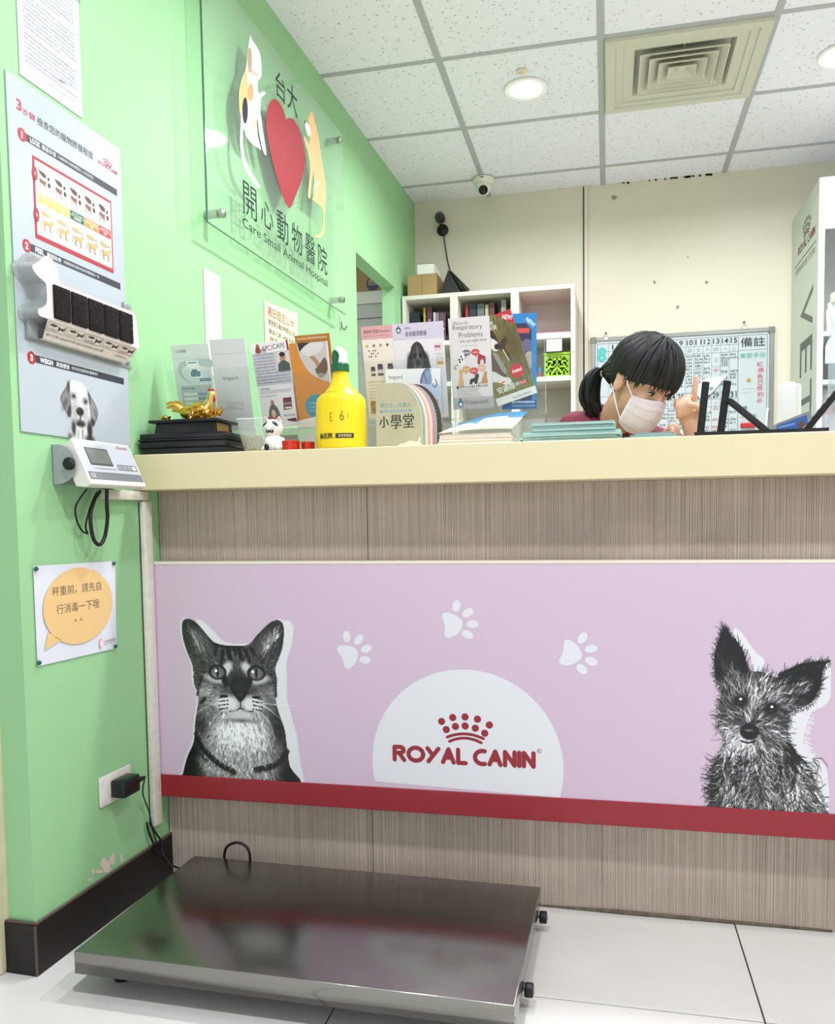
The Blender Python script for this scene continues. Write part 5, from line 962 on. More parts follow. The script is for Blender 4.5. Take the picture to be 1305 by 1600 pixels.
# ------------------------------------------------------------------ small things
def to_cyl(g, R, sy, c):
    out_ = []
    for x, y, z in g.v: a = x/R; rr_ = R+z+.0006; out_.append((c[0]+rr_*sin(a), c[1]-rr_*cos(a)*sy, c[2]+y))
    g.v = out_; return g
# yellow spray bottle
t = thing('spray_bottle', 'yellow spray bottle with a green collar and white trigger head', 'bottle', (-.619, 1.915, T))
YEL = mat('yellow_plastic', '#f6d81e', .32, sss=0); prof = [(.050, 0), (.0575, .002), (.0605, .008), (.0615, .04), (.0612, .09), (.0598, .116), (.0570, .124), (.050, .131), (.038, .141), (.029, .150), (.0235, .160), (.0205, .170), (.0192, .180), (.019, .188)]
g = G(); g.lathe(prof, 40, sy=.78); g.make('bottle_body', YEL, t, smooth=50)
g = G()
for x in (-.034, -.019, 0, .018): a = x/.0615; g.tube([(.0607*sin(a), -.0607*.78*cos(a), .045), (.0603*sin(a), -.0603*.78*cos(a), .118)], .0009, 6)
g.make('moulded_rib', YEL, t, smooth=60)
GRN = mat('green_cap_plastic', '#17633c', .4)
g = G(); n = 28
for i, (r_, z) in enumerate(((.0195, .186), (.0208, .187), (.0208, .203), (.0190, .205))):
    for k in range(n): a = 2*pi*k/n; q_ = r_*(1+.035*(k % 2)); g.v.append((q_*cos(a), q_*sin(a), z))
for i in range(3):
    for k in range(n): g.f.append((i*n+k, i*n+(k+1) % n, (i+1)*n+(k+1) % n, (i+1)*n+k)); g.c.append(None)
g.f.append(tuple(3*n+k for k in range(n))); g.c.append(None); g.make('collar', GRN, t, smooth=30)
g = G(); P = [(-.002, .2045), (.0155, .2045), (.0150, .222), (.0125, .236), (.0065, .2425), (-.003, .2445), (-.010, .240), (-.008, .237), (-.002, .232), (.001, .222)]; g.prism(P, -.013, .013, axis=1); o = g.make('spray_head', mat('white_spray_head', '#efeee9', .35), t); md = o.modifiers.new('b', 'BEVEL'); md.width = .003; md.segments = 2
g = G(); P = [(-.0165, .2045), (-.003, .2045), (-.001, .222), (-.0045, .231), (-.0115, .2385), (-.0165, .232), (-.0175, .218)]; g.prism(P, -.008, .008, axis=1); g.make('trigger', GRN, t)
g = G(); g.lay = 8; g.text('梅花牌', -.044, .026, .013, '#2b2a20', w=.037, bold=.03); g.oval(-.0035, .0275, .0014, .0014, '#2b2a20', 0, 10); z0 = g.lay
N = 14; L_ = []
for k in range(N): x = .001+k*(.044/N); g.lay = z0; g.rect(x, .0265, x+.044/N, .0375, '#2b2a20')
g.lay = z0+2; g.text('清潔噴霧器', .007, .029, .006, '#efe3a0', w=.032); to_cyl(g, .0615, .78, (0, 0, 0)); g.make('brand_print', PRINT, t); g = G(); g.lay = 8; g.text('6', .012, .066, .024, '#8a7a18', w=.010); g.text('E', -.012, .066, .02, '#a8951c', w=.006); g.text('1', .030, .072, .012, '#a8951c'); g.scribble(-.03, .01, .132, .004, '#6f6a2a', 3)
to_cyl(g, .0615, .78, (0, 0, 0)); g.make('pen_marks', PRINT, t)

# lucky cat
CW = mat('white_glazed_ceramic', '#f3f1ec', .2, coat=.4); t = thing('cat_figurine', 'laughing white ceramic cat figurine on a small glass coaster', 'figurine', (-.797, 1.925, T+.0045))
g = G(); g.ball((0, 0, .021), (.026, .021, .0235), 24, 14); g.ball((-.020, -.010, .008), (.010, .014, .008), 14, 8); g.ball((.020, -.010, .008), (.010, .014, .008), 14, 8); g.ball((-.024, -.002, .02), (.008, .009, .015), 12, 8); g.ball((.024, -.002, .02), (.008, .009, .015), 12, 8); g.make('body', CW, t, smooth=60)
g = G(); g.ball((0, -.002, .057), (.0262, .023, .0222), 28, 16); g.make('head', CW, t, smooth=60)
for sx in (-1, 1):
    g = G(); g.raw([(sx*.008, -.004, .075), (sx*.0225, -.004, .069), (sx*.019, -.004, .0865), (sx*.009, .006, .076), (sx*.0215, .006, .070)], [(0, 1, 2), (3, 2, 4), (0, 2, 3), (1, 4, 2), (0, 3, 4, 1)]); e_ = g.make('ear', CW, t)
    g = G(); g.face([(sx*.0105, -.0046, .0755), (sx*.0205, -.0046, .0715), (sx*.0182, -.0046, .0825)][::1 if sx > 0 else -1]); g.make('inner_ear', mat('salmon_glaze', '#d98f80', .3), e_)
def on_head(x, z):
    d = 1-(x/.0262)**2-((z-.057)/.0222)**2; return (x, -.002-.023*sqrt(max(d, .02))-.0004, z)
INKB = mat('black_glaze', '#141313', .25)
for sx in (-1, 1):
    g = G(); P = sp2([(sx*.006, .071), (sx*.012, .0725), (sx*.0165, .068), (sx*.0205, .0615), (sx*.0185, .0595), (sx*.0135, .062), (sx*.0085, .066)], 4); c_ = (sum(p[0] for p in P)/len(P), sum(p[1] for p in P)/len(P))
    for a, b_ in zip(P, P[1:]+P[:1]): g.face([on_head(*c_), on_head(*a), on_head(*b_)])
    g.make('brow_patch', INKB, t)
    g = G(); g.tube([on_head(x_*sx, z_) for x_, z_ in sp2([(.005, .055), (.009, .0565), (.013, .0545)], 4, False)], .0006, 5); g.make('closed_eye', mat('grey_glaze_line', '#8a8580', .4), t)
g = G(); P = sp2([(-.010, .0515), (-.004, .0515), (0, .050), (.004, .0515), (.010, .0515), (.0095, .046), (.005, .0435), (0, .0455), (-.005, .0435), (-.0095, .046)], 3)
for a, b_ in zip(P, P[1:]+P[:1]): g.face([on_head(0, .0475), on_head(*a), on_head(*b_)])
g.make('moustache_mouth', INKB, t)
g = G(); g.ball((-.009, -.022, .010), (.006, .004, .0085), 12, 8); g.make('black_paw', INKB, t, smooth=60)
g = G(); g.lathe([(.026, 0), (.034, .0008), (.036, .003), (.034, .0042), (.02, .0042)], 28); o = g.make('glass_coaster', mat('pale_glass', '#cfdcd8', .08, alpha=.6), loc=(-.790, 1.922, T), smooth=50); tag(o, 'thin pale glass coaster under the cat figurine', 'coaster')
for k, (x, y, r_, h_, lb) in enumerate(((-.741, 1.898, .0215, .0265, 'red ceramic cup beside the cat figurine, the larger of two'), (-.7055, 1.920, .0165, .0245, 'smaller red ceramic cup tucked behind the larger one'))):
    t = thing('red_cup', lb, 'cup', (x, y, T), 0, 'red ceramic cups'); g = G(); g.lathe([(r_*.90, 0), (r_*.95, .001), (r_, h_*.8), (r_*1.01, h_), (r_*.93, h_), (r_*.88, .004), (.001, .0035)], 28); g.make('cup', mat('red_crackle_glaze', '#c62b16', .25, var=.3, vscale=120), t, smooth=40); g = G(); g.lathe([(r_*1.003, h_*.94), (r_*1.02, h_), (r_*.94, h_+.0004), (r_*.94, h_*.95)], 28); g.make('rim', mat('worn_red_rim', '#d9583a', .25), t, smooth=40)
# bag of grain
t = thing('grain_bag', 'clear zip bag half full of pale grain next to the plinth', 'bag', (-.838, 1.905, T))
g = G(); nx, nz = 8, 14
def bagp(u, v, s_):
    w = .0235+.006*sin(v*pi*.8)+.004*v; d = (.013*(1-v)**.6*(1 if v < .6 else 1))*(1-(2*u-1)**2)**.6*(.35+.65*min(1, v*6)); return ((2*u-1)*w-.012*v, s_*d, v*.085+.004*sin(u*7)*v)
for s_ in (-1, 1):
    b0 = len(g.v); g.v += [bagp(i/nx, j/nz, s_) for j in range(nz+1) for i in range(nx+1)]
    for j in range(nz):
        for i in range(nx): a = b0+j*(nx+1)+i; g.f.append((a, a+1, a+nx+2, a+nx+1) if s_ < 0 else (a, a+nx+1, a+nx+2, a+1)); g.c.append(None)
g.make('film', acrylic('clear_bag_film', (.95, .96, .95, 1), .22), t, smooth=70)
g = G(); rr = random.Random(1)
for _ in range(620):
    v = rr.uniform(.02, .52); u = rr.uniform(.06, .94); p0 = bagp(u, v, -1); p = Vector((p0[0], p0[1]*rr.uniform(-.9, .93), p0[2])); d = Vector((rr.gauss(0, 1), rr.gauss(0, 1), rr.gauss(0, 1))).normalized()*.0028; e_ = d.orthogonal().normalized()*.0011; f_ = d.cross(e_).normalized()*.0011
    g.raw([p+d, p-d, p+e_, p-e_, p+f_, p-f_], [(0, 2, 4), (0, 4, 3), (0, 3, 5), (0, 5, 2), (1, 4, 2), (1, 3, 4), (1, 5, 3), (1, 2, 5)])
o = g.make('grain', mat('pale_grain', '#cdbd9c', .6, var=.3, vscale=200), t); o['kind'] = 'stuff'
g = G(); g.box(-.046, .022, -.0008, .0008, .0835, .0865); g.make('zip_strip', mat('zip_strip', '#dfe4e0', .3), t)

# arched booklets standing in a row
BKC = ['#b9b595', '#8fa79c', '#e8dccf', '#d9a98c', '#e6e0d6', '#c98f98', '#9fb0a4', '#4a3d35']
ARL = ['khaki arched booklet standing frontmost on the ledge', 'sage green arched booklet right behind the khaki one', 'cream arched booklet third from the front of the row', 'peach arched booklet in the middle of the row', 'off-white arched booklet behind the peach one', 'dusty pink arched booklet third from the back of the row', 'grey green arched booklet in front of the brown one', 'dark brown arched booklet standing at the back of the row']
aw, ah = .112, .153
arch = [(0, 0), (aw, 0), (aw, ah*.35)]+[(aw*.42+aw*.58*cos(a), ah*.35+ah*.65*sin(a)) for a in (pi/2*k/12 for k in range(1, 13))]+[(aw*.2, ah*.995), (0, ah*.955)]
for k in range(8):
    t = thing('arched_booklet', ARL[k], 'booklet', (-.530+k*.0046+(.006 if k == 7 else 0), 1.905+k*.0052, T), radians(-2), 'arched booklets standing in a row')
    s_ = 1 if k < 7 else 1.0
    g = G(); g.prism([(x*s_, y*s_) for x, y in arch], .0003, .0042, axis=1); g.make('pages', mat('page_edges_%d' % k, ('#e3e6dc', '#9fb8b0', '#efe9de', '#dfae90', '#ece8e0', '#d59aa2', '#bcd0cc', '#50433a')[k], .7), t)
    g = G(); n = len(arch); g.raw([(x, 0, y) for x, y in arch]+[(x, .0004, y) for x, y in arch], [tuple(range(n)), tuple(range(n, 2*n))[::-1]]+[(i, n+i, n+(i+1) % n, (i+1) % n) for i in range(n)]); g.make('cover', mat('cover_%d' % k, BKC[k], .55, var=.08 if k == 0 else 0, vscale=40), t)
    if k == 0:
        g = G(); g.lay = 3; g.text('異位性 x 皮膚炎', .011, .095, .0115, '#6f9a94', w=.074); g.rect(.010, .0855, .086, .0895, '#5f8a9e'); g.scribble(.016, .08, .0863, .0024, '#e2e8e6', 3, .2); g.text('小', .0085, .050, .026, '#33302a', w=.022, bold=.02); g.text('學', .036, .046, .033, '#33302a', w=.026, bold=.01); g.text('堂', .066, .048, .032, '#33302a', w=.026, bold=.01); o = g.make('cover_lettering', PRINT, t); o.rotation_euler = (pi/2, 0, 0); g = G(); g.lay = 3
        g.poly(sp2([(.054, .002), (.056, .011), (.066, .013), (.074, .0155), (.082, .0185), (.092, .0165), (.1, .016), (.104, .025), (.107, .024), (.106, .012), (.1085, .003)], 4), '#efe6cc'); g.line(sp2([(.054, .003), (.056, .011), (.066, .013), (.074, .0155), (.082, .0185), (.092, .0165), (.1, .016), (.104, .025)], 4, False), .0006, '#8f8468', False); g.oval(.0635, .0075, .001, .001, '#3a352c', 0, 8)
        o = g.make('cat_drawing', PRINT, t); o.rotation_euler = (pi/2, 0, 0)
    if k == 7:
        g = G(); g.lay = 6
        for q_ in range(9): a = 1.05-.105*q_; g.text('T', aw*.42+aw*.50*cos(a), ah*.35+ah*.58*sin(a), .0028, '#cfc6ba', rot=a-pi/2, align='C')
        o = g.make('cover_print', PRINT, t); o.rotation_euler = (pi/2, 0, 0)
# pile of booklets with a bent leaflet on top
def slab(name, lb, x, y, z, w, d, h, rz, c, cc, grp, cat='booklet'):
    t = thing(name, lb, cat, (x, y, z), radians(rz), grp); g = G(); g.rbox(0, w, 0, d, .0006, h-.0006, .0004, 1); g.make('pages', mat('paper_edge_'+c[1:], c, .7, var=.06, vscale=300, stretch=(.02, .02, 3)), t)
    g = G(); g.rbox(-.001, w+.001, -.001, d, 0, .0007, .0002, 1); g.rbox(-.001, w+.001, -.001, d, h-.0007, h, .0002, 1); g.make('cover', mat('booklet_cover_'+cc[1:], cc, .5), t); return t
GP = 'booklets piled flat on the ledge'
slab('booklet', 'bottom cream booklet of the flat pile beside the arched row', -.374, 1.862, T, .166, .14, .0075, 0, '#eadfcd', '#d9c6a8', GP); slab('booklet', 'thin cream booklet second from the bottom of the flat pile', -.372, 1.864, T+.0076, .163, .14, .0065, .6, '#e9e1d4', '#e2d7c6', GP); slab('booklet', 'beige booklet just under the bent blue leaflet', -.371, 1.866, T+.0142, .160, .14, .0105, -.5, '#d9d0c4', '#e6d3b2', GP)
t = thing('bent_leaflet', 'bent blue and white leaflet lying open on the booklet pile', 'leaflet', (-.3725, 1.862, T+.0248), radians(1))
g = G(); nx, ny = 14, 8; W_, D_ = .165, .12
def lf(u, v): return (u*W_+v*.028, v*D_, .003+.006*u+.050*v*(1-.35*(1-u)**2)+.004*sin(u*pi))
for s_, dz in ((1, 0), (-1, -.0012)):
    b0 = len(g.v); g.v += [(p[0], p[1], p[2]+dz) for p in (lf(i/nx, j/ny) for j in range(ny+1) for i in range(nx+1))]
    for j in range(ny):
        for i in range(nx):
            a = b0+j*(nx+1)+i; g.f.append((a, a+1, a+nx+2, a+nx+1) if s_ > 0 else (a, a+nx+1, a+nx+2, a+1)); u, v = (i+.5)/nx, (j+.5)/ny
            g.c.append(hx('#4f92bd') if (v > .42+.22*sin(u*9) and not (.45 < u < .8 and v < .75)) else (hx('#f0ead9') if v > .16 else hx('#ecc98c')))
for i in range(nx): a = lf(i/nx, 0); b_ = lf((i+1)/nx, 0); g.face([(a[0], a[1], a[2]-.0012), (b_[0], b_[1], b_[2]-.0012), b_, a], hx('#e9ddc4'))
g.make('sheet', PRINT, t, smooth=60)
# teal file folders
FG = 'teal patient folders on the ledge'
ORD = ('lowest', 'second lowest', 'third', 'fourth', 'fifth', 'sixth', 'topmost')
for k in range(7):
    rr = random.Random(k+20); t = thing('patient_folder', 'pale teal card folder, %s of the main folder stack' % (ORD[k] if k in (0, 1, 6) else ORD[k]+' from the bottom'), 'folder', (-.188+rr.uniform(-.004, .006)+(.022 if k > 3 else 0), 1.848+rr.uniform(0, .006), T+k*.0058), radians(rr.uniform(-1.2, 1.2)), FG)
    w = .213 if k < 4 else .18; g = G(); g.rbox(0, w, 0, .15, 0, .0012, .0003, 1); g.rbox(0, w-.002, .0006, .15, .0042, .0054, .0003, 1); g.make('card_cover', mat('teal_card', '#a9cec6', .6), t); g = G(); g.box(.002, w-.004, .002, .148, .0013, .0041); g.make('inserted_sheets', mat('pale_teal_sheets', '#c9dfd9', .7, var=.1, vscale=500, stretch=(.02, .02, 3)), t)
    if k == 6: g = G(); g.box(.098, .0995, -.0008, .05, .0002, .0058); g.make('rubber_band', mat('pale_rubber_band', '#d9e2d2', .5), t)
for k in range(3):
    rr = random.Random(k+50); t = thing('patient_folder', 'teal folder lying loose between the main stack and the receptionist, %s of three' % ('lowest', 'middle', 'uppermost')[k], 'folder', (.035+.012*k, 1.875+.012*k, T+.0005+k*.0052), radians(3-4*k), FG)
    g = G(); g.rbox(0, .12-.02*k, 0, .13, 0, .0012, .0003, 1); g.rbox(0, .12-.02*k, 0, .13, .0038, .005, .0003, 1); g.make('card_cover', mat('grey_teal_card', '#86a3a2', .6), t); g = G(); g.box(.002, .117-.02*k, .002, .128, .0013, .0037); g.make('inserted_sheets', mat('pale_teal_sheets', '#c9dfd9'), t)

# folding stand, card tray and bottle at the right
t = thing('laptop_stand', 'black folding laptop stand with two upright bars on the ledge', 'stand', (.178, 1.885, T))
BM = mat('black_anodised', '#1b1b1c', .42, .3, var=.3, vscale=200); ox, oy = -.178, -1.885
g = G(); g.raw([(0, -.03, .0), (.262, -.03, .0), (.258, .24, .0), (.03, .24, .0), (0, -.03, .0095), (.262, -.03, .0095), (.258, .24, .0165), (.03, .24, .0165)], [(3, 2, 1, 0), (4, 5, 6, 7), (0, 1, 5, 4), (1, 2, 6, 5), (2, 3, 7, 6), (3, 0, 4, 7)]); g.make('base_plate', BM, t)
def bar3(name, a, b, wx, wy):
    g = G(); a = Vector(a); b = Vector(b); d = (b-a).normalized(); s_ = Vector((0, 1, 0)); s_ = (s_-d*s_.dot(d)).normalized(); r_ = d.cross(s_)
    P = [p+r_*sx*wx/2+s_*sy*wy/2 for p in (a, b) for sx, sy in ((-1, -1), (1, -1), (1, 1), (-1, 1))]; g.raw(P, [(3, 2, 1, 0), (4, 5, 6, 7), (0, 1, 5, 4), (1, 2, 6, 5), (2, 3, 7, 6), (3, 0, 4, 7)]); o = g.make(name, BM, t); md = o.modifiers.new('b', 'BEVEL'); md.width = .002; md.segments = 2; return o
bar3('upright_bar', (.213-.178, .2, .0165), (.2255-.178, .2, 1.2315-T), .0165, .012); bar3('upright_bar', (.258-.178, .2, .0165), (.2735-.178, .2, 1.2315-T), .0165, .012); bar3('strut', (.279-.178, .19, 1.182-T), (.362-.178, .16, .0165), .014, .014)
g = G(); g.lathe([(.006, -.012), (.006, .012)], 14); g.move(Matrix.Translation((.277-.178, .195, 1.183-T)) @ Matrix.Rotation(pi/2, 4, 'X')); g.make('hinge_pin', BM, t, smooth=40)
t = thing('folding_arm', 'black perforated folding arm leaning at the right edge of the photo', 'stand', (.418, 1.995, T+.013)); g = G()
d = Vector((.083, 0, .108)).normalized(); r_ = Vector((d.z, 0, -d.x)); L_ = .165
P = [d*a+r_*b_+Vector((0, y, .004)) for a in (0, L_) for b_, y in ((0, 0), (.013, 0), (.013, .02), (0, .02))]; g.raw(P, [(3, 2, 1, 0), (4, 5, 6, 7), (0, 1, 5, 4), (1, 2, 6, 5), (2, 3, 7, 6), (3, 0, 4, 7)]); clean(g.make('arm', BM, t))
for k in range(9): g = G(); p = d*(.012+k*.0165)+r_*-.0003+Vector((0, .010, .004)); g.box(-.004, .004, -.009, .009, -.0004, .0004); g.move(Matrix.Translation(p) @ Matrix.Rotation(-atan2(d.z, d.x), 4, 'Y')); g.make('ladder_slot', mat('bright_slot_edge', '#9fa4a6', .3, .5), t)
t = thing('card_tray', 'grey card tray with a blue printed card standing on the stand', 'tray', (.374, 2.045, T+.0167)); g = G(); g.raw([(0, .0, 0), (.078, 0, 0), (.078, .05, 0), (0, .05, 0), (.002, 0, .024), (.072, 0, .050), (.072, .05, .050), (.002, .05, .024)], [(3, 2, 1, 0), (0, 1, 5, 4), (1, 2, 6, 5), (2, 3, 7, 6), (3, 0, 4, 7), (4, 5, 6, 7)]); g.make('tray_body', mat('grey_tray_plastic', '#8c918d', .4), t)
g = G(); g.STEP = .0002; g.lay = 4; P = [(.001, .001), (.068, .001), (.064, .041), (.001, .019)]; g.poly(P, '#3a63ac'); g.poly([(.001, .019), (.064, .041), (.064, .0445), (.001, .0225)], '#8d938f'); g.oval(.055, .014, .008, .013, '#6b4a3a', .3); g.poly([(.004, .012), (.04, .02), (.04, .024), (.004, .016)], '#7f9fd0'); o = g.make('blue_card', PRINT, t); o.rotation_euler = (pi/2, 0, 0)
t = thing('white_bottle', 'plain white plastic bottle behind the blue card', 'bottle', (.4315, 2.20, T)); g = G(); g.rbox(-.0245, .0245, -.018, .018, 0, .148, .007, 3); g.make('bottle_body', mat('white_hdpe', '#d9dada', .35), t, smooth=40); g = G(); g.lathe([(.013, .146), (.0135, .148), (.0135, .152), (.010, .1535)], 20); g.make('cap', WHITE, t, smooth=40)
# ================================================================== behind the counter
WMEL = mat('white_melamine', '#dad7ca', .45)
BC = [(-1.0205, -.7530), (-.7525, -.4475), (-.4470, -.1555)]; SY0, SY1, ST = 4.2, 4.492, 2.051
SHZ = [1.588, 1.794]; BL = ('white cube bookcase against the green wall, full of books', 'middle white cube bookcase, second from the green wall', 'white cube bookcase with the lime green basket')
for k, (x0, x1) in enumerate(BC):
    t = thing('bookcase', BL[k], 'bookcase', (x0, SY0, 0), 0, 'white bookcases on the back wall'); w = x1-x0; d = SY1-SY0
    for a, b_ in ((0, .0195), (w-.0195, w)): g = G(); g.rbox(a, b_, 0, d, 0, ST, .0008, 1); g.make('side_panel', WMEL, t)
    for z in [.06+.205*q_ for q_ in range(7)]+SHZ: g = G(); g.rbox(.0197, w-.0197, .004, d-.008, z, z+.0235, .0008, 1); g.make('shelf', WMEL, t)
    g = G(); g.rbox(.0197, w-.0197, 0, d, ST-.021, ST-.0003, .0008, 1); g.make('top_panel', WMEL, t); g = G(); g.box(.0197, w-.0197, d-.006, d-.001, .06, ST-.021); g.make('back_panel', mat('grey_back_board', '#d3cfc7', .6), t)
    if k == 2:
        g = G(); g.lay = 4
        for z, n_ in ((1.965, 3), (1.94, 2), (1.85, 3), (1.72, 4), (1.62, 2)): g.scribble(w-.016, w-.002, z, .008, '#3d3a36', n_, .2)
        o = g.make('marker_scrawl', PRINT, t); o.rotation_euler = (pi/2, 0, 0)
def book(px0, px1, pyt, c, zb=1.8178, Y=4.27, lb='', tilt=0, d=.15):
    a = atY(px0, pyt, Y); b_ = atY(px1, pyt, Y); t = thing('book', lb, 'book', (a.x, Y, zb), 0, 'books in the white bookcases'); w = max(b_.x-a.x-.0008, .004); h = a.z-zb
    g = G(); g.rbox(0, w, 0, d, 0, h, .0012, 1); g.make('cover', mat('book_cloth_'+c[1:], c, .5), t)
    g = G(); g.box(.0012, max(w-.0012, .0015), .002, d+.0005, .0012, h+.0004); g.make('page_block', mat('page_block', '#ddd6c8', .8), t)
    if w > .02: g = G(); g.lay = 3; g.rect(w*.2, h*.45, w*.8, h*.5, '#c9c6bd'); g.rect(w*.3, h*.62, w*.7, h*.65, '#c9c6bd'); o = g.make('spine_lettering', PRINT, t); o.rotation_euler = (pi/2, 0, 0)
    t.rotation_euler[1] = radians(tilt); return t
for i, (a, b_, y, c, lb) in enumerate(((639, 656, 489, '#1c2634', 'wide dark navy book at the left end of the first bookcase'), (661.5, 665, 481, '#b8a93a', 'thin yellow book between the navy and the purple ones'), (667, 675, 479, '#5c3a4c', 'purple book in the first bookcase'), (677, 681, 488, '#c9c6c8', 'thin pale grey book right of the purple one'), (681.5, 686, 489, '#8d8590', 'grey mauve book near the right of the first bookcase'), (687, 697, 489, '#6c4d5c', 'plum coloured book beside the grey mauve one'), (699, 702, 492, '#2e2b33', 'thin black book at the right end of the first bookcase'),
                                           (727, 732, 476, '#9c2f34', 'red book at the left end of the second bookcase'), (733, 744.5, 475, '#27323c', 'dark slate book next to the red one'), (745.5, 757, 475, '#5d6a64', 'grey green book in the second bookcase'), (758, 763.5, 476, '#b3a596', 'beige book between the grey green and brown ones'), (764.5, 773, 473, '#5f3a30', 'brown book in the second bookcase'), (783, 791, 468, '#8f948a', 'tall pale grey book at the right of the second bookcase'))): book(a, b_, y, c, lb=lb)
# things in the third bookcase
t = thing('pink_file', 'pink box file lying on the shelf above the green basket', 'file', (-.425, 4.235, 1.8178)); g = G(); g.rbox(0, .245, 0, .2, 0, .014, .001, 1); g.make('file_cover', mat('pink_file_card', '#d98aa0', .5), t); g = G(); g.box(.004, .243, -.0006, .01, .003, .011); g.make('paper_edge', mat('pink_paper_edge', '#e9b6c2', .7), t)
t = thing('storage_basket', 'lime green perforated plastic basket in the third bookcase', 'basket', (-.306, 4.225, 1.6118)); bw, bd, bh = .125, .16, .115; LIME = mat('lime_plastic', '#8db81e', .4)
gx, gz = 15, 13; rr = random.Random(8)
hole = set()
for i in range(1, gx-1):
    for j in range(1, gz-2):
        m_ = abs(i-(gx-1)/2); 
        if (int(m_*1.3)+j) % 3 == 0 or (m_ < 4 and abs(m_-abs(j-6)) < .6) or (int(m_)*3+j*5) % 7 == 1: hole.add((i, j))
g = G()
for i in range(gx):
    for j in range(gz):
        if (i, j) in hole: continue
        x0, x1 = bw*i/gx, bw*(i+1)/gx; z0, z1 = bh*j/gz, bh*(j+1)/gz; g.box(x0, x1, 0, .003, z0, z1)
o = clean(g.make('perforated_front', LIME, t))
g = G(); g.box(0, bw, bd-.003, bd, 0, bh); g.box(0, .003, .003, bd-.003, 0, bh); g.box(bw-.003, bw, .003, bd-.003, 0, bh); g.box(0.003, bw-.003, .003, bd-.003, 0, .003); g.make('walls', LIME, t)
g = G(); g.rbox(-.004, bw+.004, -.004, .003, bh-.008, bh+.002, .001, 1); g.make('rim', LIME, t)
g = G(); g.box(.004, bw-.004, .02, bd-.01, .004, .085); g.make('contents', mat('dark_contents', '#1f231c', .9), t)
t = thing('shelf_label', 'white handwritten card hanging above the lime green basket', 'label', (-.293, 4.203, 1.732), 0, flat=True); g = G(); g.box(0, .075, 0, .058, 0, .0008, hx('#e8ebe9')); g.lay = 15; g.text('診察中', .012, .032, .014, '#4a4a48', w=.045); g.text('公文待辦', .012, .008, .012, '#4a4a48', w=.055); g.make('card', PRINT, t)
for k, (c, lb) in enumerate((('#9e4a44', 'small red can left of the lime green basket'), ('#3b6f98', 'small blue round tin on top of the red can'))):
    o = None; g = G(); g.lathe([(.010, 0), (.011, .001), (.011, .024), (.010, .025)], 16); o = g.make('small_tin', mat('tin_'+c[1:], c, .4), loc=(-.330, 4.24, 1.6118+.0252*k), smooth=40); tag(o, lb, 'tin')
PPR = ['#b98a86', '#c7a09a', '#b5827e', '#c29a96', '#bd8f8a']
for k in range(5):
    o = None; g = G(); g.rbox(0, .14, 0, .2, 0, .0098, .001, 1); o = g.make('pink_form_bundle', mat('pink_form_'+str(k), PPR[k], .7, var=.12, vscale=400, stretch=(.02, .02, 3)), loc=(-.322+.001*(k % 2), 4.222+.002*(k % 3), 1.3137+k*.0100+.0000)); tag(o, 'bundle of pinkish forms low in the third bookcase, %s of its pile' % ('lowest', 'second from the bottom', 'middle', 'second from the top', 'topmost')[k], 'paper', 'pink form bundles')
# on top of the bookcases
CARD = mat('brown_cardboard', '#a38a5c', .75, var=.06, vscale=12); t = thing('cardboard_box', 'plain brown cardboard box on the bookcase under the white box', 'box', (-.992, 4.205, ST+.0004)); g = G(); g.rbox(0, .152, 0, .20, 0, .104, .001, 1); g.make('carton', CARD, t); g = G(); g.box(.1515, .1530, 0, .2, .0, .104); g.box(.074, .078, -.0006, .0005, 0, .104); g.make('shaded_side_and_seam', mat('cardboard_shadow_side', '#8a7248', .8), t)  # shade of the right side put into darker cardboard; front strip is the seam
t = thing('white_box', 'small white carton sitting on the brown cardboard box', 'box', (-.945, 4.225, ST+.1048)); g = G(); g.rbox(0, .085, 0, .17, 0, .056, .001, 1); g.make('carton', mat('white_carton', '#e3e3dc', .6), t); g = G(); g.box(-.001, .086, -.001, .0, .0545, .0565); g.make('lid_edge', mat('dark_lid_gap', '#3b3a33', .8), t)
t = thing('paper_bag', 'folded black paper bag standing on the bookcase', 'bag', (-.83, 4.215, ST+.0004)); BAG = mat('black_paper', '#2c2e2b', .5, var=.15, vscale=18)
g = G(); g.raw([(0, 0, 0), (.09, 0, 0), (.155, .02, 0), (.155, .12, 0), (.02, .14, 0), (.036, .055, .13), (.05, .06, .128)], [(0, 1, 5), (1, 6, 5), (1, 2, 6), (2, 3, 6), (3, 4, 6), (4, 5, 6), (4, 0, 5), (4, 3, 2, 1, 0)]); clean(g.make('bag_body', BAG, t))
for k in range(3): g = G(); g.raw([(.05, .052-.006*k, .126), (.115+.018*k, -.008+.004*k, .02-.006*k), (.125+.016*k, .004, .012), (.054, .06, .128)], [(0, 1, 2, 3)]); o = g.make('folded_gusset', mat('black_paper_gloss', '#161716', .3), t); md = o.modifiers.new('s', 'SOLIDIFY'); md.thickness = .002
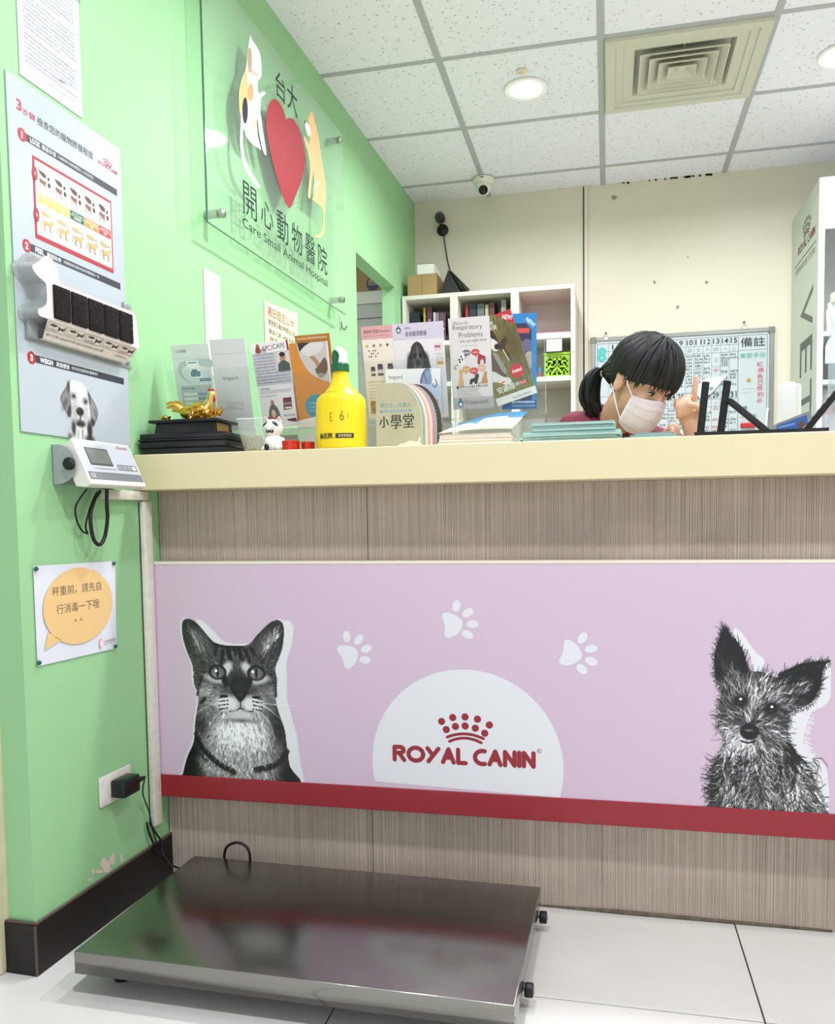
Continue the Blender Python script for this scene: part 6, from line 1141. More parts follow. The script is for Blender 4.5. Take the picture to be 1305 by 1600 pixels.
# web camera on the wall
wx, wz = -.862, 2.462
t = thing('wall_webcam', 'small black tube camera on a round bracket on the back wall', 'camera', (wx, YB, wz)); g = G(); g.lathe([(.031, 0), (.031, .008), (.024, .016), (.012, .02)], 24); g.move(Matrix.Rotation(pi/2, 4, 'X')); g.make('round_base', mat('black_camera_plastic', '#161616', .35), t, smooth=40)
g = G(); g.tube([(0, -.018, 0), (-.004, -.035, .02), (-.006, -.045, .038)], .007, 8); g.make('stalk', BLACK, t, smooth=40)
g = G(); M_ = Matrix.Translation((.0, -.075, .040)) @ Vector((.22, -.88, -.42)).to_track_quat('Z', 'Y').to_matrix().to_4x4(); g.lathe([(.024, -.055), (.027, -.052), (.027, .03), (.024, .034), (.018, .034)], 24); g.move(M_); g.make('barrel', mat('olive_black_shell', '#4a4b40', .4), t, smooth=40)
g = G(); g.lathe([(.02, .0335), (.02, .036), (.010, .0365)], 20); g.move(M_); g.make('lens_ring', mat('black_gloss_lens', '#0b0b0c', .1), t, smooth=40); g = G(); g.ball((0, 0, .034), (.009, .009, .004), 14, 8); g.move(M_); g.make('lens', mat('lens_glass', '#23272c', .05), t, smooth=60)
g = G(); P = [atY(694, 372, YB-.012), atY(697, 392, YB-.006), atY(700, 410, YB-.005), atY(704, 424, YB-.02)]; g.tube([p-Vector((wx, YB, wz)) for p in [Vector((wx+.008, YB-.012, wz-.026))]+spline(P, 4)], .0028, 7); g.make('cable', CABLE, t, smooth=60)
# dome camera
t = thing('dome_camera', 'white ball security camera under the ceiling near the back wall', 'camera', (-.606, 4.262, H-.0012)); g = G(); g.lathe([(.049, 0), (.053, -.004), (.053, -.016), (.046, -.026), (.034, -.03)], 28); g.make('ceiling_mount', mat('ivory_camera_shell', '#e9e6da', .3), t, smooth=40)
g = G(); g.ball((0, -.006, -.047), .037, 24, 14); g.make('ball_housing', mat('ivory_camera_shell', '#e9e6da', .3), t, smooth=60)
M_ = Matrix.Translation((.002, -.006, -.047)) @ Matrix.Rotation(radians(52), 4, 'X'); M_ = Matrix.Translation((.002, -.006, -.047)) @ Vector((.02, -.78, -.62)).to_track_quat('Z', 'Y').to_matrix().to_4x4()
g = G(); g.lathe([(.023, .029), (.023, .0345), (.018, .036)], 24); g.move(M_); lo = g.make('lens_window', mat('black_gloss_lens', '#0b0b0c', .1), t, smooth=40); g = G(); g.lathe([(.010, .036), (.010, .038), (.006, .0385)], 18); g.move(M_); g.make('lens', mat('lens_glass', '#3a4048', .05), lo, smooth=40); g = G(); g.box(-.008, .008, -.0535, -.0525, -.014, -.010); g.make('maker_mark', BLACK, t)
# tiny sensor beside the lamp
t = thing('ceiling_sensor', 'tiny cream ceiling sensor nub behind the round lamp', 'sensor', (-.318, 3.300, H-.0002)); g = G(); g.lathe([(.021, .0), (.022, -.004), (.016, -.008)], 20); g.make('base', mat('cream_sensor', '#e6d9c0', .4), t, smooth=40); g = G(); g.lathe([(.008, -.006), (.008, -.014), (.005, -.016)], 14); g.make('nub', mat('cream_sensor', '#e6d9c0'), t, smooth=40)
# air diffuser
vx, vy = .2745, 3.434; t = thing('air_diffuser', 'square beige ceiling air diffuser with nested louvre frames', 'air vent', (vx, vy, H-.001)); IV = mat('ivory_diffuser', '#d2cfbf', .5); hx_, hy_ = .2835, .2705
def ringm(g, a0, z0, a1, z1):
    q_ = []
    for a, z in ((a0, z0), (a1, z1)): q_.append([(-hx_*a, -hy_*a, z), (hx_*a, -hy_*a, z), (hx_*a, hy_*a, z), (-hx_*a, hy_*a, z)])
    for k in range(4): g.face([q_[0][k], q_[1][k], q_[1][(k+1) % 4], q_[0][(k+1) % 4]])
g = G()
for a0, z0, a1, z1 in ((1, .002, 1, -.012), (1, -.012, .985, -.014), (.985, -.014, .87, -.012), (.87, -.012, .865, -.006), (.865, -.006, .77, -.005), (.77, -.005, .765, .001), (.765, .001, .63, .003), (.63, .003, .56, .05)): ringm(g, a0, z0, a1, z1)
o = g.make('outer_frame', IV, t); md = o.modifiers.new('s', 'SOLIDIFY'); md.thickness = .002; md.offset = 0
for a, zz in ((.555, .012), (.43, .010), (.305, .008), (.18, .006)):
    g = G(); ringm(g, a, zz-.022, a-.015, zz-.022); ringm(g, a, zz-.022, a-.185, zz+.016); o = g.make('louvre_frame', IV, t); md = o.modifiers.new('s', 'SOLIDIFY'); md.thickness = .003; md.offset = 0
g = G(); g.box(-hx_*.06, hx_*.06, -hy_*.06, hy_*.06, .0, .004); g.box(-hx_*.54, hx_*.54, -.003, .003, .012, .03); g.box(-.003, .003, -hy_*.54, hy_*.54, .012, .03); g.make('cross_bar', IV, t)
g = G(); g.box(-hx_*.62, hx_*.62, -hy_*.62, hy_*.62, .060, .064); g.make('duct_throat', mat('dark_duct', '#1a1916', .9), t)

# ------------------------------------------------------------------ calendar whiteboard
bx0, bx1, bz1, bz0 = -.083, .806, 1.842, 1.235; t = thing('calendar_whiteboard', 'grey framed monthly calendar whiteboard covered in handwriting', 'whiteboard', (bx0, YB-.002, bz0), 0, flat=True); BWd, BHt = bx1-bx0, bz1-bz0
g = G(); g.rbox(.005, BWd-.005, .005, BHt-.005, .0, .012, .001, 1); g.make('board', mat('whiteboard_enamel', '#bbc3c5', .2), t)
FRM = mat('grey_aluminium_frame', '#8b8c88', .35, .6)
for a in ((0, BWd, 0, .02), (0, BWd, BHt-.02, BHt)): g = G(); g.rbox(*a, .0, .018, .002, 1); g.make('frame_rail', FRM, t)
for a in ((0, .022), (BWd-.022, BWd)): g = G(); g.rbox(a[0], a[1], .02, BHt-.02, 0, .018, .002, 1); g.make('frame_rail', FRM, t)
for a in ((-.003, .028), (BWd-.028, BWd+.003)):
    g = G(); g.rbox(a[0], a[1], BHt-.03, BHt+.003, -.0005, .0195, .003, 1); g.make('corner_cap', mat('grey_corner_cap', '#77786f', .5), t)
g = G(); g.STEP = .0001; g.lay = 124; g.inc = .000008; LN = '#4b5157'
gx0 = atY(951, 545, YB-.014).x-bx0; gx1 = atY(1154, 527, YB-.014).x-bx0; rx1 = atY(1199.5, 520, YB-.014).x-bx0; lx0 = .032
def bz(px, py): return atY(px, py, YB-.014).z-bz0
zr = [bz(1150, 525), bz(1150, 538), bz(1150, 549.5), bz(1150, 611), bz(1150, 622), bz(1150, 634)]; zbot = .03; cw = (gx1-gx0)/15; zh = bz(1150, 548)
for z in zr[:3]+zr[3:]: g.line([(lx0, z), (gx1, z)], .0016, LN, False)
g.line([(lx0, zr[0]), (rx1, zr[0])], .002, LN, False); g.line([(gx1, zh), (rx1, zh)], .0016, LN, False); g.line([(rx1, zr[0]), (rx1, zbot)], .002, LN, False); g.line([(lx0, zr[0]), (lx0, zbot)], .002, LN, False)
for k in range(16): g.line([(gx0+cw*k, zr[0]), (gx0+cw*k, zbot)], .0014 if k < 15 else .0022, LN, False)
WK = '二三四五六日一'
for k in range(15):
    xc = gx0+cw*(k+.5); g.text(str(k+1), xc, zr[1]+.008, .026, '#202326', align='C', bold=.01, w=(.007 if k == 0 else .018 if k < 9 else .030)); g.text(WK[k % 7], xc, zr[2]+.009+(.007 if WK[k % 7] == '一' else 0), {'一': .0018, '二': .013}.get(WK[k % 7], .017), '#8a8f94', align='C', w=.02)
    rr = random.Random(k); z = zr[2]-.016
    while z > zr[3]+.02:
        if k % 7 == 5: pass
        elif rr.random() < .85: g.scribble(gx0+cw*k+.004, gx0+cw*(k+1)-.006*rr.random()-.002, z, .010, rr.choice(('#3a3f44', '#3a3f44', '#55595e', '#2a2d30')), rr.randrange(999), .15, 1.0)
        z -= .0165
        if rr.random() < .2: g.line([(gx0+cw*k, z+.013), (gx0+cw*(k+1), z+.013)], .001, LN, False)
    n2 = k+17
    g.text(str(n2), xc, zr[4]+.006, .026, '#202326', align='C', bold=.01, w=.030); g.text(WK[(k+2) % 7], xc, zr[5]+.01+(.006 if WK[(k+2) % 7] == '一' else 0), {'一': .0018, '二': .012}.get(WK[(k+2) % 7], .015), '#8a8f94', align='C', w=.018)
    z = zr[5]-.016
    while z > zr[5]-.13:
        if rr.random() < .6: g.scribble(gx0+cw*k+.004, gx0+cw*(k+1)-.004, z, .010, '#b33a48' if k == 12 else '#4a4f54', rr.randrange(999), .15, 1.0)
        z -= .018
g.text('公休日', gx0+cw*12.5, zr[2]-.12, .1, '#c9606c', align='C', w=.018) if False else None
for q_, ch in enumerate('公休日'): g.text(ch, gx0+cw*12.5, zr[2]-.045-.052*q_, .022, '#c58a92' if q_ < 2 else '#c14a58', align='C', w=.022)
g.text('8', (lx0+gx0)/2-.005, bz(938, 566), .075, '#3bb3ac', align='C', w=.044, bold=.035); g.text('備註', (gx1+rx1)/2, zh+.016, .046, '#23272b', align='C', w=.115)
g.text('美容手術', gx1+.008, zh-.040, .026, '#57b3a4', w=.120); P = atY(1185, 560, YB-.014).x-bx0
for q_, ch in enumerate('紅標為已預約必'): g.text(ch, P-.006+.004*(q_ % 2), zh-.085-.0295*q_, .024, '#c2506a', w=.028)
g.line([(gx1+.02, zh-.19), (gx1+.08, zh-.19)], .0012, '#9aa0a4', False); g.line([(gx1+.02, zh-.21), (gx1+.07, zh-.21)], .0012, '#9aa0a4', False); g.line([(gx1+.01, zh-.33), (gx1+.09, zh-.328)], .002, '#7d8488', False)
g.make('calendar_writing', PRINT, t)
g = G(); P = atY(1112, 608, YB-.014); u, v = P.x-bx0, P.z-bz0; g.STEP = .0001; g.lay = 240; g.poly([(u-.09, v), (u-.03, v+.055), (u+.07, v+.06), (u+.0, v-.02), (u-.05, v-.055)], '#e9eef4'); g.make('taped_note', PRINT, t)
for px, py, c in ((1170, 593, '#b29a4a'), (1164, 637, '#6c7274'), (1178, 646, '#b9bdbb'), (1111, 607, '#8d959c')): P = atY(px, py, YB-.014); g = G(); g.lathe([(.0085, 0), (.009, .002), (.009, .006), (.007, .007)], 16, c=(P.x-bx0, P.z-bz0, .026 if px == 1111 else .0125)); g.make('magnet', mat('magnet_'+c[1:], c, .35), t, smooth=40)
P = atY(1168, 664, YB-.03); g = G(); g.rbox(P.x-bx0-.03, P.x-bx0+.04, P.z-bz0-.012, P.z-bz0+.012, .0125, .03, .004, 2); g.make('red_clip', mat('red_plastic', '#c0202c', .4), t)
for px, py in ((947, 527), (1163, 510)):
    P = atY(px, py, YB-.01); u, v = P.x-bx0, P.z-bz0; g = G(); g.tube([(u-.012, v-.006, .01), (u, v+.022, .006), (u+.012, v-.006, .01)], .002, 6); g.rbox(u-.011, u+.011, v-.016, v-.002, .004, .0215, .002, 1); g.make('hanging_clip', mat('clip_wire', '#cfcdc4', .4, .3), t); g = G(); g.lathe([(.005, 0), (.004, .006)], 10, c=(u, v+.022, .003)); g.make('nail', BLACK, t)
P = atY(1196, 655, YB-.03); g = G(); g.tube([(P.x, YB-.026, P.z-.05), (P.x+.012, YB-.026, P.z+.055)], .006, 8); o = g.make('whiteboard_marker', WHITE, smooth=40); tag(o, 'white marker pen standing against the whiteboard lower right corner', 'pen')

# ------------------------------------------------------------------ product display unit at the right
dx, dy, dz = .886, 3.97, 2.352; t = thing('display_unit', 'tall white pet food display unit at the right edge', 'display unit', (dx, dy, 0)); DW = mat('gloss_white_panel', '#d3d8d8', .25); DW2 = mat('pale_green_white_panel', '#c4cdc1', .3)
g = G(); g.rbox(0, .018, 0, .527, 0, dz, .001, 1); g.make('side_panel', DW2, t); g = G(); g.rbox(.9, .918, 0, .527, 0, dz, .001, 1); g.make('side_panel', DW2, t)
g = G(); g.rbox(.0, .918, -.012, -.0002, 2.135, dz, .002, 1); g.make('header_board', DW, t); g = G(); g.rbox(0, .024, -.012, -.0002, 0, 2.1348, .002, 1); g.make('front_stile', DW, t); g = G(); g.box(.0182, .8998, .515, .527, 0, dz); g.make('back_panel', mat('grey_display_back', '#d0d1d2', .4), t)
g = G(); g.box(.0182, .8998, .0, .5148, dz-.02, dz); g.make('top_panel', DW, t)
DSH = [.3, .62, .94, 1.25, 1.498, 1.705]
for z in DSH: g = G(); g.rbox(.0245, .8996, .004, .514, z-.02, z, .001, 1); g.make('shelf', DW, t)
g = G(); g.lay = 4; DG = '#58625c'
def rtext(ch, u, vtop, hgt, wid):   # a letter turned a quarter clockwise, hgt along the panel, wid across
    v, f, x0, x1, y0, y1 = text_geo(ch, 0); z = g._z(); g.raw([(u+(p[1]-y0)/(y1-y0)*wid, vtop-(p[0]-x0)/(x1-x0)*hgt, z) for p in v], f, hx(DG))
rtext('V', .20, 1.93, .17, .24); rtext('E', .20, 1.715, .16, .24); rtext('T', .20, 1.52, .17, .24)
crown(g, .30, 2.235, .16, '#6d5f58'); wordmark(g, 'ROYAL CANIN', .13, .46, 2.145, .030, '#7d4a48', .26); g.line([(.06, 2.105), (.48, 2.105)], .005, DG, False); g.text('VETERINARY DIET CENTRE', .07, 2.06, .026, '#8a8f88', w=.40)
o = g.make('side_lettering', PRINT, t); o.matrix_local = Matrix(((0, 0, -1, -.0003), (-1, 0, 0, .522), (0, 1, 0, 0), (0, 0, 0, 1)))
# goods on it
zz = 1.705; t = thing('supplement_jar', 'white screw top supplement jar on the display unit', 'jar', (dx+.075, dy+.04, zz)); g = G(); g.lathe([(.028, 0), (.030, .003), (.030, .095), (.026, .103), (.022, .106)], 24); g.make('jar_body', WHITE, t, smooth=40); g = G(); g.lathe([(.024, .106), (.025, .107), (.025, .126), (.022, .128)], 24); g.make('screw_cap', WHITE, t, smooth=40)
g = G(); g.lay = 6; g.text('ROYAL CANIN', -.020, .075, .006, '#c23a48', w=.034); g.rect(-.018, .052, .014, .064, '#4a4f5a'); g.scribble(-.018, .016, .035, .005, '#8a8f98', 3); g.poly([(.004, .018), (.012, .022), (.006, .028)], '#2a2d33'); to_cyl(g, .030, 1, (0, 0, 0)); g.make('jar_label', PRINT, t)
t = thing('leaflet_box', 'white rounded leaflet box hanging on the display shelf edge', 'box', (dx+.032, dy-.008, 1.565), 0, flat=False); g = G(); g.prism(sp2([(0, 0), (.12, 0), (.12, .13), (.04, .128), (.012, .10), (0, .07)], 1), -.014, -.002, axis=1); g.make('box_body', mat('white_card_box', '#f0f0ee', .4), t)
g = G(); g.lay = 3; g.text('全新配方', .035, .105, .010, '#55524f', w=.06); g.text('健康守護', .05, .09, .010, '#55524f', w=.05); g.line(sp2([(.015, .07), (.03, .085), (.04, .08), (.02, .065)], 4, False), .0012, '#d2574a'); g.rect(.05, .072, .11, .080, '#d9cf7a'); g.oval(.045, .045, .006, .009, '#3c3a3a'); g.scribble(.06, .11, .042, .006, '#9a9896', 2); g.line([(.06, .02), (.075, .03), (.09, .022)], .003, '#3c3a3a'); g.line([(.108, .03), (.104, .045), (.112, .06)], .002, '#d2574a'); o = g.make('box_print', PRINT, t); o.rotation_euler = (pi/2, 0, 0); o.location = (0, -.0141, 0)
t = thing('pet_food_bag', 'grey pet food bag with a red crown mark on the display unit', 'bag', (dx+.03, dy+.03, 1.25)); g = G(); nx, nz = 10, 16
for s_ in (-1, 1):
    b0 = len(g.v)
    for j in range(nz+1):
        for i in range(nx+1): u, v = i/nx, j/nz; g.v.append((u*.17, .05+s_*(.003+.045*(1-(2*u-1)**4)*(1-v)**.35*min(1, v*10+.5)), v*.225))
    for j in range(nz):
        for i in range(nx): a = b0+j*(nx+1)+i; g.f.append((a, a+1, a+nx+2, a+nx+1) if s_ < 0 else (a, a+nx+1, a+nx+2, a+1)); g.c.append(None)
g.make('bag_body', mat('silver_grey_bag', '#c9c9cc', .3, .1), t, smooth=60)
g = G(); g.STEP = .0004; g.lay = 3; wordmark(g, 'ROYAL', .012, .085, .115, .016, '#c23a48', .26); crown(g, .085, .155, .06, '#c23a48'); g.rect(.012, .105, .09, .108, '#c23a48'); g.line([(.12+.03*cos(a*.4), .19+.03*sin(a*.4)) for a in range(17)], .008, '#c23a48', False); g.poly(sp2([(.075, .03), (.08, .06), (.075, .085), (.09, .09), (.1, .07), (.098, .03), (.092, .03), (.09, .055), (.083, .03)], 3), '#2b2d30'); g.rect(.03, .012, .13, .018, '#a38c7c'); g.rect(.03, .0, .13, .004, '#a38c7c'); o = g.make('bag_print', PRINT, t); o.rotation_euler = (pi/2, 0, 0); o.location = (0, -.0012, .0)
# clear dispenser at the very edge of the frame
t = thing('clear_dispenser', 'tall clear plastic dispenser at the right edge of the ledge', 'dispenser', (.5185, 2.03, T)); g = G(); g.lathe([(.036, 0), (.040, .004), (.040, .22), (.036, .255), (.034, .30)], 28); g.make('clear_body', mat('bluish_clear_plastic', '#b9cad6', .1, alpha=.45), t, smooth=40); g = G(); g.lathe([(.037, .298), (.038, .30), (.038, .318), (.034, .32)], 28); g.make('lid', WHITE, t, smooth=40)

# ------------------------------------------------------------------ store room seen through the doorway
t = thing('storage_cabinet', 'white storage cabinet in the room beyond the doorway', 'cabinet', (-1.97, 4.33, 0)); g = G(); g.rbox(0, .86, 0, .16, 2.062, 2.126, .002, 1); g.make('top_slab', WMEL, t); g = G(); g.box(0, .86, .012, .15, 0, 2.0615); g.make('cabinet_body', mat('grey_cabinet', '#b9bab2', .5), t); g = G(); g.box(0, .86, .009, .0118, 1.985, 1.99); g.make('door_seam', mat('seam_line', '#7d7d75', .8), t)
t = thing('cardboard_carton', 'cardboard carton with a blue round mark beyond the doorway', 'box', (-1.80, 4.335, 2.1263)); g = G(); g.rbox(0, .66, 0, .15, 0, .36, .002, 1); g.make('carton', CARD, t); g = G(); g.lay = 8; P = atY(583, 443, 4.335); u, v = P.x+1.80, P.z-2.1263; g.oval(u, v, .037, .037, '#1f3350'); g.oval(u, v+.003, .028, .028, '#9a8458', 0, 28); g.rect(u-.024, v-.028, u+.024, v-.008, '#1f3350'); g.line([(u-.024, v+.002), (u+.024, v+.002)], .004, '#1f3350', False); o = g.make('round_mark', PRINT, t); o.rotation_euler = (pi/2, 0, 0)
# ================================================================== the receptionist
def remesh(g, name, m, parent, vox, smooth_it=4, decimate=0):
    o = g.make(name, m, parent)
    md = o.modifiers.new('r', 'REMESH'); md.mode = 'VOXEL'; md.voxel_size = vox; md.use_smooth_shade = True
    sm = o.modifiers.new('s', 'SMOOTH'); sm.iterations = smooth_it; sm.factor = .5
    dg = bpy.context.evaluated_depsgraph_get(); me = bpy.data.meshes.new_from_object(o.evaluated_get(dg)); o.modifiers.clear(); old = o.data; o.data = me; bpy.data.meshes.remove(old); me.name = name
    if not me.materials: me.materials.append(m)
    return o
HC = Vector((.096, 2.42, 1.284)); hf = Vector((.50, -.62, -.60)).normalized(); hr = hf.cross(Vector((0, 0, 1))).normalized(); hu = hr.cross(hf).normalized()
HM = Matrix(((hr.x, hf.x, hu.x, HC.x), (hr.y, hf.y, hu.y, HC.y), (hr.z, hf.z, hu.z, HC.z), (0, 0, 0, 1))) @ Matrix.Rotation(radians(-8), 4, 'Y')   # local x her right, y face, z crown
def hd(x, y, z): return HM @ Vector((x, y, z))
person = thing('person', 'person in a maroon top and face mask bent over behind the counter', 'person', (.05, 2.75, 0))
L0 = Matrix.Translation(person.location).inverted()
SKIN = mat('skin', '#c69c85', .5, sss=.12)
def cap(g, a, b, ra, rb, n=12): g.tube([Vector(a)+(Vector(a)-Vector(b)).normalized()*ra*.0, (Vector(a)+Vector(b))/2, b], [ra, (ra+rb)/2, rb], n); g.ball(a, ra, 12, 8); g.ball(b, rb, 12, 8)
g = G(); R3 = HM.to_3x3()
def hb(x, y, z, r): g.ball(hd(x, y, z), r, 24, 16, rot=R3)
hb(0, -.014, .030, (.072, .090, .086)); hb(0, .022, -.030, (.060, .062, .078)); hb(0, .032, -.085, (.036, .040, .034)); hb(0, .020, -.062, (.052, .050, .040)); hb(0, .082, -.036, (.013, .018, .022)); hb(0, .078, -.005, (.010, .012, .022)); hb(0, .055, .028, (.052, .032, .022)); hb(.034, .058, -.030, (.022, .024, .02)); hb(-.034, .058, -.030, (.022, .024, .02))
for sx in (-1, 1):
    hb(sx*.074, -.010, -.012, (.008, .018, .031)); hb(sx*.078, -.016, .004, (.008, .012, .016))
NB = Vector((.020, 2.54, 1.190)); cap(g, hd(0, -.025, -.070), NB, .048, .054, 16); CH = Vector((.04, 2.63, .98)); PV = Vector((.05, 2.80, .55))
g.ball(NB+Vector((0, .03, -.03)), (.10, .065, .05), 20, 12); g.ball(CH, (.15, .10, .18), 24, 14); g.ball((.05, 2.72, .75), (.13, .10, .17), 20, 12); g.ball(PV, (.155, .12, .12), 20, 12)
SR, SL = Vector((-.088, 2.53, 1.168)), Vector((.185, 2.61, 1.105)); ER, EL = Vector((-.02, 2.47, .865)), Vector((.275, 2.45, .895)); WR_, WL = Vector((.150, 2.455, 1.085)), Vector((.226, 2.375, 1.128))
for s_, e_, w_ in ((SR, ER, WR_), (SL, EL, WL)): cap(g, NB+Vector((0, .04, -.04)), s_, .05, .052); cap(g, s_, e_, .047, .038); cap(g, e_, w_, .037, .0235)
for sx in (-1, 1): K = Vector((.05+sx*.13, 2.46, .53)); A = Vector((.05+sx*.13, 2.52, .09)); cap(g, PV+Vector((sx*.085, -.02, -.02)), K, .082, .058); cap(g, K, A, .056, .036); g.ball(A+Vector((0, -.07, -.05)), (.042, .11, .035), 14, 8)
# left hand: loose fist with the forefinger raised
PC = Vector((.2145, 2.362, 1.190)); cap(g, WL, PC+Vector((.004, .004, -.028)), .0225, .024); g.ball(PC, (.030, .019, .040), 18, 12, rot=Matrix.Rotation(radians(8), 3, 'Y'))
def finger(pts, r0, r1): P = spline(pts, 4); n = len(P); g.tube(P, [r0+(r1-r0)*i/(n-1) for i in range(n)], 10); g.ball(P[-1], r1, 10, 8); g.ball(P[0], r0, 10, 8)
finger([PC+Vector((.010, -.004, .028)), PC+Vector((.011, -.012, .054)), PC+Vector((.014, -.014, .076)), PC+Vector((.0165, -.013, .095))], .0098, .0072)
for k in range(3): o_ = Vector((-.006-.0135*k, 0, -.005*k)); finger([PC+o_+Vector((0, .0, .032)), PC+o_+Vector((-.001, -.020, .042)), PC+o_+Vector((0, -.036, .026)), PC+o_+Vector((.003, -.030, .004)), PC+o_+Vector((.003, -.020, .002))], .0096, .0076)
finger([PC+Vector((.022, -.006, -.02)), PC+Vector((.026, -.024, .0)), PC+Vector((.016, -.040, .014)), PC+Vector((.002, -.046, .018))], .0112, .0082)
# right hand propping the cheek
QC = Vector((.162, 2.452, 1.128)); cap(g, WR_, QC+Vector((-.004, 0, -.02)), .0225, .023); g.ball(QC, (.019, .030, .036), 16, 10)
for k in range(4): o_ = Vector((.002, -.020+.0135*k, -.004*abs(k-1))); finger([QC+o_+Vector((0, 0, .026)), QC+o_+Vector((.016, 0, .042)), QC+o_+Vector((.026, 0, .026)), QC+o_+Vector((.016, 0, .008))], .0094, .0076)
finger([QC+Vector((-.004, -.026, -.014)), QC+Vector((.008, -.038, .006)), QC+Vector((.010, -.034, .026))], .011, .008)
g.move(L0); body = remesh(g, 'body', SKIN, person, .0042, 5)
# clothes
g = G(); MAR = mat('maroon_scrubs', '#6f1c30', .75, var=.12, vscale=14, bump=.25, bscale=30)
g.ball(NB+Vector((.0, .035, -.045)), (.115, .078, .060), 20, 12); g.ball(CH, (.172, .122, .19), 24, 14); g.ball((.05, 2.72, .75), (.155, .122, .18), 20, 12); g.ball(PV+Vector((0, 0, .04)), (.172, .138, .13), 20, 12)
for s_, e_ in ((SR, ER), (SL, EL)): cap(g, NB+Vector((0, .035, -.025)), s_, .062, .064); cap(g, s_, s_+(e_-s_)*.62, .064, .060)
g.ball(NB+Vector((-.045, .02, .022)), (.05, .05, .040), 14, 10); g.ball(NB+Vector((.055, .03, -.012)), (.05, .05, .032), 14, 10)
g.move(L0); remesh(g, 'scrub_top', MAR, person, .006, 4)
g = G(); NAV = mat('navy_trousers', '#232a44', .8)
g.ball(PV, (.168, .132, .11), 20, 12)
for sx in (-1, 1): K = Vector((.05+sx*.13, 2.46, .53)); A = Vector((.05+sx*.13, 2.52, .11)); cap(g, PV+Vector((sx*.085, -.02, -.02)), K, .093, .068); cap(g, K, A, .066, .05)
g.move(L0); remesh(g, 'trousers', NAV, person, .009, 4)
for sx in (-1, 1): g = G(); A = Vector((.05+sx*.13, 2.52, .04)); g.ball(A+Vector((0, -.06, 0)), (.050, .125, .040), 18, 10); g.ball(A+Vector((0, 0, .02)), (.046, .055, .05), 14, 8); g.move(L0); remesh(g, 'shoe', mat('white_shoe', '#e3e2de', .6), person, .008, 3)
# eyes and brows
for sx in (-1, 1):
    e_ = hd(sx*.031, .0735, .006); g = G(); g.ball(e_, (.0125, .008, .0052), 16, 10, rot=R3); g.move(L0); eo = g.make('eye', mat('eye_white', '#cdbfb4', .3), person, smooth=60)
    g = G(); g.ball(hd(sx*.031-.001, .0790, .0055), (.0062, .0040, .0056), 14, 8, rot=R3); g.move(L0); g.make('iris', mat('dark_iris', '#1a1210', .15), eo, smooth=60)
    g = G(); g.tube([L0 @ hd(sx*(.031+x), .0795-abs(x)*.25, .0105-abs(x+.002)*.22) for x in (-.0135, -.007, 0, .007, .0145)], [.001, .0026, .003, .0026, .001], 7); g.make('eyelid_line', mat('dark_lash', '#2a1a16', .6), eo, smooth=60)
    g = G(); g.tube([L0 @ hd(sx*(.012+x), .0885-x*.35, .030+.10*x-2.6*x*x) for x in (0, .01, .02, .03, .036)], [.0012, .0026, .0026, .002, .0006], 7, flat=.5); g.make('eyebrow', mat('black_brow', '#2d2320', .8), person, smooth=60)
# mask
MASK = mat('pale_mask_fabric', '#d3c7cf', .75, bump=.15, bscale=200)
def facep(az, z, lift=0):
    """a point a little off the lower face; az = degrees from straight ahead, towards her right"""
    a = radians(az); t_ = (z+.062)/.062
    rx = .066-.010*max(0, -t_)**1.5; ry = .094-.010*t_*t_ - (.012 if z < -.1 else 0)
    return hd(rx*sin(a), -.004+ry*cos(a)**.8 if cos(a) > 0 else -.004, z)+(HM.to_3x3() @ Vector((sin(a), cos(a), 0)))*lift
g = G(); na, nz = 24, 26
for j in range(nz+1):
    v = j/nz
    for i in range(na+1):
        az = -62+124*i/na; edge = abs(az)/62; zt_ = -.004-.016*edge; zb_ = -.122+.022*edge*edge; z = zt_+(zb_-zt_)*v
        pleat = .0022*((v*4.0) % 1.0)*(1-edge**4) if .18 < v < .85 else 0
        p = facep(az, max(z, -.118), .006+pleat+.004*sin(pi*v)*(1-edge**2)); g.v.append(tuple(L0 @ p))
for j in range(nz):
    for i in range(na): a = j*(na+1)+i; g.f.append((a, a+1, a+na+2, a+na+1)); g.c.append(None)
mo = g.make('face_mask', MASK, person, smooth=50); md = mo.modifiers.new('s', 'SOLIDIFY'); md.thickness = .0015; md.offset = 1
for sx in (-1, 1):
    ear = hd(sx*.083, -.020, .018); ear2 = hd(sx*.082, -.026, -.03)
    g = G(); g.tube([L0 @ p for p in spline([facep(sx*61, -.022, .007), hd(sx*.078, .025, .0), hd(sx*.082, -.004, .020), ear], 5)], .0013, 6); g.tube([L0 @ p for p in spline([facep(sx*61, -.092, .007), hd(sx*.073, .02, -.065), hd(sx*.078, -.008, -.042), ear2], 5)], .0013, 6); g.make('ear_loop', mat('white_elastic', '#f2eff0', .7), mo, smooth=60)
# hair: a full cap, a fringe of locks and a ponytail
HAIR = mat('black_hair', '#0b0a0d', .55, var=.3, vscale=30, bump=.5, bscale=160, stretch=(1, 1, .12))
def hairline(a):      # lowest z of the hair for an azimuth (0 = face, pi = nape)
    a = abs(a); pts = ((0, .034), (.7, .024), (1.15, .006), (1.45, .012), (1.75, -.03), (2.3, -.075), (pi, -.085))
    for (a0, z0), (a1, z1) in zip(pts[:-1], pts[1:]):
        if a <= a1: return z0+(z1-z0)*(a-a0)/(a1-a0)
    return pts[-1][1]
def hairp(a, t_, out_=0):
    """t_ 0 at the crown, 1 at the hairline"""
    zl = hairline(a); ph = t_*(pi/2+math.asin(max(-1, min(1, (.030-zl)/.108)))); rx, ry, rz = .087+out_, (.104 if cos(a) > 0 else .112)+out_, .104+out_
    taper = 1-.10*max(0, ph-pi/2); return (sin(a)*sin(ph)*rx*taper, -.014+cos(a)*sin(ph)*ry*taper, .030+cos(ph)*rz)
g = G(); na, nt = 48, 18
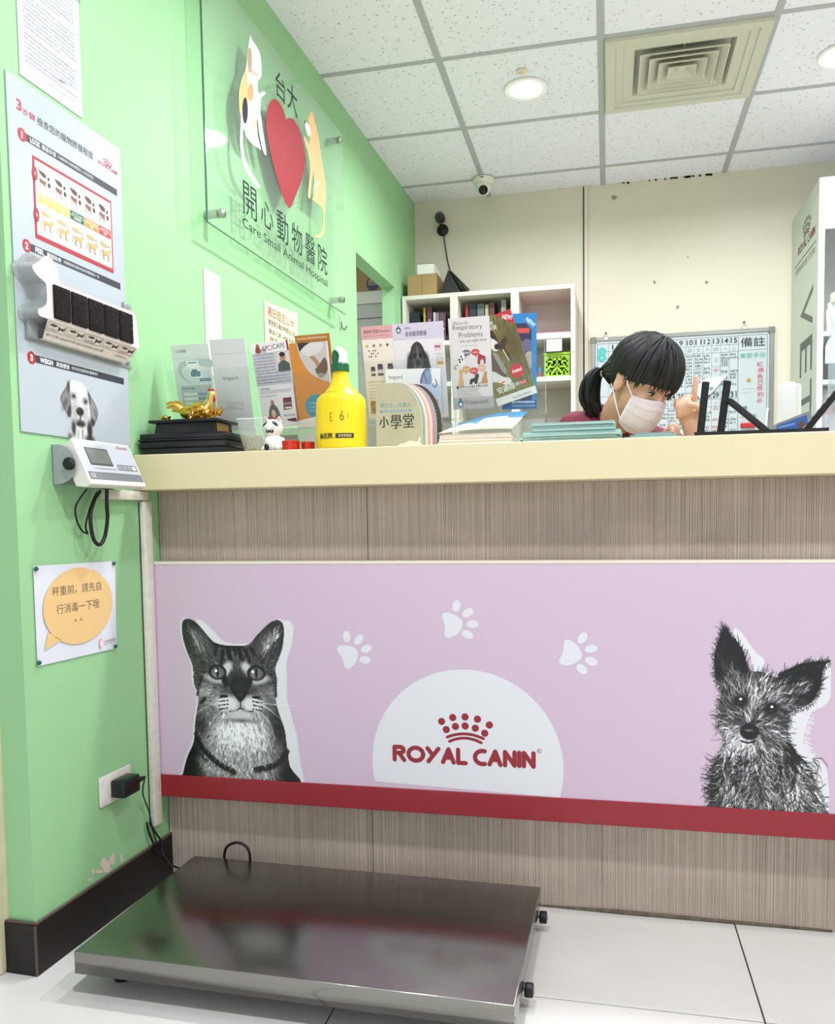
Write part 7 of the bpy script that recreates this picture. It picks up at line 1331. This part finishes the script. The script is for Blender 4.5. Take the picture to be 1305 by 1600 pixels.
for j in range(nt+1):
    for i in range(na): a = -pi+2*pi*i/na; g.v.append(tuple(L0 @ hd(*hairp(a, max(j/nt, .002), .0015*sin(i*3.1)))))
for j in range(nt):
    for i in range(na): k1 = j*na+i; k2 = j*na+(i+1) % na; g.f.append((k1, k2, k2+na, k1+na)); g.c.append(None)
rr = random.Random(11)
for k in range(230):
    a = rr.uniform(-pi, pi); t0 = rr.uniform(.05, .55); t1 = rr.uniform(.97, 1.13) if abs(a) < 1.3 else rr.uniform(.9, 1.02); w0 = a+rr.uniform(-.12, .12); P = []
    for q_ in range(8): t_ = t0+(t1-t0)*q_/7; P.append(L0 @ hd(*hairp(a+(w0-a)*q_/7+(-.05*q_/7 if abs(a) < 1.2 else 0), t_, .0015+.0025*rr.random()*(1-q_/9))))
    r_ = rr.uniform(.0035, .006); g.tube(P, [r_*.5, r_, r_*1.1, r_*1.1, r_, r_*.9, r_*.6, r_*.15], 6, flat=.6)
# hair drawn back to the tie
TIE = Vector((-.012, 2.505, 1.334))
for k in range(46):
    a = rr.uniform(1.5, 3.1)*(1 if rr.random() < .75 else -1); p0 = hd(*hairp(a, rr.uniform(.35, .95), .001)); p1 = hd(*hairp(a*.5+pi*.5 if a > 0 else a, rr.uniform(.6, .8), .012)); P = [L0 @ q_ for q_ in bez(p0, p0+(p1-p0)*.5, (p1+TIE)*.5+(-hf)*.012, TIE+Vector((rr.gauss(0, .004), rr.gauss(0, .004), rr.gauss(0, .005))), 7)]
    g.tube(P, [.003, .006, .0075, .008, .0075, .007, .006, .004], 6)
ho = g.make('hair', HAIR, person, smooth=60)
g = G()
for k in range(60):
    o_ = Vector((rr.gauss(0, .007), rr.gauss(0, .008), rr.gauss(0, .003))); sp_ = [TIE+o_*.3, TIE+Vector((-.018, .0, .004))+o_*.8, TIE+Vector((-.036, .0, -.028))+o_*1.3, TIE+Vector((-.040, 0, -.075))+o_*1.5, TIE+Vector((-.030+rr.uniform(-.01, .012), 0, -.120+rr.uniform(-.02, .02)))+o_*1.1]
    P = [L0 @ p for p in spline(sp_, 3)]; n = len(P); g.tube(P, [.0045*(.6+sin(pi*min(i/(n-1)+.1, 1))*.9)+.0004 for i in range(n)], 5)
g.make('ponytail', HAIR, person, smooth=60)
g = G(); d_ = Vector((-.9, 0, .1)).normalized(); M_ = L0 @ Matrix.Translation(TIE+Vector((-.004, 0, .001))) @ d_.to_track_quat('Z', 'Y').to_matrix().to_4x4(); g.tube([M_ @ Vector((.0125*cos(2*pi*k/20), .0125*sin(2*pi*k/20), 0)) for k in range(20)], .0042, 8, closed=True); g.make('hair_tie', mat('beige_scrunchie', '#cdbfa4', .8), person, smooth=60)
# stool
t = thing('stool', 'round stool under the seated person, hidden by the counter', 'stool', (.05, 2.83, 0)); g = G(); g.lathe([(.15, .395), (.17, .40), (.175, .42), (.165, .435), (.1, .438)], 28); g.make('seat', mat('dark_vinyl', '#2b2b2e', .5), t, smooth=40); g = G(); g.lathe([(.022, .05), (.022, .395)], 14); g.make('column', STEEL, t, smooth=40)
for k in range(5): a = 2*pi*k/5; g = G(); g.tube([(.015*cos(a), .015*sin(a), .06), (.22*cos(a), .22*sin(a), .035)], [.018, .012], 8); g.ball((.22*cos(a), .22*sin(a), .022), .022, 10, 8); g.make('leg', BLACK, t, smooth=40)
